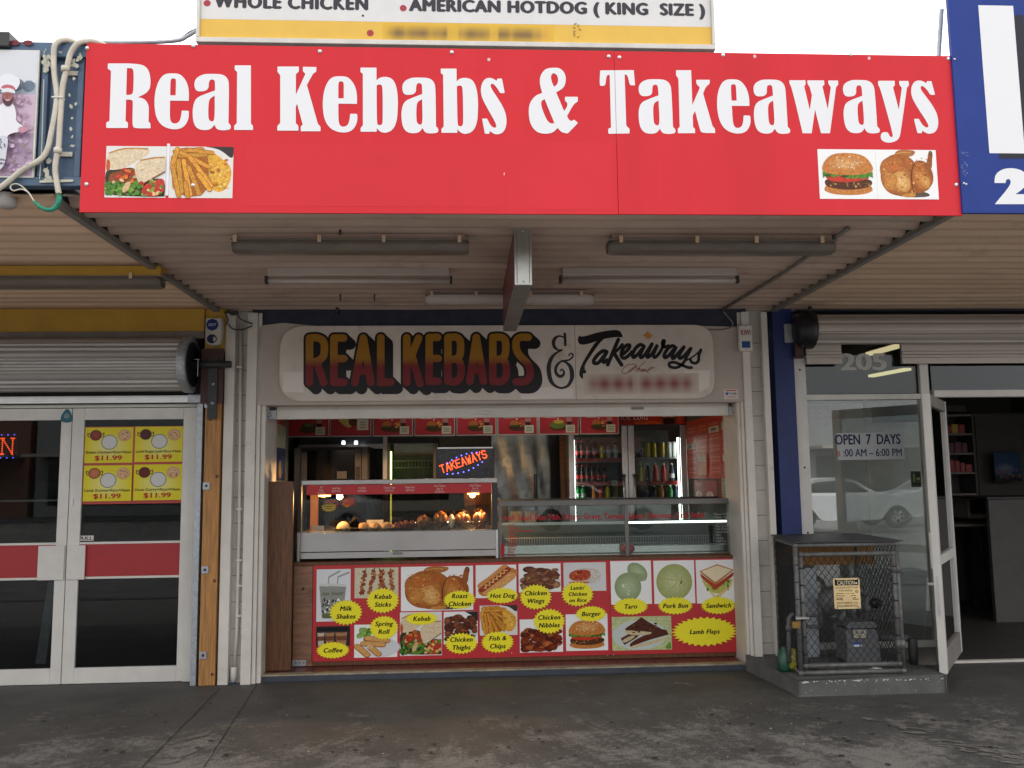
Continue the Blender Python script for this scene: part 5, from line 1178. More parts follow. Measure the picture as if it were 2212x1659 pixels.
# poster on the door
YQ = YD-.0045
q = R4(175, 921, 402, 1088, YQ); cp = thing('curry_poster', 'red and yellow four panel poster of curry meals on the left shop door', 'poster', ((q[0]+q[1])/2, YQ, q[2]))
box('sheet', cp, q[0], q[1], YQ, YQ+.0015, q[2], q[3], mat('poster_red', (.42, .045, .03), .4, var=.05))
cq = crop(240, 1300, 4.879)
cells = [((150, 305, 895, 855), 'Butter Chicken+Rice+Naan', srgb(150, 62, 52)), ((930, 292, 1672, 840), 'Lamb Rogan Josh+Rice+Naan', srgb(86, 42, 36)), ((133, 895, 882, 1450), 'Lamb Korma+Rice+Naan', srgb(206, 120, 82)), ((915, 880, 1662, 1435), 'Goat Curry+Rice+Naan', srgb(110, 40, 28))]
A = Art((0, YQ-.0003, 0))
for (a, b_, c, d), nm, pc in cells:
    x0, y0 = cq(a, b_); x1, y1 = cq(c, d); qq = R4(x0, y0, x1, y1, YQ); A.frame(*qq); A.ell(.5, .5, .5, .5, (0, 0, 0), n=4) if False else None
    A.rect(0, 1, 0, 1, srgb(222, 208, 40)); A.ell(.5, .45, .46, .4, srgb(226, 222, 150), 0, 22, srgb(222, 208, 40))
    for s in (-1, 1): A.stroke([(.22+s*.11, .80), (.22+s*.165, .84), (.22+s*.155, .74), (.22+s*.1, .74)], .012, srgb(120, 84, 40), 5, 3)
    A.ell(.22, .78, .125, .155, srgb(96, 60, 36), 0, 20); A.ell(.22, .78, .105, .135, pc, 0, 20, tuple(k*.7 for k in pc))
    A.ell(.51, .58, .17, .21, srgb(86, 96, 96), 0, 24); A.ell(.51, .58, .155, .19, srgb(206, 206, 204), 0, 24); A.ell(.82, .77, .145, .17, srgb(226, 190, 150), 0, 20, srgb(206, 160, 112)); specks(A, 12, .74, .9, .66, .86, .01, .02, [srgb(150, 96, 56), srgb(120, 90, 60)])
    A.text(nm, .5, .265, .075, srgb(60, 44, 24), 0, .012, width=.94); A.text('$11.99', .5, .075, .13, srgb(176, 40, 24), 0, .03, width=.56)
A.build('print', cp, M_print)
q = R4(168, 1157, 202, 1168, YQ); t = thing('pull_sticker', 'small white PULL sticker at the bottom of the left shop door glass', 'sticker', (q[0], YQ, q[2])); box('plate', t, q[0], q[1], YQ, YQ+.001, q[2], q[3], M_white); A = Art((0, YQ-.0004, 0)); A.frame(*q); A.text('PULL', .5, .18, .62, srgb(30, 30, 34), 0, .03, width=.86); A.build('print', t, M_print)
q = R4(128, 882, 158, 916, YD-.03); t = thing('door_sticker', 'small teal teardrop sticker at the top of the meeting door stiles', 'sticker', (q[0], YD-.03, q[2])); A = Art((0, YD-.0215, 0)); A.frame(*q); A.smooth([(.1, .1), (.05, .5), (.4, .95), (.6, .98), (.95, .5), (.92, .08)], srgb(38, 100, 116)); A.smooth([(.3, .35), (.3, .6), (.5, .75), (.7, .6), (.7, .35)], srgb(120, 140, 146)); A.build('print', t, M_print)
# LED sign behind the left door
STROKE = {'T': [[(0,1),(1,1)],[(.5,1),(.5,0)]], 'A': [[(0,0),(.5,1),(1,0)],[(.2,.38),(.8,.38)]], 'K': [[(0,0),(0,1)],[(1,1),(0,.45)],[(.25,.6),(1,0)]], 'E': [[(1,0),(0,0),(0,1),(1,1)],[(0,.52),(.8,.52)]], 'W': [[(0,1),(.25,0),(.5,.7),(.75,0),(1,1)]], 'Y': [[(0,1),(.5,.5),(1,1)],[(.5,.5),(.5,0)]], 'S': [[(1,.85),(.75,1),(.25,1),(0,.8),(.1,.58),(.9,.42),(1,.2),(.75,0),(.25,0),(0,.15)]],
          'O': [[(.3,0),(0,.25),(0,.75),(.3,1),(.7,1),(1,.75),(1,.25),(.7,0),(.3,0)]], 'P': [[(0,0),(0,1),(.8,1),(1,.78),(.8,.52),(0,.52)]], 'N': [[(0,0),(0,1),(1,0),(1,1)],[(-.15,1),(.15,1)],[(.85,1),(1.15,1)],[(-.15,0),(.15,0)]]}
def led_text(word, x0, z0, lw, lh, gap, ang, Y, sp, r, m, name, parent):
    mb = MB(); c, s = math.cos(ang), math.sin(ang)
    for i, ch in enumerate(word):
        for st_ in STROKE[ch]:
            for a, b_ in zip(st_, st_[1:]):
                A_, B_ = Vector((a[0]*lw+i*(lw+gap), a[1]*lh)), Vector((b_[0]*lw+i*(lw+gap), b_[1]*lh)); n = max(1, round((B_-A_).length/sp))
                for k in range(n+1):
                    p = A_.lerp(B_, k/n); mb.lathe([(r, 0), (r*.8, -.004), (0, -.006)], (x0+p.x*c-p.y*s, Y, z0+p.x*s+p.y*c), m, 6, 'Y')
    return mb.build(name, parent)
M_ledr = mat_emit('red_led', (1.0, 0.09, 0.02), 2.6); M_ledb = mat_emit('blue_led', (0.10, 0.10, 1.0), 4.0); M_ledy = mat_emit('yellow_led', (1.0, .75, .1), 2.0)
YO = .34
op = thing('open_sign', 'glowing red and blue dotted open sign behind the far left door glass', 'sign', (U(10, 960, YO)[0]-.25, YO, U(10, 990, YO)[1]))
nx0, nz0 = U(3, 981, YO); nx1, nz1 = U(27, 947, YO); lw, lh = nx1-nx0, nz1-nz0
box('panel', op, nx0-.62, nx1+.05, YO+.008, YO+.02, nz0-.06, nz1+.06, M_black)
led_text('OPEN', nx0-3*(lw+.055), nz0, lw, lh, .055, 0, YO+.007, .016, .0062, M_ledr, 'red_leds', op)
mb = MB()
for k in range(12):
    for zz in (nz0-.03, nz1+.03): mb.lathe([(.005, 0), (.004, -.004), (0, -.005)], (nx1+.01-k*.05, YO+.007, zz), M_ledb, 6, 'Y')
mb.build('blue_leds', op)
# dim room behind the left doors
ct = thing('food_counter', 'dim glass food counter deep inside the left shop', 'counter', (-3.4, 2.2, 0))
box('base', ct, -5.5, -2.4, 2.0, 2.7, .012, 1.0, M_dark, .01); box('display_glass', ct, -5.5, -2.4, 2.0, 2.02, 1.002, 1.35, M_glass); box('display_top', ct, -5.5, -2.4, 2.0, 2.7, 1.351, 1.37, M_brushed)
mb = MB()
for i in range(10): mb.blob((-5.2+i*.28, 2.3, 1.06), (.11, .12, .06), mat('dim_curry', (.35, .2, .05), .5, var=.4), i)
mb.build('curry_tray_heap', ct)
mt = thing('wall_menu', 'dim red menu board on the back wall of the left shop', 'menu board', (-3.4, 3.58, 1.6)); box('panel', mt, -5.2, -2.5, 3.56, 3.59, 1.55, 2.2, mat('dim_menu', (.12, .03, .03), .5, var=.4, scale=9))
strap = MB(); q0 = U(*cd_(255, 985), .2); q1 = U(*cd_(195, 1380), .2)
tag(strap.prism([(q0[0]-.035, q0[1]), (q0[0]+.03, q0[1]), (q1[0]+.04, q1[1]), (q1[0]-.035, q1[1])], .19, .20, M_galv).build('door_prop'), 'grey metal strip leaning behind the lower pane of the left door', 'strip')
# ================================================================ RIGHT SHOP FRONT
rs = thing('roller_shutter', 'partly lowered corrugated shutter with a rusty notch over the right shop window', 'shutter', (4.5, -.1, 2.3))
SYr = -.06; zc_ = U(1950, 706, -.18)[1]; Rr = .122; xs = U(1762, 712, -.15)[0]
prof = []
for i in range(72):
    th = 2*math.pi*i/72; rr_ = Rr-(.016 if (i % 8) in (0, 1) else 0); prof.append((SYr+rr_*math.cos(th), zc_+rr_*math.sin(th)))
n = 72; vs = [(xs, a, b) for a, b in prof]+[(8, a, b) for a, b in prof]
M_slat2 = mat('shutter_slat_tan', (0.50, 0.44, 0.40), 0.42, 0.25, var=0.1, scale=3, streak=(.4, 6, 6), dirt=((.2, .13, .1), 8, .62, .6))
MB().add(vs, [(i, (i+1) % n, n+(i+1) % n, n+i) for i in range(n)], M_slat2).build('drum', rs)
mb = MB().lathe([(0, -.14), (.08, -.14), (.13, -.11), (.155, -.06), (.16, -.0), (0, 0)], (xs, SYr, zc_), M_black, 18, 'X')
for i in range(26): mb.blob((xs-.06+rp.uniform(-.06, .04), SYr+rp.uniform(-.14, .1), zc_+rp.uniform(-.15, .15)), (.02, .02, .025), M_black, i, .3, 6, 5)
mb.build('greasy_end', rs)
xb0, xb1 = U(1712, 760, -.03)[0], U(1735, 760, -.03)[0]
M_rust = mat('rusty_brown_plate', (.075, .035, .028), .7, var=.35, scale=14)
box('rusty_bracket', rs, xb0+.02, xb1, -.045, -.005, U(1725, 775, 0)[1], U(1725, 680, 0)[1], M_rust, .003)
box('backing_plate', rs, xb0-.05, xb0+.06, -.004, .008, U(1715, 740, 0)[1], U(1715, 700, 0)[1], M_galv)
zc0, zc1 = U(1900, 786, .0)[1], U(1900, 738, .0)[1]
def curt(xa, xb_, nm):
    mb = MB(); h = (zc1-zc0)
    for f0_, f1_, yy in ((0, .26, -.012), (.28, .40, -.002), (.42, .54, -.012), (.56, 1.0, -.006)): mb.box(xa, xb_, yy, .02, zc0+h*f0_, zc0+h*f1_, M_slat2)
    mb.box(xa, xb_, .0205, .024, zc0+.002, zc1, M_dark); return mb.build(nm, rs)
curt(U(1741, 762, 0)[0], U(1817, 762, 0)[0], 'curtain'); curt(U(1947, 762, 0)[0], 8.0, 'curtain')
box('curtain_top', rs, U(1741, 745, 0)[0], 8.0, .0, .022, zc1+.001, zc_-.02, M_slat2)
# window
win = thing('shop_window', 'tall glazed window panel with white boards behind it, beside the gas meter cage', 'window', (3.0, YW, 0))
wx0, wx1 = U(1721, 1000, YW)[0], U(1746, 1000, YW)[0]; wx2, wx3 = U(1994, 1000, YW)[0], U(2013, 1000, YW)[0]
mz0, mz1 = U(1870, 864, YW)[1], U(1870, 852, YW)[1]; wz0 = U(1900, 1385, YW)[1]
mb = MB().box(wx0, wx1, YW-.04, YW+.04, .0, U(1725, 770, YW)[1], M_alu).box(wx2, wx3-.002, YW-.04, YW+.04, .0, 2.75, M_alu).box(wx1, wx2, YW-.035, YW+.035, mz0, mz1, M_alu).box(wx1, wx2, YW-.035, YW+.035, wz0-.05, wz0, M_alu)
mb.build('frame', win, .003)
for zz in (U(1730, 800, YW)[1], U(1733, 1010, YW)[1], U(1738, 1150, YW)[1]): MB().lathe([(.009, 0), (.007, -.003), (0, -.004)], ((wx0+wx1)/2, YW-.04, zz), M_black, 8, 'Y').build('screw', win)
box('pane', win, wx1, wx2, YW-.004, YW+.004, wz0+.001, mz0-.001, M_glass_hazed)
box('upper_pane', win, wx1, wx2, YW-.004, YW+.004, mz1+.001, 2.75, M_glass_dark)
box('stall_riser', win, wx1, wx2, YW-.02, YW+.03, 0, wz0-.0505, M_trim)
M_wboard = mat('white_backing_board', (.82, .83, .78), .5, var=.05, scale=2)
bb0 = MB(); xq = U(1872, 1000, .5)[0]
bk = thing('window_backing', 'tall pale boards standing behind the right shop window', 'board', (2.9, .5, 0))
box('board', bk, U(1738, 1000, .5)[0], xq-.004, .5, .52, .35, U(1800, 872, .5)[1], M_wboard); box('board', bk, xq+.004, U(2010, 1000, .5)[0], .5, .52, .35, U(1800, 880, .5)[1], M_wboard)
A = Art((0, YW-.0055, 0)); q = R4(1808, 935, 1952, 993, YW); ow = thing('opening_hours_sign', 'white opening hours sticker reading open 7 days on the right window', 'sign', ((q[0]+q[1])/2, YW-.006, q[2]))
A.rect(q[0], q[1], q[2], q[3], (.50, .52, .52)); NB = srgb(34, 36, 84)
A.frame(*R4(1803, 934, 1946, 992, YW)); A.text('OPEN  7  DAYS', .5, .56, .36, NB, 0, .035, width=.98); A.text(':00 AM – 6:00 PM', .56, .11, .27, NB, 0, .02, width=.88); A.text('8', .045, .12, .2, srgb(170, 90, 50), 0, .01); A.build('print', ow, M_print)
A = Art((0, YW-.006, 0)); q = R4(1816, 762, 1912, 800, YW); nb = thing('house_number', 'faded white number 205 on the upper window glass', 'number', ((q[0]+q[1])/2, YW, q[2])); A.frame(*q); A.text('205', .5, .03, .9, srgb(196, 196, 190), 0, .05, width=1.0); A.build('print', nb, M_print)
q = R4(1968, 1018, 1990, 1052, YW-.007); kp = thing('window_sticker', 'small dark square sticker on the right window beside the open door', 'sticker', (q[0], YW-.007, q[2])); A = Art((0, YW-.0055, 0)); A.frame(*q); A.rect(0, 1, 0, 1, srgb(62, 66, 58)); A.rect(.1, .9, .12, .9, srgb(40, 44, 40)); A.rect(.2, .42, .3, .85, srgb(120, 128, 88)); A.rect(.55, .88, .45, .6, srgb(140, 146, 96)); A.rect(.55, .88, .3, .38, srgb(96, 104, 80)); A.build('print', kp, M_print)
bn = thing('advert_banner', 'dark blue banner hung inside the right window, its lettering reversed', 'banner', (3.0, .3, 1.9)); q = R4(1883, 866, 2008, 912, .3); box('sheet', bn, q[0], q[1], .3, .305, q[2], q[3], mat('banner_blue', (.012, .05, .085), .4)); A = Art((0, .2995, 0)); A.frame(*q); A.rect(0, 1, .04, .42, srgb(24, 92, 112)); A.text('KOMATI', .42, .12, .2, srgb(120, 170, 176), 0, .02); 
A.V = [Vector((q[0]+q[1]-v.x, v.y, v.z)) if i >= 4 else v for i, v in enumerate(A.V)]; A.build('print', bn, M_print)
bn = thing('advert_banner', 'faded red banner inside the right window with reversed letters', 'banner', (2.7, .3, 1.8)); q = R4(1738, 880, 1826, 905, .3); box('sheet', bn, q[0], q[1], .3, .305, q[2], q[3], mat('banner_red', (.22, .06, .06), .4)); A = Art((0, .2995, 0)); A.frame(*q); A.text('ROUND T', .5, .25, .5, srgb(190, 180, 175), 0, .03, width=.7); A.V = [Vector((q[0]+q[1]-v.x, v.y, v.z)) for v in A.V]; A.build('print', bn, M_print)
# lit ceiling lamps inside
M_lit = mat_emit('lit_fluorescent', (1.0, .80, .45), 1.3); M_lit2 = mat_emit('lit_fluorescent_yellow', (1.0, .88, .45), 1.3)
def lamp_line(a, b_, z, m, label):
    p, q_ = G(*a, z), G(*b_, z); t = thing('ceiling_lamp', label, 'lamp', (p[0], p[1], z), 'lit lamps inside the right shop'); A_, B_ = Vector((*p, z)), Vector((*q_, z)); d = (B_-A_).normalized(); s = Vector((-d.y, d.x, 0))*.045
    mb = MB(); mb.add([A_+s, B_+s, B_-s, A_-s, A_+s+Vector((0, 0, .03)), B_+s+Vector((0, 0, .03)), B_-s+Vector((0, 0, .03)), A_-s+Vector((0, 0, .03))], [(0, 1, 2, 3), (7, 6, 5, 4), (0, 4, 5, 1), (1, 5, 6, 2), (2, 6, 7, 3), (3, 7, 4, 0)], m); mb.build('tube', t)
    MB().add([A_+s*1.6+Vector((0, 0, .031)), B_+s*1.6+Vector((0, 0, .031)), B_-s*1.6+Vector((0, 0, .031)), A_-s*1.6+Vector((0, 0, .031)), A_+s+Vector((0, 0, .06)), B_+s+Vector((0, 0, .06)), B_-s+Vector((0, 0, .06)), A_-s+Vector((0, 0, .06))], [(0, 1, 2, 3), (7, 6, 5, 4), (0, 4, 5, 1), (1, 5, 6, 2), (2, 6, 7, 3), (3, 7, 4, 0)], M_tubewhite).build('housing', t)
lamp_line((1878, 768), (1950, 748), 2.82, M_lit, 'upper of the two lit lamps seen through the glass above the number')
lamp_line((1882, 815), (1962, 800), 2.80, M_lit2, 'lower of the two lit lamps seen through the glass, thin and yellow')
# wheelie bin inside the window
q = R4(1928, 1236, 1990, 1380, .2); wb = thing('wheelie_bin', 'grey wheelie bin standing behind the window next to the cage', 'bin', ((q[0]+q[1])/2, .3, 0))
M_bin = mat('bin_plastic', (.06, .063, .063), .5, var=.06); xm_ = (q[0]+q[1])/2
mb = MB(); T_, B_ = q[3]-.04, .02; vs = []
for z, hx, hy in ((B_, .13, .12), (T_, .19, .17)): vs += [(xm_-hx, .2, z), (xm_+hx, .2, z), (xm_+hx, .2+hy*1.4, z), (xm_-hx, .2+hy*1.4, z)]
mb.add(vs, [(0, 1, 5, 4), (1, 2, 6, 5), (2, 3, 7, 6), (3, 0, 4, 7), (3, 2, 1, 0)], M_bin); mb.build('body', wb, .012); box('lid', wb, xm_-.21, xm_+.21, .18, .46, T_+.001, T_+.05, M_bin, .018)
for s in (-1, 1): MB().lathe([(0, -.02), (.07, -.02), (.07, .02), (0, .02)], (xm_+s*.14, .39, .10), M_rubber, 14, 'X').build('wheel', wb)
# doorway
mb = MB(); dxa = U(2013, 850, YW)[0]; tz0_, tz1_ = U(2110, 858, YW)[1], U(2110, 843, YW)[1]
box('door_head', rshop, dxa+.001, 8.0, YW-.035, YW+.04, tz0_, tz1_, M_alu, .003); box('transom_glass', rshop, dxa+.001, 8.0, YW-.003, YW+.003, tz1_+.001, 2.75, M_glass_dark)
box('threshold', rshop, dxa+.02, 8.0, .09, .14, .0, .016, M_white)
hx, hz = U(2052, 1100, .03); nxx, nzz = U(2018, 1150, -.72)
def dpt(t_, z): return (hx+(nxx-hx)*t_, .03+(-.72-.03)*t_, z)      # t=0 hinge, t=1 free edge
dd = Vector((nxx-hx, -.75, 0)).normalized(); dn = Vector((dd.y, -dd.x, 0)); dlen = math.hypot(nxx-hx, .75)
od = thing('open_door', 'white framed glass door standing wide open beside the gas meter cage', 'door', dpt(0, .05))
def slab(name, t0, t1, z0, z1, th, m, off=0.0, bevel=.003, par=None):
    c0, c1 = Vector(dpt(t0, 0)), Vector(dpt(t1, 0)); a = dn*(th/2); o_ = dn*off
    vs = [c0-a+o_, c1-a+o_, c1+a+o_, c0+a+o_]; vs = [(v.x, v.y, z0) for v in vs]+[(v.x, v.y, z1) for v in vs]
    return MB().add(vs, [(0, 3, 2, 1), (4, 5, 6, 7), (0, 1, 5, 4), (1, 2, 6, 5), (2, 3, 7, 6), (3, 0, 4, 7)], m).build(name, par or od, bevel)
zt_ = U(2006, 850, -.72)[1]; zb_ = max(.108, U(2036, 1462, -.72)[1])
slab('stile', 0, .075, zb_, zt_, .045, M_alu); slab('stile', .925, 1.0, zb_, zt_, .05, M_alu); slab('top_rail', .0755, .9245, zt_-.085, zt_, .044, M_trim)
slab('bottom_rail', .0755, .9245, zb_, zb_+.16, .044, M_trim); slab('mid_rail', .0755, .9245, .86, .93, .044, M_alu)
slab('pane', .076, .924, zb_+.161, .859, .006, M_glass_dark, 0, 0); slab('pane', .076, .924, .931, zt_-.086, .006, M_glass_dark, 0, 0)
q1 = U(2047, 1150, -.70)[1]; q0 = U(2047, 1228, -.70)[1]
slab('push_plate', .80, .985, q0, q1, .012, M_alu, .032); slab('lock_plate', 1.0005, 1.003, U(2027, 1330, -.72)[1], U(2027, 1243, -.72)[1], .02, M_brushed, 0, 0)
MB().tube([dpt(.95, 1.0)[:2]+(U(2035, 1263, -.7)[1],), tuple(Vector(dpt(.95, 1.0)[:2]+(U(2035, 1263, -.7)[1],))+dn*.07)], .012, M_alu, 8).build('handle', od)
# things inside the doorway
shf = thing('shelf_unit', 'white shelf unit stocked with small coloured packets inside the open doorway', 'shelf', (4.9, 3.2, 0))
YH = 3.0; q = R4(2016, 893, 2104, 1075, YH); box('side_panel', shf, q[0]-.02, q[0], YH, YH+.35, .012, q[3], M_inwall_w); box('side_panel', shf, q[1], q[1]+.02, YH, YH+.35, .012, q[3], M_inwall_w); box('back_panel', shf, q[0]+.0005, q[1]-.0005, YH+.34, YH+.35, .012, q[3], M_inwall_w)
zs_ = [U(2060, y, YH)[1] for y in (897, 938, 980, 1022, 1068)]
for z in zs_: box('shelf', shf, q[0]+.0005, q[1]-.0005, YH+.005, YH+.335, z-.012, z+.008, M_trim)
pcs = [mat('packet_red', (.35, .05, .05), .5), mat('packet_yellow', (.45, .3, .04), .5), mat('packet_maroon', (.14, .03, .05), .5), mat('packet_brown', (.22, .12, .06), .5)]
k = 0
for si, z in enumerate(zs_[1:4]):
    x = q[0]+.03; j = 0
    while x < q[1]-.07:
        w_ = rp.uniform(.05, .085); h_ = rp.uniform(.09, .15); m = pcs[(si+j*3+k) % 4 if not (si == 0 and j == 3) else 1]
        o = MB().box(x, x+w_, YH+.03, YH+.16, z+.0085, z+.0085+h_, m).build('packet', None, .006); k += 1
        tag(o, f'{m.name.split("_")[1]} packet on the {("top","second","third")[si]} stocked shelf inside the doorway, number {j+1} from the left', 'packet', 'packets on the shelf unit'); x += w_+.008; j += 1
o = MB().box(q[0]+.05, q[0]+.45, YH+.02, YH+.3, q[3]+.0205, q[3]+.10, M_dark).build('carton', None, .006); tag(o, 'dark flat carton lying on top of the shelf unit', 'carton')
wc = thing('white_cabinet', 'tall pale cabinet behind the counter in the open doorway', 'cabinet', (5.2, 3.4, 0)); q = R4(2106, 893, 2145, 1075, 3.4); box('body', wc, q[0], q[1]+.5, 3.4, 3.9, .012, q[3], M_inwall_w, .01); box('door_panel', wc, q[0]+.02, q[1]+.48, 3.385, 3.399, .05, q[3]-.02, M_inwall_w, .004)
sc = thing('service_counter', 'plain pale counter front just inside the open doorway', 'counter', (5.2, 2.0, 0)); q = R4(2143, 1072, 2330, 1330, 1.8); box('front_panel', sc, q[0], q[1]+.8, 1.8, 1.85, .012, q[3]-.025, M_inwall_w); box('worktop', sc, q[0]-.03, q[1]+.8, 1.77, 2.4, q[3]-.024, q[3], M_dark, .006)
mo = thing('monitor', 'boxy dark screened monitor beside the service counter', 'monitor', (5.0, 2.3, 1.1)); q = R4(2090, 1075, 2150, 1120, 2.4); box('case', mo, q[0], q[1], 2.4, 2.7, q[2], q[3], M_trim, .015); box('screen', mo, q[0]+.03, q[1]-.03, 2.392, 2.3995, q[2]+.05, q[3]-.02, M_black); 
tb = thing('low_table', 'dark low table under the monitor inside the doorway', 'table', (4.9, 2.5, 0)); q = R4(2030, 1118, 2140, 1132, 2.35); box('tabletop', tb, q[0], q[1]+.1, 2.36, 2.9, q[2]-.03, q[2]-.001, M_trim); 
for a, b_ in ((q[0]+.03, 2.4), (q[1]+.03, 2.4), (q[0]+.03, 2.83), (q[1]+.03, 2.83)): box('leg', tb, a, a+.04, b_, b_+.04, .012, q[2]-.0305, M_dark)
wp_ = thing('wall_poster', 'dark blue landscape poster above the counter in the open doorway', 'poster', (5.3, 3.0, 1.3)); q = R4(2148, 978, 2206, 1040, 3.2); A = Art((0, 3.2, 0)); box('backing', wp_, q[0], q[1], 3.2005, 3.21, q[2], q[3], M_dark); A.frame(*q); A.rect(0, 1, 0, 1, srgb(40, 70, 106)); A.ell(.4, .45, .38, .2, srgb(120, 130, 150), 0, 14, srgb(60, 84, 116)); A.rect(0, 1, 0, .2, srgb(26, 28, 34)); specks(A, 30, .05, .95, .1, .4, .02, .06, [srgb(150, 80, 80), srgb(50, 60, 60), srgb(120, 110, 90)]); A.build('print', wp_, M_photo_s)

# ================================================================ PLINTH, GAS CAGE, METER
PZ = .115; YPf = -.80
pxa, pxb = U(1727, 1495, YPf)[0], U(2043, 1490, YPf)[0]
xl_ = pxa-.02
pl = MB().prism([(pxa, YPf), (pxb, YPf), (pxb, -.0), (pxa-.10, -.0)], .0, PZ, M_concrete, axis='Z'); o = pl.build('concrete_plinth', None, .012); tag(o, 'low grey painted concrete plinth under the gas meter cage', 'plinth')
A = Art((0, YPf-.0006, 0)); rr = random.Random(9)
for i in range(46): A.ell(rr.uniform(pxa+.02, pxb-.02), PZ-.012-abs(rr.gauss(0, .006)), rr.uniform(.003, .012), rr.uniform(.002, .006), srgb(200, 198, 192), rr.uniform(-.3, .3), 7)
for i in range(12): A.ell(rr.uniform(pxa+.02, pxb-.02), rr.uniform(.02, PZ-.02), .004, .003, srgb(170, 170, 166), 0, 6)
A.build('chipped_paint', o, M_print)
cg = crop(2440, 1680, 2.963); YG = -.70; YGb = -.03
def gq(x, y, Y=YG): return U(*cg(x, y), Y)
TL, TR, BL, BR = gq(268, 172), gq(1228, 158), gq(345, 1392), gq(1310, 1378)
xL, xR = (TL[0]+BL[0])/2, (TR[0]+BR[0])/2; zT, zB = (TL[1]+TR[1])/2, PZ+.02
cgx = thing('gas_cage', 'pipe framed chain link cage around the gas meter on the plinth', 'cage', ((xL+xR)/2, YG, PZ))
def frame(name, X0, X1, Z0, Z1, Y, r, par=cgx):
    mb = MB()
    for a, b_ in (((X0, Z0), (X1, Z0)), ((X0, Z1), (X1, Z1)), ((X0, Z0), (X0, Z1)), ((X1, Z0), (X1, Z1))): mb.tube([(a[0], Y, a[1]), (b_[0], Y, b_[1])], r, M_pipe, 10)
    for a, b_ in ((X0, Z0), (X1, Z0), (X0, Z1), (X1, Z1)): mb.blob((a, Y, b_), (r*1.35,)*3, M_pipe, 1, 0, 10, 7)
    return mb.build(name, par)
frame('front_frame', xL, xR, zB, zT, YG, .0165)
dT = gq(700, 255)[1]; dB = gq(800, 1302)[1]; dL = (gq(325, 260)[0]+gq(388, 1300)[0])/2; dR = (gq(1205, 250)[0]+gq(1268, 1290)[0])/2
frame('gate_frame', dL, dR, dB, dT, YG+.005, .0165)
xLb = U(1672, 1180, YGb)[0]+.01; xRb = xR
mb = MB()
for X0, X1 in ((xL, xLb), (xR, xRb)):
    for z in (zB, zT): mb.tube([(X0, YG, z), (X1, YGb, z)], .015, M_pipe, 8)
    mb.tube([(X1, YGb, zB), (X1, YGb, zT)], .015, M_pipe, 8)
mb.build('side_frame', cgx)
for z, r_ in ((gq(700, 400)[1], .024), (gq(700, 1120)[1], .024)): MB().tube([(xR, YG, z-.03), (xR, YG, z+.03)], r_, M_pipe, 10).tube([(dR, YG+.005, z-.03), (dR, YG+.005, z+.03)], r_-.002, M_pipe, 10).build('hinge', cgx)
MB().add([(xLb-.03, YGb, zT+.025), (xRb+.02, YGb, zT+.025), (xR+.035, YG-.03, zT+.018), (xL-.02, YG-.03, zT+.018), (xLb-.03, YGb, zT+.033), (xRb+.02, YGb, zT+.033), (xR+.035, YG-.03, zT+.026), (xL-.02, YG-.03, zT+.026)], [(3, 2, 1, 0), (4, 5, 6, 7), (0, 1, 5, 4), (1, 2, 6, 5), (2, 3, 7, 6), (3, 0, 4, 7)], M_dark).build('lid', cgx)
M_wire = mat('chain_wire', (.045, .045, .045), .5, .5, var=.2)
def chain(P0, du, W_, H_, cell=.050, r=.0026):
    mb = MB(); du = Vector(du).normalized(); nrm = du.cross(Vector((0, 0, 1))); h = cell/2; n = int(W_/h); h = W_/n; m_ = int(H_/.031)
    for i in range(n):
        pts = [Vector(P0)+du*(h*(i+((k+i) % 2)))+Vector((0, 0, H_*k/m_))+nrm*(.002 if (k+i) % 2 else -.002) for k in range(m_+1)]
        mb.tube(pts, r, M_wire, 4, smooth=False)
    return mb
chain((dL, YG+.006, dB), (1, 0, 0), dR-dL, dT-dB).build('gate_mesh', cgx)
chain((xR+.004, YG, zB), (0, 1, 0), YGb-YG, zT-zB).build('side_mesh', cgx)
L_ = math.hypot(xLb-xL, YGb-YG); chain((xL-.004, YG, zB), (xLb-xL, YGb-YG, 0), L_, zT-zB).build('side_mesh', cgx)
mb = MB(); z = dB+.08
while z < dT: mb.tube([(dL, YG-.004, z-.004), (dL, YG-.004, z+.004)], .018, M_black, 8).tube([(dR, YG-.004, z-.004), (dR, YG-.004, z+.004)], .018, M_black, 8).tube([(xL, YG-.004, z+.02), (xL, YG-.004, z+.026)], .018, M_black, 8); z += .12
mb.build('tie_wire', cgx)
zc2 = gq(330, 860)[1]; MB().tube([(xL-.03, YG-.03, zc2), (dL+.03, YG-.03, zc2)], .006, M_brushed, 6).tube([(xL-.03, YG-.03, zc2+.012), (dL+.03, YG-.025, zc2+.008)], .004, M_brushed, 6).build('latch_chain', cgx)
q = gq(280, 920, YG-.01); MB().box(q[0]-.03, q[0]+.02, YG-.045, YG-.022, q[1]-.02, q[1]+.025, mat('brass', (.30, .18, .05), .4, .7)).build('padlock', cgx)
# timber board on the wall behind
q = R4(*cg(85, 180), *cg(1022, 355), -.02)
tag(box('timber_board', None, q[0], q[1], -.04, -.012, q[2], q[3], M_timber, .004), 'brown timber board fixed across the wall behind the cage top', 'board')
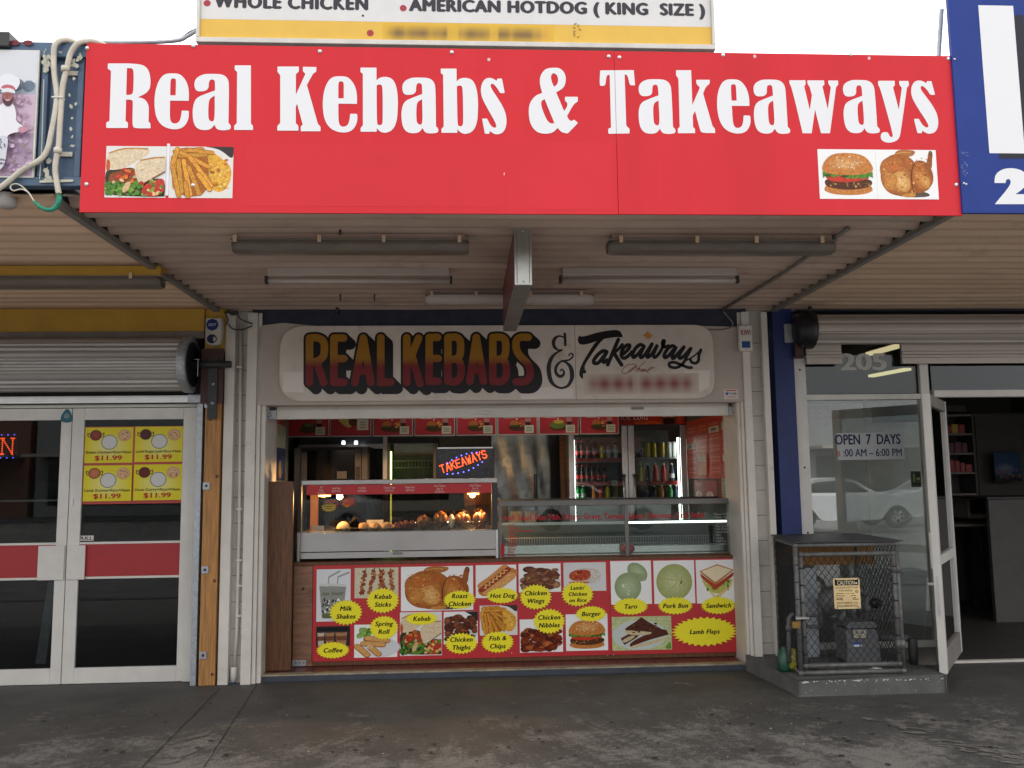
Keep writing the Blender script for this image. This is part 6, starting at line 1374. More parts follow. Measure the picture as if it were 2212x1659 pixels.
# caution sign
q = R4(*cg(645, 482), *cg(893, 772), YG-.02); ca = thing('caution_sign', 'weathered cream caution sign wired to the cage gate', 'sign', ((q[0]+q[1])/2, YG-.02, q[2]))
MB().prism(fillet([(q[0], q[2], .012), (q[1], q[2], .012), (q[1], q[3], .012), (q[0], q[3], .012)]), YG-.022, YG-.019, mat('caution_cream', (.80, .60, .30), .5, var=.12, scale=9)).build('plate', ca)
A = Art((0, YG-.0223, 0)); A.frame(*q); A.rect(.05, .95, .765, .945, srgb(24, 20, 18)); A.text('CAUTION', .48, .79, .125, srgb(240, 226, 190), 0, .0, width=.66); A.smooth([(.82, .84), (.86, .80), (.92, .82), (.88, .87)], srgb(230, 230, 226))
BK = srgb(52, 44, 34); A.text('GAS METER SAFETY ALERT', .5, .665, .055, BK, 0, 0, width=.9); A.text('If you smell gas', .46, .575, .055, BK, 0, .01, width=.52); A.ell(.87, .56, .06, .052, BK, 0, 16); A.ell(.87, .56, .044, .038, srgb(240, 200, 130), 0, 16); A.stroke([(.84, .59), (.9, .53)], .008, BK, 5)
for z, a, b_ in ((.49, .1, .75), (.42, .08, .9), (.345, .08, .9), (.30, .08, .92)): 
    x = a
    while x < b_-.06: w_ = rp.uniform(.04, .1); A.rect(x, x+w_, z, z+.022, BK if not (.35 < x < .6) else srgb(170, 150, 120)); x += w_+.02
A.ell(.5, .33, .2, .13, srgb(206, 190, 166), 0, 16, srgb(232, 196, 130)); A.text('NDG ASSETS LTD.', .5, .17, .06, BK, 0, 0, width=.82); A.text('Phone 0800 802 332', .48, .075, .06, BK, 0, .005, width=.76); A.build('print', ca, M_print)
for a, b_ in ((.08, .96), (.94, .96), (.1, .04), (.9, .05)): MB().lathe([(.005, 0), (.004, -.002), (0, -.002)], (q[0]+(q[1]-q[0])*a, YG-.0222, q[2]+(q[3]-q[2])*b_), M_dark, 8, 'Y').build('rivet', ca)
# meter
YM = -.42; gm = thing('gas_meter', 'grey boxy gas meter with pipes and a round regulator inside the cage', 'gas meter', (U(1870, 1400, YM)[0], YM, PZ))
M_meter = mat('meter_grey', (.12, .125, .13), .5, var=.08, scale=10)
def mq(x, y, Y=YM): return U(*cg(x, y), Y)
a = mq(770, 1280); b_ = mq(1065, 960); 
MB().prism(fillet([(a[0], PZ+.02, .02), (b_[0]+.01, PZ+.02, .02), (b_[0], b_[1]-.12, .03), (b_[0]-.01, b_[1], .03), (a[0]+.0, b_[1], .03), (a[0]+.01, b_[1]-.12, .03)]), YM, YM+.2, M_meter).build('body', gm, .012)
c = mq(755, 955); d = mq(1050, 890); MB().prism(fillet([(c[0], c[1], .02), (d[0], c[1], .02), (d[0]-.02, d[1], .03), (c[0]+.02, d[1], .03)]), YM-.012, YM+.21, M_meter).build('top_cover', gm, .008)
q = R4(*cg(830, 970), *cg(948, 1045), YM-.01); A = Art((0, YM-.0135, 0)); A.frame(*q); A.rect(0, 1, 0, 1, srgb(176, 172, 150)); A.rect(.2, .8, .52, .8, srgb(60, 62, 60)); A.text('00382', .5, .56, .2, srgb(210, 210, 200), 0, .0); A.rect(.12, .88, .15, .22, srgb(120, 116, 100)); A.rect(.12, .7, .3, .36, srgb(120, 116, 100)); A.build('dial', gm, M_print); box('dial_case', gm, q[0]-.006, q[1]+.006, YM-.013, YM-.0005, q[2]-.006, q[3]+.006, M_meter, .002)
q = R4(*cg(820, 1090), *cg(910, 1130), YM-.001); A = Art((0, YM-.0006, 0)); A.frame(*q); A.rect(0, 1, 0, 1, srgb(206, 212, 222)); A.rect(0, 1, .5, 1, srgb(40, 84, 150)); A.build('label_plate', gm, M_print)
mb = MB(); p = lambda x, y, Y=YM+.1: (U(*cg(x, y), Y)[0], Y, U(*cg(x, y), Y)[1])
mb.tube([p(955, 900), p(955, 650)], .022, M_meter, 10).tube([p(955, 800), p(955, 730)], .032, M_meter, 10).tube([p(955, 650), p(900, 600), p(760, 600), p(600, 620)], .022, M_meter, 10).tube([p(520, 620), p(520, 940)], .018, M_meter, 10).tube([p(520, 690), p(520, 740)], .03, M_meter, 10).tube([p(390, 940), p(520, 940)], .014, M_meter, 8).tube([p(385, 835), p(520, 835)], .012, M_meter, 8)
mb.tube([p(1050, 1045), p(1330, 1050), p(1360, 1060), p(1385, 1090), p(1390, 1290)], .026, M_meter, 10).tube([p(720, 900), p(720, 780)], .03, M_meter, 10)
mb.build('pipework', gm)
c = p(610, 700); MB().lathe([(0, -.07), (.05, -.07), (.09, -.045), (.10, 0), (.09, .03), (0, .03)], (c[0], c[1]-.02, c[2]), M_meter, 20, 'Y').lathe([(.05, 0), (.05, -.06), (0, -.06)], (c[0], c[1]-.05, c[2]), M_meter, 14, 'Y').build('regulator', gm)
c = p(1030, 720); MB().blob(c, (.05, .04, .035), M_black, 2, .3).build('valve', gm)
c = p(1395, 1180, YM); MB().lathe([(.03, .1), (.034, .08), (.034, -.02), (.028, -.1), (0, -.1)], c, M_dark, 10).build('pipe_boot', gm)
bx_ = R4(*cg(370, 380), *cg(490, 1280), -.1); tag(box('meter_cupboard', None, bx_[0], bx_[1], -.12, -.013, PZ+.001, bx_[3], M_galv, .006), 'narrow grey upright panel inside the cage, left of the meter', 'panel')
# left outside elbow pipe
mb = MB(); YE = YG+.12; p2 = lambda x, y: (U(*cg(x, y), YE)[0], YE, U(*cg(x, y), YE)[1])
mb.tube([p2(300, 830), p2(245, 830), p2(222, 860), p2(222, 1280)], .016, M_pipe, 10).tube([p2(222, 930), p2(222, 985)], .023, M_pipe, 10)
tag(mb.build('elbow_pipe'), 'grey elbow pipe dropping down outside the left of the cage', 'pipe')
c = p2(195, 1150); M_gb = mat('green_plastic', (.012, .08, .045), .4, var=.2); tag(MB().lathe([(.018, .09), (.018, .07), (.045, .05), (.05, -.06), (.045, -.08), (0, -.08)], (c[0], c[1]+.05, PZ+.082), M_gb, 14).build('green_bottle'), 'dark green plastic bottle standing on the plinth left of the cage', 'bottle')
c = p2(270, 1160); tag(MB().blob((c[0], c[1]+.03, PZ+.075), (.045, .04, .075), mat('yellow_wrapper', (.30, .26, .03), .35, var=.45, scale=30), 5, .25, 14, 9, 4).build('crumpled_wrapper'), 'crumpled yellow plastic wrapper on the plinth left of the cage', 'wrapper')
for (x, y, r_), lb in (((1055, 1340, .045), 'larger scrap of white tissue lying on the cage bottom rail'), ((1035, 1275, .022), 'smaller scrap of white tissue by the meter foot')):
    X, Z = gq(x, y, YG+.03); mb = MB(); mb.blob((X, YG+.045, PZ+.022+(.03 if r_ < .03 else 0)), (r_, r_*.6, r_*.42), mat('white_tissue', (.72, .72, .72), .7), 3, .4, 14, 9, 5); tag(mb.build('tissue_scrap'), lb, 'litter')
X, Z = gq(560, 1350, YG+.15); mb = MB(); mb.blob((X, YG+.16, PZ+.012), (.09, .05, .014), mat('dead_leaves', (.13, .10, .07), .8, var=.5, scale=40), 8, .5, 16, 8, 5); tag(mb.build('leaf_litter'), 'flat heap of brown litter on the plinth inside the cage', 'litter')
# ================================================================ COUNTER AND ITS MENU PANELS
YCN = .30
CTZ = U(1100, 1206, YCN)[1]; cxa, cxb = U(633, 1320, YCN)[0], U(1608, 1310, YCN)[0]
cn = thing('shop_counter', 'wooden serving counter with the food picture panels on its front', 'counter', ((cxa+cxb)/2, YCN, STEP))
mx0, mx1 = U(676, 1320, YCN)[0], U(1602, 1310, YCN)[0]; mzb, mzt = U(1140, 1419, YCN)[1], U(1140, 1213, YCN)[1]
mzb = max(mzb, STEP+.035)
box('front_panel', cn, cxa, mx0-.004, YCN+.0, YCN+.03, STEP, CTZ-.03, M_ply, .003)
mb = MB().box(mx0-.003, cxb, YCN, YCN+.03, STEP, mzb-.003, M_wood).box(mx0-.003, cxb, YCN, YCN+.03, mzt+.003, CTZ-.03, M_wood).box(mx1+.003, cxb, YCN+.0, YCN+.029, mzb-.0025, mzt+.0025, M_wood)
mb.build('front_rail', cn, .002)
box('worktop', cn, cxa, cxb, YCN-.012, YCN+.95, CTZ-.0295, CTZ-.004, M_wood, .004)
box('carcass', cn, cxa+.02, cxb, YCN+.031, YCN+.93, STEP, CTZ-.03, M_dark)
X, Z = U(655, 1272, YCN); MB().lathe([(.012, 0), (.010, -.002), (0, -.002)], (X, YCN, Z+.0), M_dark, 10, 'Y').build('knot_hole', cn)
X, Z = U(648, 1429, YCN); mb = MB().box(X-.06, X+.05, YCN-.008, YCN-.0005, STEP+.005, STEP+.05, M_galv)
for k in (-.03, 0, .03): mb.lathe([(.005, 0), (.004, -.002), (0, -.002)], (X+k, YCN-.008, STEP+.03), M_black, 8, 'Y')
mb.build('floor_hinge', cn)
q = R4(573, 1040, 631, 1432, .16); pnl = box('counter_end_board', None, q[0], q[1], .16, .19, STEP, q[3], M_wood, .004); tag(pnl, 'tall varnished brown wood board at the left end of the shop opening', 'board')
YM2 = YCN-.008
board = thing('picture_menu', 'long red front panel of food photographs with yellow starburst names', 'menu board', ((mx0+mx1)/2, YM2, mzb))
sp = U(1318, 1310, YM2)[0]
M_mred = mat('menu_red', (.52, .028, .036), .35, var=.05, scale=3)
box('left_sheet', board, mx0, sp-.001, YM2, YCN-.0005, mzb, mzt, M_mred); box('right_sheet', board, sp+.001, mx1, YM2-.001, YCN-.0005, mzb, mzt, M_mred)
p4 = crop(900, 1750, 2.989); p5 = crop(1500, 1750, 2.3284)
YPIC = YM2-.0014
def bq(f, a, b_, c, d): x0, y0 = f(a, b_); x1, y1 = f(c, d); return R4(x0, y0, x1, y1, YPIC)
PICS = [('shake', p4, (325, 192, 650, 690), p_shake, 0), ('kebab_stick', p4, (688, 178, 1105, 466), p_kebabs, 1), ('roast_chicken', p4, (1130, 165, 1818, 586), lambda A: p_chicken(A, .5, .47, .01), 1), ('hotdog', p5, (38, 118, 340, 362), p_hotdog, 1), ('wing', p5, (357, 108, 670, 320), p_wings, 1), ('rice', p5, (690, 100, 1005, 312), p_rice, 1),
 ('coffee', p4, (322, 735, 645, 925), p_coffee, 1), ('spring_roll', p4, (685, 718, 1095, 1032), p_roll, 1), ('wrap', p4, (1120, 600, 1520, 1015), p_wrap, 1), ('thigh', p4, (1537, 596, 1862, 905), p_thigh, 1), ('chips', p5, (68, 418, 347, 640), p_fries, 1), ('nibble', p5, (365, 520, 685, 766), p_nib, 1), ('burger', p5, (707, 482, 1018, 754), lambda A: p_burger(A, .5, .46, .0, .86), 1),
 ('taro', p5, (1040, 88, 1342, 410), p_taro, 0), ('pork_bun', p5, (1360, 85, 1663, 405), p_bun, 0), ('sandwich', p5, (1675, 80, 1980, 402), p_sand, 0), ('lamb_flap', p5, (1050, 500, 1492, 750), p_flaps, 1)]
for nm, f, qd, fn, ph_ in PICS: picture(nm+'_picture', board, bq(f, *qd), YPIC, fn, M_photo if ph_ else M_photo_s)
YEL = srgb(246, 234, 52); INK = srgb(20, 18, 20)
BURST = [(p4, 605, 603, 162, 124, ['Milk', 'Shakes']), (p4, 957, 490, 160, 124, ['Kebab', 'Sticks']), (p4, 1688, 483, 160, 92, ['Roast', 'Chicken']), (p5, 235, 345, 122, 60, ['Hot Dog']), (p5, 483, 355, 122, 97, ['Chicken', 'Wings']), (p5, 793, 333, 122, 96, ['Lamb/', 'Chicken', 'on Rice']), (p4, 482, 963, 162, 82, ['Coffee']), (p4, 968, 748, 142, 118, ['Spring', 'Roll']), (p4, 1327, 662, 158, 64, ['Kebab']), (p4, 1705, 898, 160, 104, ['Chicken', 'Thighs']), (p5, 200, 690, 124, 82, ['Fish &', 'Chips']), (p5, 582, 535, 122, 96, ['Chicken', 'Nibbles']), (p5, 893, 480, 118, 60, ['Burger']), (p5, 1187, 425, 132, 65, ['Taro']), (p5, 1518, 420, 132, 67, ['Pork Bun']), (p5, 1837, 418, 132, 67, ['Sandwich']), (p5, 1735, 612, 247, 112, ['Lamb Flaps'])]
for bi, (f, cx, cy_, rx, ry, lines) in enumerate(BURST):
    A = Art((0, YPIC-.006, 0)); c0 = f(cx, cy_); X, Z = U(*c0, YPIC); e = f(cx+rx, cy_); RX = U(*e, YPIC)[0]-X; g_ = f(cx, cy_+ry); RY = Z-U(*g_, YPIC)[1]
    A.star(X, Z, RX, RY, YEL, 26 if rx < 200 else 30, .15); n = len(lines); lh = .062 if n < 3 else .049; caph = .0345 if n < 3 else .0285
    for i, ln in enumerate(lines): A.text(ln, X+.002, Z+(n-1)*lh/2-i*lh-caph/2, caph, INK, .22, .052, space=1.10)
    A.build('starburst', board, M_print)
for x, y in ((2185, 990),):
    X, Z = U(*p4(x, y), YPIC); MB().lathe([(.005, 0), (.004, -.002), (0, -.002)], (X, YPIC, Z), M_screw, 8, 'Y').build('screw', board)
for px, py in ((1312, 1420), (1600, 1404), (682, 1428), (1325, 1418)): X, Z = U(px, py, YPIC); MB().lathe([(.004, 0), (.003, -.002), (0, -.002)], (X, YPIC, Z+.012), M_screw, 8, 'Y').build('screw', board)

# ================================================================ HOT FOOD WARMER
YWm = .34; wa, wb_ = U(642, 1130, YWm)[0], U(1076, 1130, YWm)[0]; wz = CTZ-.003
deck = U(860, 1147, YWm)[1]; hd0, hd1 = U(860, 1067, YWm)[1], U(860, 1046, YWm)[1]; wtop = U(860, 1035, YWm)[1]; WD = .60
wm = thing('food_warmer', 'stainless steel hot food display with a red price strip and lit glass front', 'food warmer', ((wa+wb_)/2, YWm, wz))
ws = .022
M_ripple = mat('rippled_stainless', (.46, .45, .45), .24, 1.0, var=.08, scale=2.5, bump=.16, bscale=1.6)
dz_ = U(860, 1190, YWm)[1]
box('lower_panel', wm, wa+ws, wb_-ws, YWm+.0, YWm+.03, wz+.02, dz_-.002, M_ripple, .003); box('upper_panel', wm, wa+ws, wb_-ws, YWm-.002, YWm+.03, dz_+.001, deck-.002, M_ripple, .003)
box('corner_post', wm, wa, wa+ws-.001, YWm-.001, YWm+.06, wz+.0, deck+.0, M_brushed, .003); box('corner_post', wm, wb_-ws+.001, wb_, YWm-.001, YWm+.06, wz+.0, deck+.0, M_brushed, .003)
box('deck', wm, wa+.002, wb_-.002, YWm+.0305, YWm+WD, deck-.02, deck-.001, M_steel)
box('end_panel', wm, wa, wa+.008, YWm+.0605, YWm+WD, wz, deck-.0205, M_brushed); box('end_panel', wm, wb_-.008, wb_, YWm+.0605, YWm+WD, wz, deck-.0205, M_brushed)
box('side_post', wm, wb_-.05, wb_-.004, YWm+.0, YWm+.05, deck+.0005, hd1+.0, M_dark, .003); box('side_post', wm, wa+.004, wa+.03, YWm+.0, YWm+.05, deck+.0005, hd1+.0, M_dark, .003)
box('rear_post', wm, wa+.004, wa+.07, YWm+WD-.04, YWm+WD, deck+.0005, hd1, M_wood); box('rear_post', wm, wb_-.04, wb_-.004, YWm+WD-.03, YWm+WD, deck+.0005, hd1, M_dark)
box('top_strip', wm, wa+.03, wb_-.006, YWm-.01, YWm+WD, hd1+.002, wtop, M_ripple, .004)
box('price_strip', wm, wa+.071, wb_-.051, YWm-.001, YWm+.012, hd0, hd1, mat('price_red', (.52, .014, .022), .35, var=.06)); 
A = Art((0, YWm-.0015, 0)); w6 = crop(960, 1520, 3.253); INKW = srgb(222, 190, 186)
for x, lines in ((210, ['HOT', 'Chips', '$2.00 Cup']), (365, ['Lamb Flaps', '$4.00 Each']), (632, ['Hot Roll', '$4.00 Each']), (915, ['Chicken Single', '$2.00 Each']), (1130, ['Kebab Stick', '$3.50 Each']), (1437, ['Fresh Chicken', 'Size 14', '$12.00 Each']), (1805, ['Fresh Chicken', 'Size 16', '$8.00 Each'])):
    for i, ln in enumerate(lines): X = U(w6(x, 130)[0], 1056, YWm)[0]; A.text(ln, X, hd1-.026-i*.0235-(0 if len(lines) == 3 else .008), .0165, INKW, 0, .02, width=.0068*len(ln))
A.build('price_lettering', wm, M_print)
box('front_glass', wm, wa+.031, wb_-.051, YWm+.004, YWm+.008, deck+.0005, hd0-.0005, M_glass)
box('back_glass', wm, wa+.071, wb_-.041, YWm+WD-.012, YWm+WD-.008, deck+.0005, hd0-.0005, mat_glass('smoky_glass', (.36, .28, .20), .04))
X, Z = U(1002, 1180, YWm); X = U(w6(1000, 795)[0], 1196, YWm)[0]; box('maker_plate', wm, X-.04, X+.04, YWm-.003, YWm-.0003, U(860, 1198, YWm)[1], U(860, 1193, YWm)[1], M_trim)
M_bulb = mat_emit('warm_bulb', (1.0, .55, .16), 3.5)
for px in (705, 1022):
    X = U(px, 1070, YWm+.25)[0]; z = hd0-.004
    MB().lathe([(0, -.05), (.012, -.05), (.014, 0), (.012, .05), (0, .05)], (X, YWm+.16, z), M_bulb, 10, 'X').build('bulb', wm)
    MB().lathe([(.03, -.07), (.032, .07), (0, .07), (0, -.07)], (X, YWm+.16, z+.045), M_dark, 10, 'X').build('lamp_housing', wm)
    ld = bpy.data.lights.new('warmer_light', 'POINT'); ld.energy = 15.0; ld.color = (1.0, .54, .20); ld.shadow_soft_size = .03; lo = bpy.data.objects.new('warmer_light', ld); COL.objects.link(lo); lo.location = (X, YWm+.16, z-.03)
q = R4(693, 1079, 731, 1107, YWm+.012); sg = thing('special_tag', 'red and yellow starburst special tag hanging inside the warmer glass', 'price tag', ((q[0]+q[1])/2, YWm+.013, q[2])); box('card', sg, q[0]+.02, q[1]-.02, YWm+.014, YWm+.015, q[2]+.02, q[3]-.02, M_redpanel)
A = Art((0, YWm+.0138, 0)); A.frame(*q); A.star(.58, .62, .48, .42, srgb(176, 30, 34), 12, .25); A.star(.46, .42, .46, .42, srgb(226, 186, 40), 13, .28); A.text('Special', .46, .62, .2, srgb(30, 24, 20), .15, .03, width=.8); A.rect(.2, .7, .44, .5, srgb(130, 84, 20)); A.rect(.26, .62, .28, .34, srgb(130, 84, 20)); A.build('print', sg, M_print)
dk = deck-.0005
def fx(px, Y=.55): return U(px, 1135, Y)[0]
M_card = mat('price_card', (.62, .55, .42), .5)
for px0, px1, Y, lb in ((675, 700, .46, 'small blank cream price card at the left end of the warmer'), (792, 828, .72, 'cream price card at the back of the warmer behind the pale fritters')):
    h = .045 if Y < .6 else .075; tag(MB().prism([(0, 0)]*0+[(fx(px0, Y), dk+.001), (fx(px1, Y), dk+.001), (fx(px1, Y), dk+.001+h), (fx(px0, Y), dk+.001+h)], Y, Y+.004, M_card).build('price_card'), lb, 'price card', 'cards in the warmer')
M_foil = mat('tin_foil', (.72, .72, .72), .25, 1.0, var=.1, bump=.9, bscale=50)
f0_, f1_ = fx(721, .5), fx(898, .5); vs = []; nx_, ny_ = 40, 8
for j in range(ny_+1):
    for i in range(nx_+1):
        e = 1 if i in (0, nx_) or j in (0, ny_) else 0
        vs.append((f0_+(f1_-f0_)*i/nx_, .44+.26*j/ny_, dk+.004+rp.uniform(0, .006)+e*rp.uniform(.006, .018)))
tag(MB().add(vs, [(j*(nx_+1)+i, j*(nx_+1)+i+1, (j+1)*(nx_+1)+i+1, (j+1)*(nx_+1)+i) for j in range(ny_) for i in range(nx_)], M_foil, False).build('foil_sheet'), 'crumpled foil sheet lining the warmer tray', 'foil')
M_dumpl = mat('pale_dumpling', (.66, .46, .22), .45, var=.12, scale=30); M_fritter = mat('battered_fritter', (.58, .36, .16), .5, var=.25, scale=35, bump=.5)
M_redmeat = mat('glazed_red_meat', (.20, .045, .018), .3, var=.4, scale=40); M_roast = mat('roast_skin', (.34, .13, .035), .28, var=.5, scale=22, bump=.4); M_tray = mat_glass('clear_tray', (.86, .80, .72), .03, .12)
o = MB().blob((fx(742), .54, dk+.012), (.062, .055, .062), M_dumpl, 1, .05).build('dumpling'); tag(o, 'round pale dumpling at the left of the foil in the warmer', 'dumpling')
for i, (a, b_) in enumerate(((775, 797), (800, 821), (823, 848))):
    tag(MB().blob(((fx(a)+fx(b_))/2, .54, dk+.028), ((fx(b_)-fx(a))/2*1.05, .05, .038), M_fritter, 4+i, .10).build('fritter'), f'battered golden fritter on the foil, {("left","middle","right")[i]} of the three', 'fritter', 'fritters in the warmer')
for i in range(9):
    x = fx(853)+(fx(893)-fx(853))*((i*.37) % 1); o = MB().blob((x, .50+.04*(i % 3), dk+.024+(.022 if i > 5 else 0)), (.034, .024, .024), M_redmeat, 30+i, .28).build('meat_piece'); tag(o, 'glazed red meat piece in the dark pile beside the chickens', 'meat', 'pile of red meat pieces')
def chicken(px0, px1, hh, label, seed):
    x0, x1 = fx(px0, .52), fx(px1, .52); cx = (x0+x1)/2; w_ = (x1-x0)/2; z = dk+.001; t = thing('roast_chicken', label, 'chicken', (cx, .52, z), 'roast chickens in the warmer')
    mb = MB().blob((cx, .52, z+hh*.52), (w_*.86, .065, hh*.48), M_roast, seed, .10); mb.build('body', t)
    for s in (-1, 1): MB().blob((cx+s*w_*.5, .475, z+hh*.62), (w_*.34, .034, hh*.30), M_roast, seed+3+s, .12, 14, 9).build('leg', t); MB().blob((cx+s*w_*.72, .54, z+hh*.6), (w_*.2, .045, hh*.2), M_roast, seed+7+s, .15, 12, 8).build('wing', t)
    MB().blob((cx+w_*.05, .50, z+hh*.92), (w_*.14, .02, hh*.13), M_roast, seed+9, .3, 10, 7).build('leg_end', t)
    b2 = thing('food_tray', label.replace('roast chicken', 'clear tray holding the roast chicken'), 'tray', (cx, .52, z), 'clear trays under the chickens')
    vs = []
    for zz, k in ((z+.0, .82), (z+.058, 1.0)): vs += [(cx-w_*k, .52-.075*k, zz), (cx+w_*k, .52-.075*k, zz), (cx+w_*k, .52+.075*k, zz), (cx-w_*k, .52+.075*k, zz)]
    MB().add(vs, [(0, 1, 5, 4), (1, 2, 6, 5), (2, 3, 7, 6), (3, 0, 4, 7)], M_tray).build('sides', b2); MB().tube([Vector(v) for v in vs[4:]], .0035, M_tray, 6, True).build('rim', b2)
chicken(899, 933, .115, 'roast chicken in the warmer, first from the left', 11); chicken(935, 969, .145, 'roast chicken in the warmer, second from the left', 21); chicken(981, 1018, .135, 'roast chicken in the warmer, third from the left', 31); chicken(1020, 1056, .145, 'roast chicken in the warmer, nearest its right end', 41)
tag(MB().blob((fx(975), .50, dk+.06), (.028, .03, .055), mat('greaseproof', (.6, .52, .4), .5), 3, .2).build('wrapped_snack'), 'small pale wrapped snack between the second and third roast chickens', 'snack')
# ================================================================ LED SIGN
YL = .62; q = R4(942, 966, 1068, 1036, YL); ls = thing('led_sign', 'glowing dotted TAKEAWAYS sign in a dark frame on top of the warmer', 'sign', ((q[0]+q[1])/2, YL, wtop))
box('panel', ls, q[0]+.012, q[1]-.012, YL+.0, YL+.02, wtop+.012, q[3]-.012, mat('led_panel', (.028, .028, .036), .3, var=.5, scale=25))
mb = MB().box(q[0], q[0]+.0115, YL-.006, YL+.025, wtop+.001, q[3], M_dark).box(q[1]-.0115, q[1], YL-.006, YL+.025, wtop+.001, q[3], M_dark).box(q[0]+.012, q[1]-.012, YL-.006, YL+.025, wtop+.001, wtop+.0115, M_dark).box(q[0]+.012, q[1]-.012, YL-.006, YL+.025, q[3]-.0115, q[3], M_brushed); mb.build('frame', ls)
l6 = crop(1240, 1320, 5.53); a = U(*l6(975, 1062), YL); b_ = U(*l6(1760, 770), YL); ang = math.atan2(b_[1]-a[1], b_[0]-a[0]); tot = math.hypot(b_[0]-a[0], b_[1]-a[1]); lw = tot/9*.74; gp = tot/9*.30
led_text('TAKEAWAYS', a[0]-.02, a[1]+.012, lw, .064, gp, ang*.94, YL-.001, .0100, .0045, M_ledr, 'red_leds', ls)
mb = MB()
for x, y in ((1033, 865), (1107, 811), (1190, 766), (1277, 730), (1367, 700), (1459, 682), (1548, 676), (1642, 845), (1569, 897), (1489, 950), (1405, 990), (1314, 1021), (1218, 1040), (1123, 1052), (1027, 1056)):
    X, Z = U(*l6(x, y), YL); mb.lathe([(.0058, 0), (.0045, -.004), (0, -.006)], (X, YL-.001, Z), M_ledb, 8, 'Y')
mb.build('blue_leds', ls)

# ================================================================ SALAD CASE
YDc = .36; da, db_ = U(1078, 1140, YDc)[0], U(1600, 1140, YDc)[0]; dt0, dt1 = U(1340, 1091, YDc)[1], U(1340, 1079, YDc)[1]; DW = .62
sc_ = thing('salad_case', 'chilled glass salad display case with red lettering on the glass', 'display case', ((da+db_)/2, YDc, wz))
M_caserail = mat('dull_case_rail', (.17, .165, .155), .45, .5, var=.1)
box('top_rail', sc_, da, db_, YDc-.012, YDc+.03, dt0, dt1, M_caserail, .004); box('top_glass', sc_, da, db_, YDc+.0305, YDc+DW-.02, dt0+.02, dt0+.026, M_glass); box('rear_rail', sc_, da, db_, YDc+DW-.0195, YDc+DW, dt0, dt1, M_dark)
pm = U(1354, 1150, YDc)[0]; box('post', sc_, pm-.016, pm+.016, YDc-.01, YDc+.015, wz, dt0-.0005, M_caserail, .003); box('post', sc_, da, da+.02, YDc-.008, YDc+.02, wz, dt0-.0005, M_caserail); box('post', sc_, db_-.02, db_, YDc-.008, YDc+.02, wz, dt0-.0005, M_caserail)
M_gl2 = mat_glass('case_glass', (.88, .93, .91), .035)
box('front_glass', sc_, da+.0205, pm-.0165, YDc, YDc+.005, wz+.012, dt0-.0005, M_gl2); box('front_glass', sc_, pm+.0165, db_-.0205, YDc, YDc+.005, wz+.012, dt0-.0005, M_gl2)
box('base', sc_, da, db_, YDc+.021, YDc+DW, wz, wz+.011, M_brushed); box('bottom_trim', sc_, da, db_, YDc-.005, YDc+.0205, wz, wz+.011, M_wood)
box('rear_panel', sc_, da+.001, db_-.001, YDc+DW-.03, YDc+DW-.02, wz+.012, dt0-.16, mat('case_rear', (.10, .12, .12), .4, .3))
M_white_lit = mat_emit('lit_case_tube', (.92, 1.0, .95), 3.0)
z = U(1480, 1127, YDc+.2)[1]; MB().tube([(pm+.03, YDc+.2, z), (db_-.03, YDc+.2, z)], .007, M_white_lit, 8).build('lit_tube', sc_); box('tube_holder', sc_, da+.021, db_-.021, YDc+.208, YDc+.235, z-.012, z+.012, M_brushed); box('shelf', sc_, da+.021, pm-.03, YDc+.15, YDc+.2075, z-.004, z+.004, M_brushed)
mb = MB()
for zz in (wz+.02, U(1340, 1173, YDc+.3)[1]):
    for k in range(2): mb.tube([(da+.03, YDc+.3, zz+.055*k), (db_-.03, YDc+.3, zz+.055*k)], .003, M_galv, 5)
    x = da+.03
    while x < db_-.03: mb.tube([(x, YDc+.3, zz), (x, YDc+.3, zz+.055)], .0018, M_galv, 4); x += .022
mb.build('wire_rack', sc_)
box('inner_tray', sc_, da+.03, pm-.03, YDc+.12, YDc+.28, wz+.0115, wz+.10, M_steel, .01); box('inner_tray', sc_, pm+.03, db_-.05, YDc+.12, YDc+.28, wz+.0115, wz+.08, M_steel, .01)
A = Art((0, YDc-.001, 0)); RT = srgb(176, 30, 40); x0 = U(1081, 1117, YDc)[0]; x1 = U(1521, 1117, YDc)[0]
A.text('Fresh Salad, Raw Fish, Potato Gravy, Tomato Sauce, Hummus, Crab Salad', (x0+x1)/2, U(1300, 1121, YDc)[1], .046, RT, 0, .03, width=x1-x0)
cc = crop(1560, 1250, 2.4854)
for i, s in enumerate(['Sweet Chilli', 'Sweet Sour Sauce', 'BBQ', 'Garlic Yoghurt', 'Sour Cream', 'Hot Chilli', 'Sweet Chilli', 'Mint', 'Honey', 'Yoghurt', 'Tomato']):
    X, Z = U(*cc(1775, 975+i*23.5), YDc); A.text('* '+s, X, Z, .017, srgb(186, 190, 186), .1, .0, 'L')
for i in range(11):
    X, Z = U(*cc(152, 1062+i*23.5), YDc); A.text(['Beef', 'Chicken', 'Garlic & Rosemary', 'Lamb', 'Kebab', 'Wraps', 'Salad', 'Falafel', 'Chips', 'Rice', 'Spicy'][i], X, Z, .019, RT, 0, .02, 'L')
A.smooth([U(*cc(x, y), YDc) for x, y in ((88, 1215), (105, 1185), (120, 1215), (118, 1310), (92, 1310))], RT)
A.build('lettering', sc_, M_print)
X, Z = U(1357, 1189, YDc+.06); to = thing('tomato_bottle', 'red tomato shaped sauce bottle behind the middle post of the salad case', 'bottle', (X, YDc+.07, wz+.011)); MB().blob((X, YDc+.07, wz+.055), (.058, .045, .045), mat('shiny_red', (.45, .02, .02), .2), 1, .03).build('body', to); MB().lathe([(.012, 0), (.008, .02), (.004, .035), (0, .035)], (X, YDc+.07, wz+.098), mat('cap_green', (.03, .2, .05), .4), 8).build('cap', to)
q = R4(1082, 1095, 1120, 1140, .75)
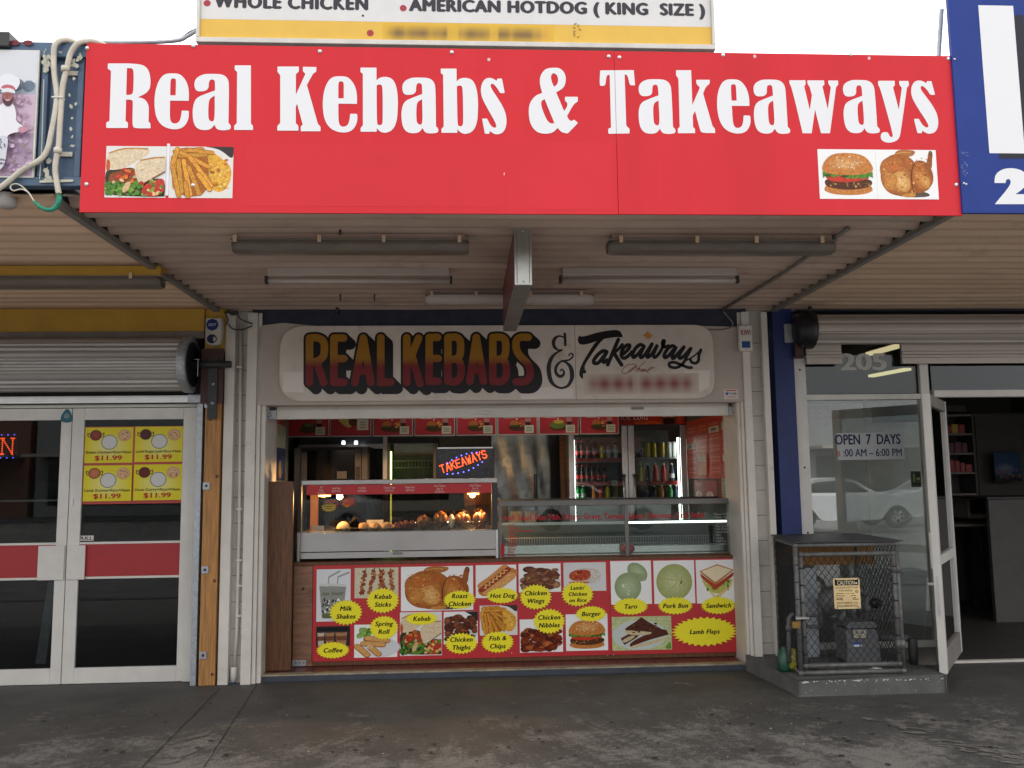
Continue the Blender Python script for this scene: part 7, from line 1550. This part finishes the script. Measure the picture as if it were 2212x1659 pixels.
for i, (px0, px1, yt, lb, m) in enumerate(((1085, 1098, 1092, 'dark box standing behind the left end of the salad case', M_black), (1102, 1128, 1104, 'grey card reader behind the left end of the salad case', M_trim), (1135, 1160, 1103, 'grey scale behind the left half of the salad case', M_trim))):
    a = U(px0, 1120, 1.02); b2 = U(px1, yt, 1.02); o = MB().box(a[0], b2[0], 1.02, 1.14, CTZ-.2, b2[1], m).build('counter_gadget', None, .008); tag(o, lb, 'gadget')
bt = box('back_bench', None, da-.1, db_, 1.0, 1.45, STEP, CTZ-.201, M_brushed, .005); tag(bt, 'low steel bench behind the salad case', 'bench')

# ================================================================ MENU BOARDS OVERHEAD
YMB = 1.7; edges = [(622, 711), (713, 802), (805, 892), (895, 983), (986, 1072), (1075, 1161), (1164, 1250), (1253, 1337)]
mz0 = U(980, 941.5, YMB)[1]; mz1 = mz0+.42; price = [None, None, '$16.90', '$10.00', '$9.90', '$9.00', '$9.90', '$9.50']
M_mbred = mat('overhead_red', (.42, .03, .04), .4, var=.06); M_mbfr = mat('overhead_frame', (.42, .40, .36), .4)
desc = ['kebab plate', 'large wrap', 'two burgers', 'tall burger and chips', 'burger, chips and bottle', 'burger and chips under the 9.00 price', 'salad plate and bottle', 'burger next to the fridge header']
for i, (a, b_) in enumerate(edges):
    xa, xb_ = U(a, 920, YMB)[0], U(b_, 920, YMB)[0]; t = thing('menu_board', f'red overhead menu board picturing a {desc[i]}', 'menu board', ((xa+xb_)/2, YMB, mz0), 'red menu boards over the counter')
    box('frame', t, xa, xb_, YMB, YMB+.02, mz0, mz1, M_mbfr, .002); A = Art((0, YMB-.0006, 0)); h = .24; A.frame(xa+.008, xb_-.008, mz0+.012, mz0+.012+h); A.rect(0, 1, 0, 1.65, (.42, .03, .04))
    if i == 1: A.smooth([(.05, .95), (.5, .9), (.62, .5), (.42, .25), (.15, .7)], srgb(200, 170, 90)); A.smooth([(.4, .6), (.6, .95), (.8, .7), (.55, .3)], srgb(96, 50, 30)); A.smooth([(.55, .8), (.9, .95), (.9, .7), (.7, .6)], srgb(196, 100, 46)); A.rect(.66, .95, .22, .68, srgb(206, 196, 176)); [A.rect(.74, .88, z, z+.03, srgb(120, 90, 80)) for z in (.32, .42, .52)]
    else:
        A.ell(.5, .26, .24 if i != 2 else .32, .14, srgb(90, 50, 36), 0, 16)
        if i == 0: A.ell(.5, .34, .2, .2, srgb(74, 62, 40), 0, 14); A.ell(.5, .44, .12, .08, srgb(100, 106, 66), 0, 12)
        elif i == 6: A.ell(.46, .36, .2, .16, srgb(106, 120, 50), 0, 14); A.ell(.5, .5, .14, .08, srgb(190, 160, 70), 0, 12)
        else:
            for c in ((.42,) if i != 2 else (.34, .7)): A.ell(c, .30, .13, .10, srgb(76, 44, 26), 0, 14); A.ell(c, .44, .12, .13, srgb(176, 104, 52), 0, 14); A.ell(c, .34, .13, .04, C_LETD, 0, 12)
            specks(A, 12, .56, .68, .3, .56, .012, .035, [srgb(206, 160, 80), srgb(190, 130, 60)])
        A.smooth([(.70, .3), (.70, .75), (.74, .95), (.80, .95), (.84, .75), (.84, .3)], srgb(50, 24, 22)); A.rect(.70, .84, .5, .68, srgb(170, 120, 110)); A.rect(.735, .805, .92, 1.0, srgb(200, 190, 180)); A.rect(.68, .92, .04, .36, srgb(200, 200, 176)); [A.rect(.72, .88, z, z+.03, srgb(120, 120, 100)) for z in (.12, .19, .26)]
        if price[i]: A.smooth([(.12, .66), (.12, .96), (.45, .96), (.45, .66)], srgb(214, 206, 186), .06); A.text(price[i], .285, .72, .16, srgb(30, 26, 22), 0, .03, width=.28); A.ell(.48, .63, .02, .04, srgb(214, 206, 186), 0, 8)
    A.build('print', t, M_photo_s)
# ================================================================ DRINKS FRIDGE
YF = 2.0; fa, fb = U(1230, 1050, YF)[0], U(1484, 1050, YF)[0]; ftop = U(1350, 890, YF)[1]+.12
fr = thing('drinks_fridge', 'two door glass drinks fridge with a red ice cold header', 'fridge', ((fa+fb)/2, YF, STEP))
M_fr = mat('fridge_grey', (.16, .155, .145), .4, .3, var=.1); hz0 = U(1400, 918, YF)[1]; gl0, gl1 = .30, U(1400, 930, YF)[1]
box('side', fr, fa, fa+.03, YF+.05, YF+.65, STEP, ftop, M_fr); box('side', fr, fb-.03, fb, YF+.05, YF+.65, STEP, ftop, M_fr); box('back', fr, fa+.0305, fb-.0305, YF+.62, YF+.65, STEP, hz0, mat('fridge_liner', (.45, .46, .44), .5))
box('base', fr, fa, fb, YF, YF+.0495, STEP, .295, M_black); box('header', fr, fa+.001, fb-.001, YF-.02, YF+.0495, hz0, ftop, M_dark); box('inner_roof', fr, fa+.0305, fb-.0305, YF+.0505, YF+.6195, hz0, hz0+.02, M_fr)
A = Art((0, YF-.0206, 0)); xl = U(1242, 905, YF)[0]; xr_ = U(1478, 905, YF)[0]; zr0_, zr1_ = U(1400, 917, YF)[1], ftop-.01
A.rect(xl, xr_, zr0_, zr1_, srgb(190, 44, 26)); 
for k in range(40): A.ell(rp.uniform(U(1372, 905, YF)[0], U(1430, 905, YF)[0]), zr0_+rp.uniform(.005, .03), rp.uniform(.01, .03), .006, jit(srgb(210, 96, 36)), 0, 7)
xb0_ = U(1428, 905, YF)[0]; A.rect(xb0_, xb0_+.15, zr0_+.002, zr1_, srgb(120, 60, 30)); A.rect(xb0_+.02, xb0_+.13, zr0_+.002, zr0_+.06, srgb(50, 20, 14)); A.ell(xb0_+.19, zr0_+.06, .03, .06, srgb(200, 70, 30), 0, 12)
A.text('ice cold', U(1369, 900, YF)[0], U(1369, 907.5, YF)[1], .075, srgb(236, 206, 196), 0, 0, width=U(1397, 900, YF)[0]-U(1340, 900, YF)[0])
A.text('Coca-Cola', xb0_+.075, zr0_+.075, .03, srgb(236, 226, 216), .3, .01, width=.13); A.build('header_print', fr, M_print)
stiles = [(U(1230, 1050, YF)[0], U(1242, 1050, YF)[0]), (U(1345, 1050, YF)[0], U(1357.5, 1050, YF)[0]), (U(1358.5, 1050, YF)[0], U(1372, 1050, YF)[0]), (U(1472, 1050, YF)[0], U(1484, 1050, YF)[0])]
for d, (s0, s1) in enumerate(((stiles[0], stiles[1]), (stiles[2], stiles[3]))):
    mb = MB().box(s0[0]+.001, s0[1], YF-.018, YF+.0, gl0, hz0-.004, M_brushed).box(s1[0], s1[1]-.001, YF-.018, YF+.0, gl0, hz0-.004, M_brushed).box(s0[1], s1[0], YF-.017, YF+.0, gl1, hz0-.0045, M_dark).box(s0[1], s1[0], YF-.017, YF+.0, gl0, gl0+.06, M_dark)
    dr_ = mb.build('door', fr, .003); box('pane', dr_, s0[1]+.0005, s1[0]-.0005, YF-.012, YF-.008, gl0+.0605, gl1-.0005, M_gl2)
    hx_ = s1[0]+.008 if d == 0 else s0[1]-.008; zt__ = U(1360, 1024, YF)[1]
    MB().box(hx_-.018, hx_+.018, YF-.06, YF-.0185, zt__-.03, zt__, M_black).tube([(hx_, YF-.045, zt__-.03), (hx_, YF-.045, zt__-.55)], .014, M_brushed, 8).build('handle', dr_)
M_ftube = mat_emit('fridge_tube', (.97, 1.0, .93), 11.0)
MB().tube([(stiles[3][0]-.012, YF+.045, gl0+.1), (stiles[3][0]-.012, YF+.045, U(1468, 945, YF)[1])], .0075, M_ftube, 8).build('light_tube', fr)
MB().tube([(stiles[0][1]+.004, YF+.05, gl0+.1), (stiles[0][1]+.004, YF+.05, U(1243, 950, YF)[1])], .006, mat_emit('fridge_tube_dim', (.9, 1.0, .93), 13.0), 8).build('light_tube', fr)
lz = [U(1300, 997, YF+.1)[1], U(1300, 1047, YF+.1)[1], U(1300, 1083, YF+.1)[1]]; rz = [U(1420, 989, YF+.1)[1], U(1420, 1046, YF+.1)[1], U(1420, 1083, YF+.1)[1]]
M_shred = mat('shelf_strip_red', (.42, .03, .03), .35)
mid = (stiles[1][1]+stiles[2][0])/2
for z in lz: box('shelf', fr, fa+.031, mid-.006, YF+.06, YF+.6, z-.008, z, M_galv)
for z in rz: box('shelf', fr, mid+.006, fb-.031, YF+.06, YF+.6, z-.008, z, M_galv)
for z in lz[:2]+lz[2:]: box('shelf_strip', fr, fa+.032, mid-.007, YF+.052, YF+.0595, z-.004, z+.034, M_shred)
for z in rz[1:]: box('shelf_strip', fr, mid+.007, fb-.032, YF+.052, YF+.0595, z-.004, z+.034, M_shred)
box('divider', fr, mid-.005, mid+.005, YF+.06, YF+.6, STEP+.25, hz0-.001, M_fr)
A = Art((0, YF+.0515, 0)); z = lz[1]; A.text('420mL', U(1255, 1041, YF)[0], z+.006, .022, srgb(230, 226, 220), 0, .01); A.text('Coca-Cola', U(1297, 1040, YF)[0], z+.006, .02, srgb(226, 200, 196), .3, .01, width=.13); A.text('Coca-Cola', U(1300, 990, YF)[0], lz[0]+.008, .02, srgb(226, 160, 156), .3, .01, width=.13); A.text('Coca-Cola', U(1425, 1041, YF)[0], rz[1]+.008, .02, srgb(226, 170, 166), .3, .01, width=.13)
X = U(1329, 1040, YF)[0]; A.ell(X, z+.018, .032, .03, srgb(206, 204, 198), 0, 16); A.text('$3', X, z+.008, .02, srgb(30, 26, 26), 0, .02); X = U(1402, 1040, YF)[0]; A.ell(X, rz[1]+.018, .026, .024, srgb(34, 24, 26), 0, 14); A.build('strip_print', fr, M_print)
def bmat(n, c, r=.15): return mat('drink_'+n, c, r, var=.06)
B_cola, B_red, B_wh, B_yel, B_or, B_gr, B_navy, B_cap, B_sil = bmat('cola', (.02, .008, .006)), bmat('label_red', (.5, .03, .03), .4), bmat('label_white', (.6, .6, .58), .4), bmat('yellow', (.6, .45, .02)), bmat('orange', (.6, .2, .02)), bmat('green', (.02, .25, .06)), bmat('navy', (.015, .02, .06)), bmat('cap_white', (.75, .75, .73), .4), bmat('silver', (.6, .6, .6), .25)
def bottle(px, z, h, body, label, cap, lab, grp, Y, r=.031):
    X = U(px, 1040, Y)[0]
    prof = [(0, 0), (r*.9, .0), (r, .012), (r, h*.22), (r*.93, h*.30), (r*.93, h*.5), (r, h*.56), (r, h*.64), (r*.72, h*.78), (r*.42, h*.88), (r*.42, h*.93), (r*.46, h*.93), (r*.46, h), (0, h)]
    ms = [body, body, body, body, label, body, body, body, body, body, cap, cap, cap]
    o = MB().lathe(prof, (X, Y, z+.001), body, 12, mats=ms).build('bottle'); tag(o, lab, 'bottle', grp)
def can(px, z, h, body, lab, grp, Y, r=.028):
    X = U(px, 1000, Y)[0]; o = MB().lathe([(0, 0), (r*.85, 0), (r, .01), (r, h-.012), (r*.82, h), (0, h-.004)], (X, Y, z+.001), body, 14, mats=[B_sil, B_sil, body, B_sil, B_sil]).build('can'); tag(o, lab, 'can', grp)
ords = ('first', 'second', 'third', 'fourth', 'fifth', 'sixth', 'seventh')
YB1 = YF+.11
for i, px in enumerate((1247, 1259, 1272, 1286)): bottle(px, lz[0], .225, B_cola, B_red, B_red if i < 2 else B_navy, f'cola bottle with red label, {ords[i]} from left on fridge top left shelf', 'bottles in the drinks fridge', YB1)
for i, (px, m, l) in enumerate(((1302, B_yel, 'yellow'), (1316, B_sil, 'silver grey'), (1331, B_wh, 'white labelled'))): bottle(px, lz[0], .19, m, m, B_navy, f'{l} bottle near the handle end of the fridge top left shelf', 'bottles in the drinks fridge', YB1)
for i, px in enumerate((1247, 1258, 1269, 1281, 1293, 1306)): bottle(px, lz[1], .205, B_cola, B_red, B_red, f'cola bottle with red cap, {ords[i]} from left on fridge middle left shelf', 'bottles in the drinks fridge', YB1, .027)
for i, (px, m, c, l) in enumerate(((1247, B_gr, B_navy, 'green bottle with dark cap at the left edge'), (1259, B_gr, B_cap, 'green bottle with white cap'), (1283, B_or, B_or, 'orange bottle'), (1297, B_red, B_red, 'red bottle'), (1312, B_yel, B_cap, 'small yellow bottle'))): bottle(px, lz[2], .165, m, B_wh if i < 2 else m, c, f'{l} on the fridge bottom left shelf', 'bottles in the drinks fridge', YB1, .028)
for i, (px, m, l) in enumerate(((1399, B_yel, 'yellow can, first of three'), (1413, B_yel, 'yellow can, middle of three'), (1431, B_yel, 'tall yellow can, last of three'), (1446, B_sil, 'silver can'), (1457, B_wh, 'white can next to the light tube'), (1385, B_navy, 'short dark can'))): can(px, rz[0], .165 if px != 1385 else .10, m, f'{l} on the fridge top right shelf', 'cans in the drinks fridge', YB1, .027)
for i, (px, m) in enumerate(((1384, B_yel), (1400, B_cola), (1416, B_red), (1434, B_red), (1452, B_navy))): bottle(px, rz[1], .215, m, B_wh if i == 4 else m, B_cap, f'{("yellow","brown","red","dark red","navy")[i]} drink bottle, {ords[i]} from left on fridge middle right shelf', 'bottles in the drinks fridge', YB1, .03)
for i, (px, m) in enumerate(((1395, B_navy), (1411, B_cola), (1428, B_or), (1447, B_gr), (1460, B_navy))): bottle(px, rz[2], .165, m, m, B_cap, f'{("navy","black","orange","green","dark blue")[i]} juice bottle with white cap on the fridge bottom right shelf', 'bottles in the drinks fridge', YB1, .032)
# wooden post beside the fridge
q = R4(1212, 945, 1229, 1170, 2.4); tag(box('wood_post', None, q[0], q[1], 2.4, 2.5, STEP, ICZ, M_ply, .004), 'brown wooden post left of the drinks fridge', 'post')

# ================================================================ KITCHEN BEHIND THE WARMER
YO2 = 1.9; q = R4(634, 967, 795, 1250, YO2); ov = thing('upright_cabinet', 'black upright glass cabinet with grey frame behind the warmer', 'cabinet', ((q[0]+q[1])/2, YO2, STEP))
oz = U(700, 966, YO2)[1]; X = lambda px: U(px, 1000, YO2)[0]
box('body', ov, X(634), X(797), YO2+.02, YO2+.6, STEP, oz, M_black); box('stile', ov, X(636), X(650), YO2, YO2+.0195, STEP, oz-.01, M_trim); box('stile', ov, X(651), X(663), YO2-.015, YO2+.0195, STEP, oz-.05, M_trim); box('stile', ov, X(767), X(780), YO2-.01, YO2+.0195, STEP, oz-.02, M_trim); box('stile', ov, X(782), X(794), YO2-.01, YO2+.0195, STEP, oz+.0, M_trim)
box('door_glass', ov, X(664), X(766), YO2+.0, YO2+.018, STEP+.2, oz-.03, mat('black_glass', (.008, .008, .009), .08)); MB().box(X(770), X(777), YO2-.04, YO2-.011, oz-.35, oz-.20, M_black).build('handle', ov)
q = R4(728, 1018, 749, 1034, YO2); box('notice', ov, q[0], q[1], YO2-.003, YO2-.001, q[2], q[3], M_trim)
YH2 = 2.6; q = R4(645, 938, 836, 968, YH2); ho = thing('range_hood', 'dark steel range hood above the black cabinet, catching a bright reflection', 'hood', ((q[0]+q[1])/2, YH2, q[2])); 
MB().prism([(q[0], q[2]), (q[1], q[2]), (q[1]-.1, ICZ-.001), (q[0]+.1, ICZ-.001)], YH2, YH2+.8, mat('hood_steel', (.12, .13, .14), .25, .9, var=.2, bump=.3, bscale=4)).build('canopy', ho); box('lip', ho, q[0], q[1], YH2-.02, YH2-.001, q[2]-.01, q[2]+.04, M_brushed)
# two glowing spots that imitate the bright reflection on the hood
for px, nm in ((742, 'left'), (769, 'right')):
    a = U(px, 958, 2.3); tag(MB().lathe([(.0, -.012), (.018, -.012), (.022, 0.0), (.016, .03), (0, .03)], (a[0], 2.3, a[1]), mat_emit('hood_bulb', (.95, .98, 1.0), 1.1), 12, 'Z').build('hood_lamp'), f'{nm} one of two small glowing spots imitating a reflection under the range hood', 'lamp', 'imitated glints under the range hood')  # glowing stand-ins for the hood reflection
q = R4(827, 945, 836, 1200, 1.8); tag(box('white_pole', None, q[0], q[1], 1.8, 1.84, STEP, mz0+.1, M_white), 'slim white pole between the black cabinet and the glass fridge', 'pole')
YG2 = 2.2; gx0_, gx1_ = U(838, 1000, YG2)[0], U(946, 1000, YG2)[0]; g2 = thing('display_fridge', 'dark glass display fridge with wire shelves behind the lit sign', 'fridge', ((gx0_+gx1_)/2, YG2, STEP)); gzt = U(890, 958, YG2)[1]
box('side', g2, gx0_, gx0_+.02, YG2, YG2+.5, STEP, gzt, M_fr); box('side', g2, gx1_-.05, gx1_, YG2, YG2+.5, STEP, gzt, M_fr); box('back', g2, gx0_+.0205, gx1_-.0505, YG2+.47, YG2+.5, STEP, gzt, mat('fridge_dim', (.07, .09, .07), .5)); box('top', g2, gx0_, gx1_, YG2-.0, YG2+.5, gzt+.0005, gzt+.06, M_dark); box('pane', g2, gx0_+.0205, gx1_-.0505, YG2+.005, YG2+.009, STEP, gzt, M_gl2)
MB().tube([(gx0_+.03, YG2+.03, .5), (gx0_+.03, YG2+.03, U(841, 975, YG2)[1])], .007, mat_emit('green_white_tube', (.85, 1.0, .25), 5.0), 8).build('light_tube', g2)
mb = MB()
for zz in (U(890, 1010, YG2+.1)[1], U(890, 1060, YG2+.1)[1]):
    mb.tube([(gx0_+.03, YG2+.1, zz), (gx1_-.06, YG2+.1, zz)], .003, M_galv, 5); mb.tube([(gx0_+.03, YG2+.1, zz+.07), (gx1_-.06, YG2+.1, zz+.07)], .003, M_galv, 5); x = gx0_+.03
    while x < gx1_-.06: mb.tube([(x, YG2+.1, zz), (x, YG2+.1, zz+.07)], .002, M_galv, 4); x += .035
mb.build('wire_basket', g2)
q = R4(1062, 942, 1208, 1175, 3.0); M_crump = mat('crumpled_steel', (.26, .28, .27), .30, 1.0, var=.25, scale=3, bump=.9, bscale=5); vs = []; nn = 24
for j in range(nn+1):
    for i in range(nn+1): vs.append((q[0]+(q[1]-q[0])*i/nn, 3.0+.006*math.sin(i*.9+j*.7)+rp.uniform(-.004, .004), STEP+(ICZ-STEP)*j/nn))
tag(MB().add(vs, [(j*(nn+1)+i, j*(nn+1)+i+1, (j+1)*(nn+1)+i+1, (j+1)*(nn+1)+i) for j in range(nn) for i in range(nn)], M_crump, True).build('steel_splashback'), 'dented shiny steel splashback sheet between the lit sign and the drinks fridge', 'splashback')
a = U(1070, 1085, 1.5); b_ = U(1150, 1045, 1.5); gr = thing('grill_machine', 'steel grill machine with a shiny curved lid right of the warmer', 'grill', ((a[0]+b_[0])/2, 1.5, STEP)); R_ = (b_[0]-a[0])*.5
prof = [(a[0]-.3+R_*2.2*t_, a[1]+.14*math.cos(math.pi*.5*t_)) for t_ in [i/12 for i in range(13)]]
MB().prism(prof+[(prof[-1][0], a[1]-.03), (a[0]-.3, a[1]-.03)], 1.5, 1.85, M_steel).build('lid', gr); box('body', gr, a[0]-.3, prof[-1][0]+.02, 1.48, 1.9, STEP, a[1]-.031, M_brushed, .006)
X, Z = U(1157, 1035, 1.6); tag(MB().tube([(X, 1.6, CTZ), (X, 1.6, Z+.05)], .018, M_black, 8).box(X-.07, X+.07, 1.53, 1.68, CTZ-.3, CTZ+.06, M_galv).build('utensil_holder'), 'steel utensil tub with one dark upright handle', 'tub')
q = R4(1190, 945, 1212, 1180, 2.9); tag(box('dark_door', None, q[0], q[1], 2.9, 2.93, STEP, ICZ-.01, M_black), 'dark doorway strip left of the wooden post', 'door')
# lit batten on the shop ceiling, hidden from the street by the rolled shutter (inferred from a glint on the hood, added to brighten the interior)
kl = thing('ceiling_lamp', 'unseen lit batten lamp on the kitchen ceiling of the takeaway shop', 'lamp', (.4, 1.3, ICZ-.05))
box('housing', kl, -.5, 1.3, 1.17, 1.25, ICZ-.045, ICZ-.001, M_tubewhite); MB().tube([(-.48, 1.21, ICZ-.065), (1.28, 1.21, ICZ-.065)], .016, mat_emit('added_kitchen_tube', (1.0, .97, .88), 13.0), 8).build('tube', kl)
# side wall posters
def wall_art(name, label, cat, Xw, n, px0, py0, px1, py1, fn, m=None):
    y0, _ = UX(px0, (py0+py1)/2, Xw); y1, _ = UX(px1, (py0+py1)/2, Xw); xm = (px0+px1)/2
    z1 = UX(xm, py0, Xw)[1]; z0 = UX(xm, py1, Xw)[1]
    if n < 0:  A = Art((Xw, 0, 0), (0, -1, 0), (0, 0, 1), (-1, 0, 0), start=.004); A.frame(-y0, -y1, z0, z1)
    else:      A = Art((Xw, 0, 0), (0, 1, 0), (0, 0, 1), (1, 0, 0), start=.004); A.frame(y0, y1, z0, z1)
    fn(A); t = thing(name, label, cat, (Xw, (y0+y1)/2, z0)); ya, yb2 = min(y0, y1), max(y0, y1); box('backing', t, Xw+(.001 if n > 0 else -.0035), Xw+(.0035 if n > 0 else -.001), ya, yb2, z0, z1, M_white); A.build('print', t, m or M_photo_s); return t
def f_red(A):
    A.rect(0, 1, 0, 1, srgb(168, 62, 44))
    for i in range(4):
        a = .02+i*.245; A.rect(a, a+.225, .01, .99, srgb(190, 78, 50))
        for k in range(16):
            A.rect(a+.02, a+.2, .04+k*.058, .055+k*.058, srgb(214, 140, 110) if k % 3 else srgb(150, 50, 40))
    for a, b_, z, w_ in ((.02, .2, .5, .1), (.52, .72, .72, .1), (.76, .97, .74, .12), (.77, .98, .26, .1)): A.rect(a, b_, z, z+w_, srgb(190, 186, 168)); A.rect(a+.05, b_-.05, z+.03, z+.07, srgb(110, 100, 90))
    A.rect(.27, .46, .06, .4, srgb(196, 140, 100)); A.rect(.30, .43, .28, .36, srgb(206, 196, 176))
wall_art('wall_menu', 'large orange red price list on the right inside wall', 'menu board', IX1, -1, 1484, 897, 1592, 1034, f_red)
def f_lower(A):
    A.rect(0, 1, 0, 1, srgb(150, 22, 28)); A.rect(.47, .5, 0, 1, srgb(60, 14, 16)); 
    for c in (.24, .74): A.ell(c, .34, .15, .16, srgb(196, 180, 170), 0, 14); A.text('O', c, .26, .18, srgb(60, 40, 40), 0, .02)
    A.rect(.1, .4, .84, .87, srgb(206, 120, 116)); A.rect(.1, .34, .76, .79, srgb(206, 120, 116))
wall_art('wall_poster', 'dark red twin poster low on the right inside wall', 'poster', IX1, -1, 1500, 1038, 1548, 1084, f_lower)
def f_green(A):
    A.rect(0, 1, 0, 1, srgb(150, 24, 30)); A.smooth([(.12, .02), (.2, .5), (.1, .98), (.86, .98), (.78, .5), (.9, .02)], srgb(150, 172, 152))
    for k in range(12): A.rect(.26, .3+.06*((k*7) % 5), .12+k*.065, .135+k*.065, srgb(50, 60, 54))
wall_art('paper_menu', 'pale green paper menu on the right inside wall by the opening', 'menu', IX1, -1, 1553, 995, 1592, 1086, f_green)
def f_cream(A):
    A.rect(0, 1, 0, 1, srgb(186, 178, 146)); A.poly([(0, .84), (1, .74), (1, 1), (0, 1)], srgb(150, 56, 44)); A.text('MENU', .6, .83, .08, srgb(206, 150, 120), 0, .02)
    for c in range(4): A.rect(.24*c+.02, .24*c+.025, .1, .8, srgb(130, 120, 96)); [A.rect(.24*c+.06, .24*c+.2, z, z+.02, srgb(70, 64, 54)) for z in (.42, .5, .58, .68)]
wall_art('wall_menu', 'cream paper price list on the left inside wall above the wood panel', 'menu board', IX0, 1, 576, 900, 616, 966, f_cream)
def f_blue(A):
    A.rect(0, 1, 0, 1, srgb(150, 146, 112)); A.rect(.5, 1, 0, 1, srgb(36, 52, 96)); A.rect(.16, .46, .9, .97, srgb(40, 50, 66)); A.rect(.1, .44, .06, .82, srgb(176, 170, 132)); A.ell(.72, .35, .1, .3, srgb(140, 120, 90), 0, 12); A.ell(.85, .5, .08, .3, srgb(60, 84, 140), 0, 12); A.rect(0, .14, .8, .92, srgb(190, 160, 40))
wall_art('wall_poster', 'blue and yellow poster on the left inside wall behind the wood panel', 'poster', IX0, 1, 577, 968, 614, 1038, f_blue)
# ================================================================ THE STREET BEHIND THE CAMERA (seen in the glass)
M_carw = mat('car_white', (.74, .75, .76), .18, var=.02); M_cars = mat('car_silver', (.50, .52, .54), .2, .3, var=.02); M_carg = mat('car_window', (.02, .022, .025), .05); M_tyre = mat('tyre', (.02, .02, .02), .8); M_rim = mat('alloy', (.55, .56, .57), .25, .8)
def car(label, x, y, flip, m, hatch=0.0, heading=0.0):
    t = thing('parked_car', label, 'car', (0, 0, -.13), 'cars parked across the road'); zb = 0.0
    side = [(-2.1, .32), (-2.15, .62), (-2.05, .82), (-1.3, .92), (-.75, 1.0), (-.15, 1.36), (.35, 1.42), (1.05, 1.38), (1.75-.2*hatch, 1.0), (2.1, .92), (2.16, .6), (2.12, .32), (1.75, .28), (1.62, .5), (1.32, .62), (1.02, .5), (.9, .24), (-.88, .24), (-1.0, .5), (-1.3, .62), (-1.6, .5), (-1.72, .28)]
    sm = fillet(side, .18, 3); vs = []; n = len(sm)
    for yy, k in ((-.84, .0), (-.74, 1.0), (.74, 1.0), (.84, .0)):
        for a, b_ in sm: z = b_ if k or b_ < .75 else .75+(b_-.75)*.86; vs.append((a*flip*(1 if k else .995), yy if b_ < .95 or k else yy*(1-.18*(b_-.95)/.47), z-.13+.13))
    fs = [(j*n+i, j*n+(i+1) % n, (j+1)*n+(i+1) % n, (j+1)*n+i) for j in range(3) for i in range(n)]
    tri = geometry.tessellate_polygon([[Vector((a, b_, 0)) for a, b_ in sm]]); fs += [tuple(q_) for q_ in tri]+[tuple(3*n+i for i in reversed(q_)) for q_ in tri]
    MB().add(vs, fs, m, False).build('body', t, 0, (0, 0, 0))
    for s in (-1, 1):
        P = fillet([(-.62, .99), (-.12, 1.30), (.32, 1.355), (1.0, 1.31), (1.45, 1.02), (.4, .97)], .08, 3); MB().prism([(a*flip, b_-.02) for a, b_ in P], s*.80-.012, s*.80+.012, M_carg).build('side_window', t, 0, (0, 0, 0))
        for wx in (-1.3, 1.32):
            w_ = MB().lathe([(.2, -.09), (.31, -.09), (.33, -.05), (.33, .05), (.31, .09), (.2, .09)], (wx*flip, s*.76, .33), M_tyre, 24, 'Y').build('wheel', t, 0, (0, 0, 0)); mb = MB()
            for k in range(6): th = k*math.pi/3; mb.tube([(wx*flip, s*.845, .33), (wx*flip+.19*math.cos(th), s*.845, .33+.19*math.sin(th))], .028, M_rim, 6)
            mb.lathe([(.20, -.01), (.215, 0), (.2, .01)], (wx*flip, s*.84, .33), M_rim, 24, 'Y').build('rim', w_, 0, (0, 0, 0))
        MB().blob((-2.02*flip, s*.6, .68), (.09, .16, .08), mat('headlight', (.8, .8, .8), .1), 1, 0, 12, 8).build('headlight', t, 0, (0, 0, 0)); MB().blob((2.06*flip, s*.62, .78), (.06, .14, .08), mat('tail_light', (.4, .02, .02), .2), 1, 0, 12, 8).build('tail_light', t, 0, (0, 0, 0))
    MB().add([(-.82*flip, -.62, .99), (-.82*flip, .62, .99), (-.16*flip, .52, 1.375), (-.16*flip, -.52, 1.375)], [(0, 1, 2, 3)], M_carg).build('windscreen', t, 0, (0, 0, 0))
    t.location = (x, y, -.13); t.rotation_euler = (0, 0, heading); return t
car('white hatchback parked nose right across the road, reflected in the shop window', 10.6, -17.2, -1, M_carw, 1)
car('silver sedan parked across the road right of the white hatchback', 14.6, -19.5, 1, M_carw)
car('white sedan parked across the road opposite the salad case', 3.7, -17.6, -1, M_carw)
car('silver hatchback parked across the road to the left', -4.6, -17.0, 1, M_cars, 1)
M_far = [mat('far_cream_render', (.42, .39, .33), .7), mat('far_brick', (.26, .13, .09), .8), mat('far_grey_render', (.30, .31, .32), .7)]
x = -44
for i in range(7):
    w_ = rp.uniform(9, 13); h_ = rp.uniform(4.8, 6.2); f = thing('far_shop', f'{("cream","brick","grey")[i % 3]} parapet fronted shop across the road, {ords[i]} of the row', 'shop', (x+w_/2, -34, -.02), 'shops across the road')
    box('wall', f, x, x+w_-.3, -40, -34, -.02, h_, M_far[i % 3]); box('roof', f, x-.05, x+w_-.25, -40.1, -33.9, h_+.001, h_+.2, M_dark); box('awning', f, x+.2, x+w_-.5, -33.99, -32.2, 2.7, 2.85, M_far[(i+1) % 3]); box('window', f, x+.6, x+w_*.55, -33.995, -33.97, .5, 2.4, M_carg); box('door', f, x+w_*.65, x+w_*.65+1.0, -33.995, -33.97, -.02, 2.2, M_dark); x += w_
# ---------------------------------------------------------------- tidy helper properties
for o in bpy.data.objects:
    if '_w' in o: del o['_w']
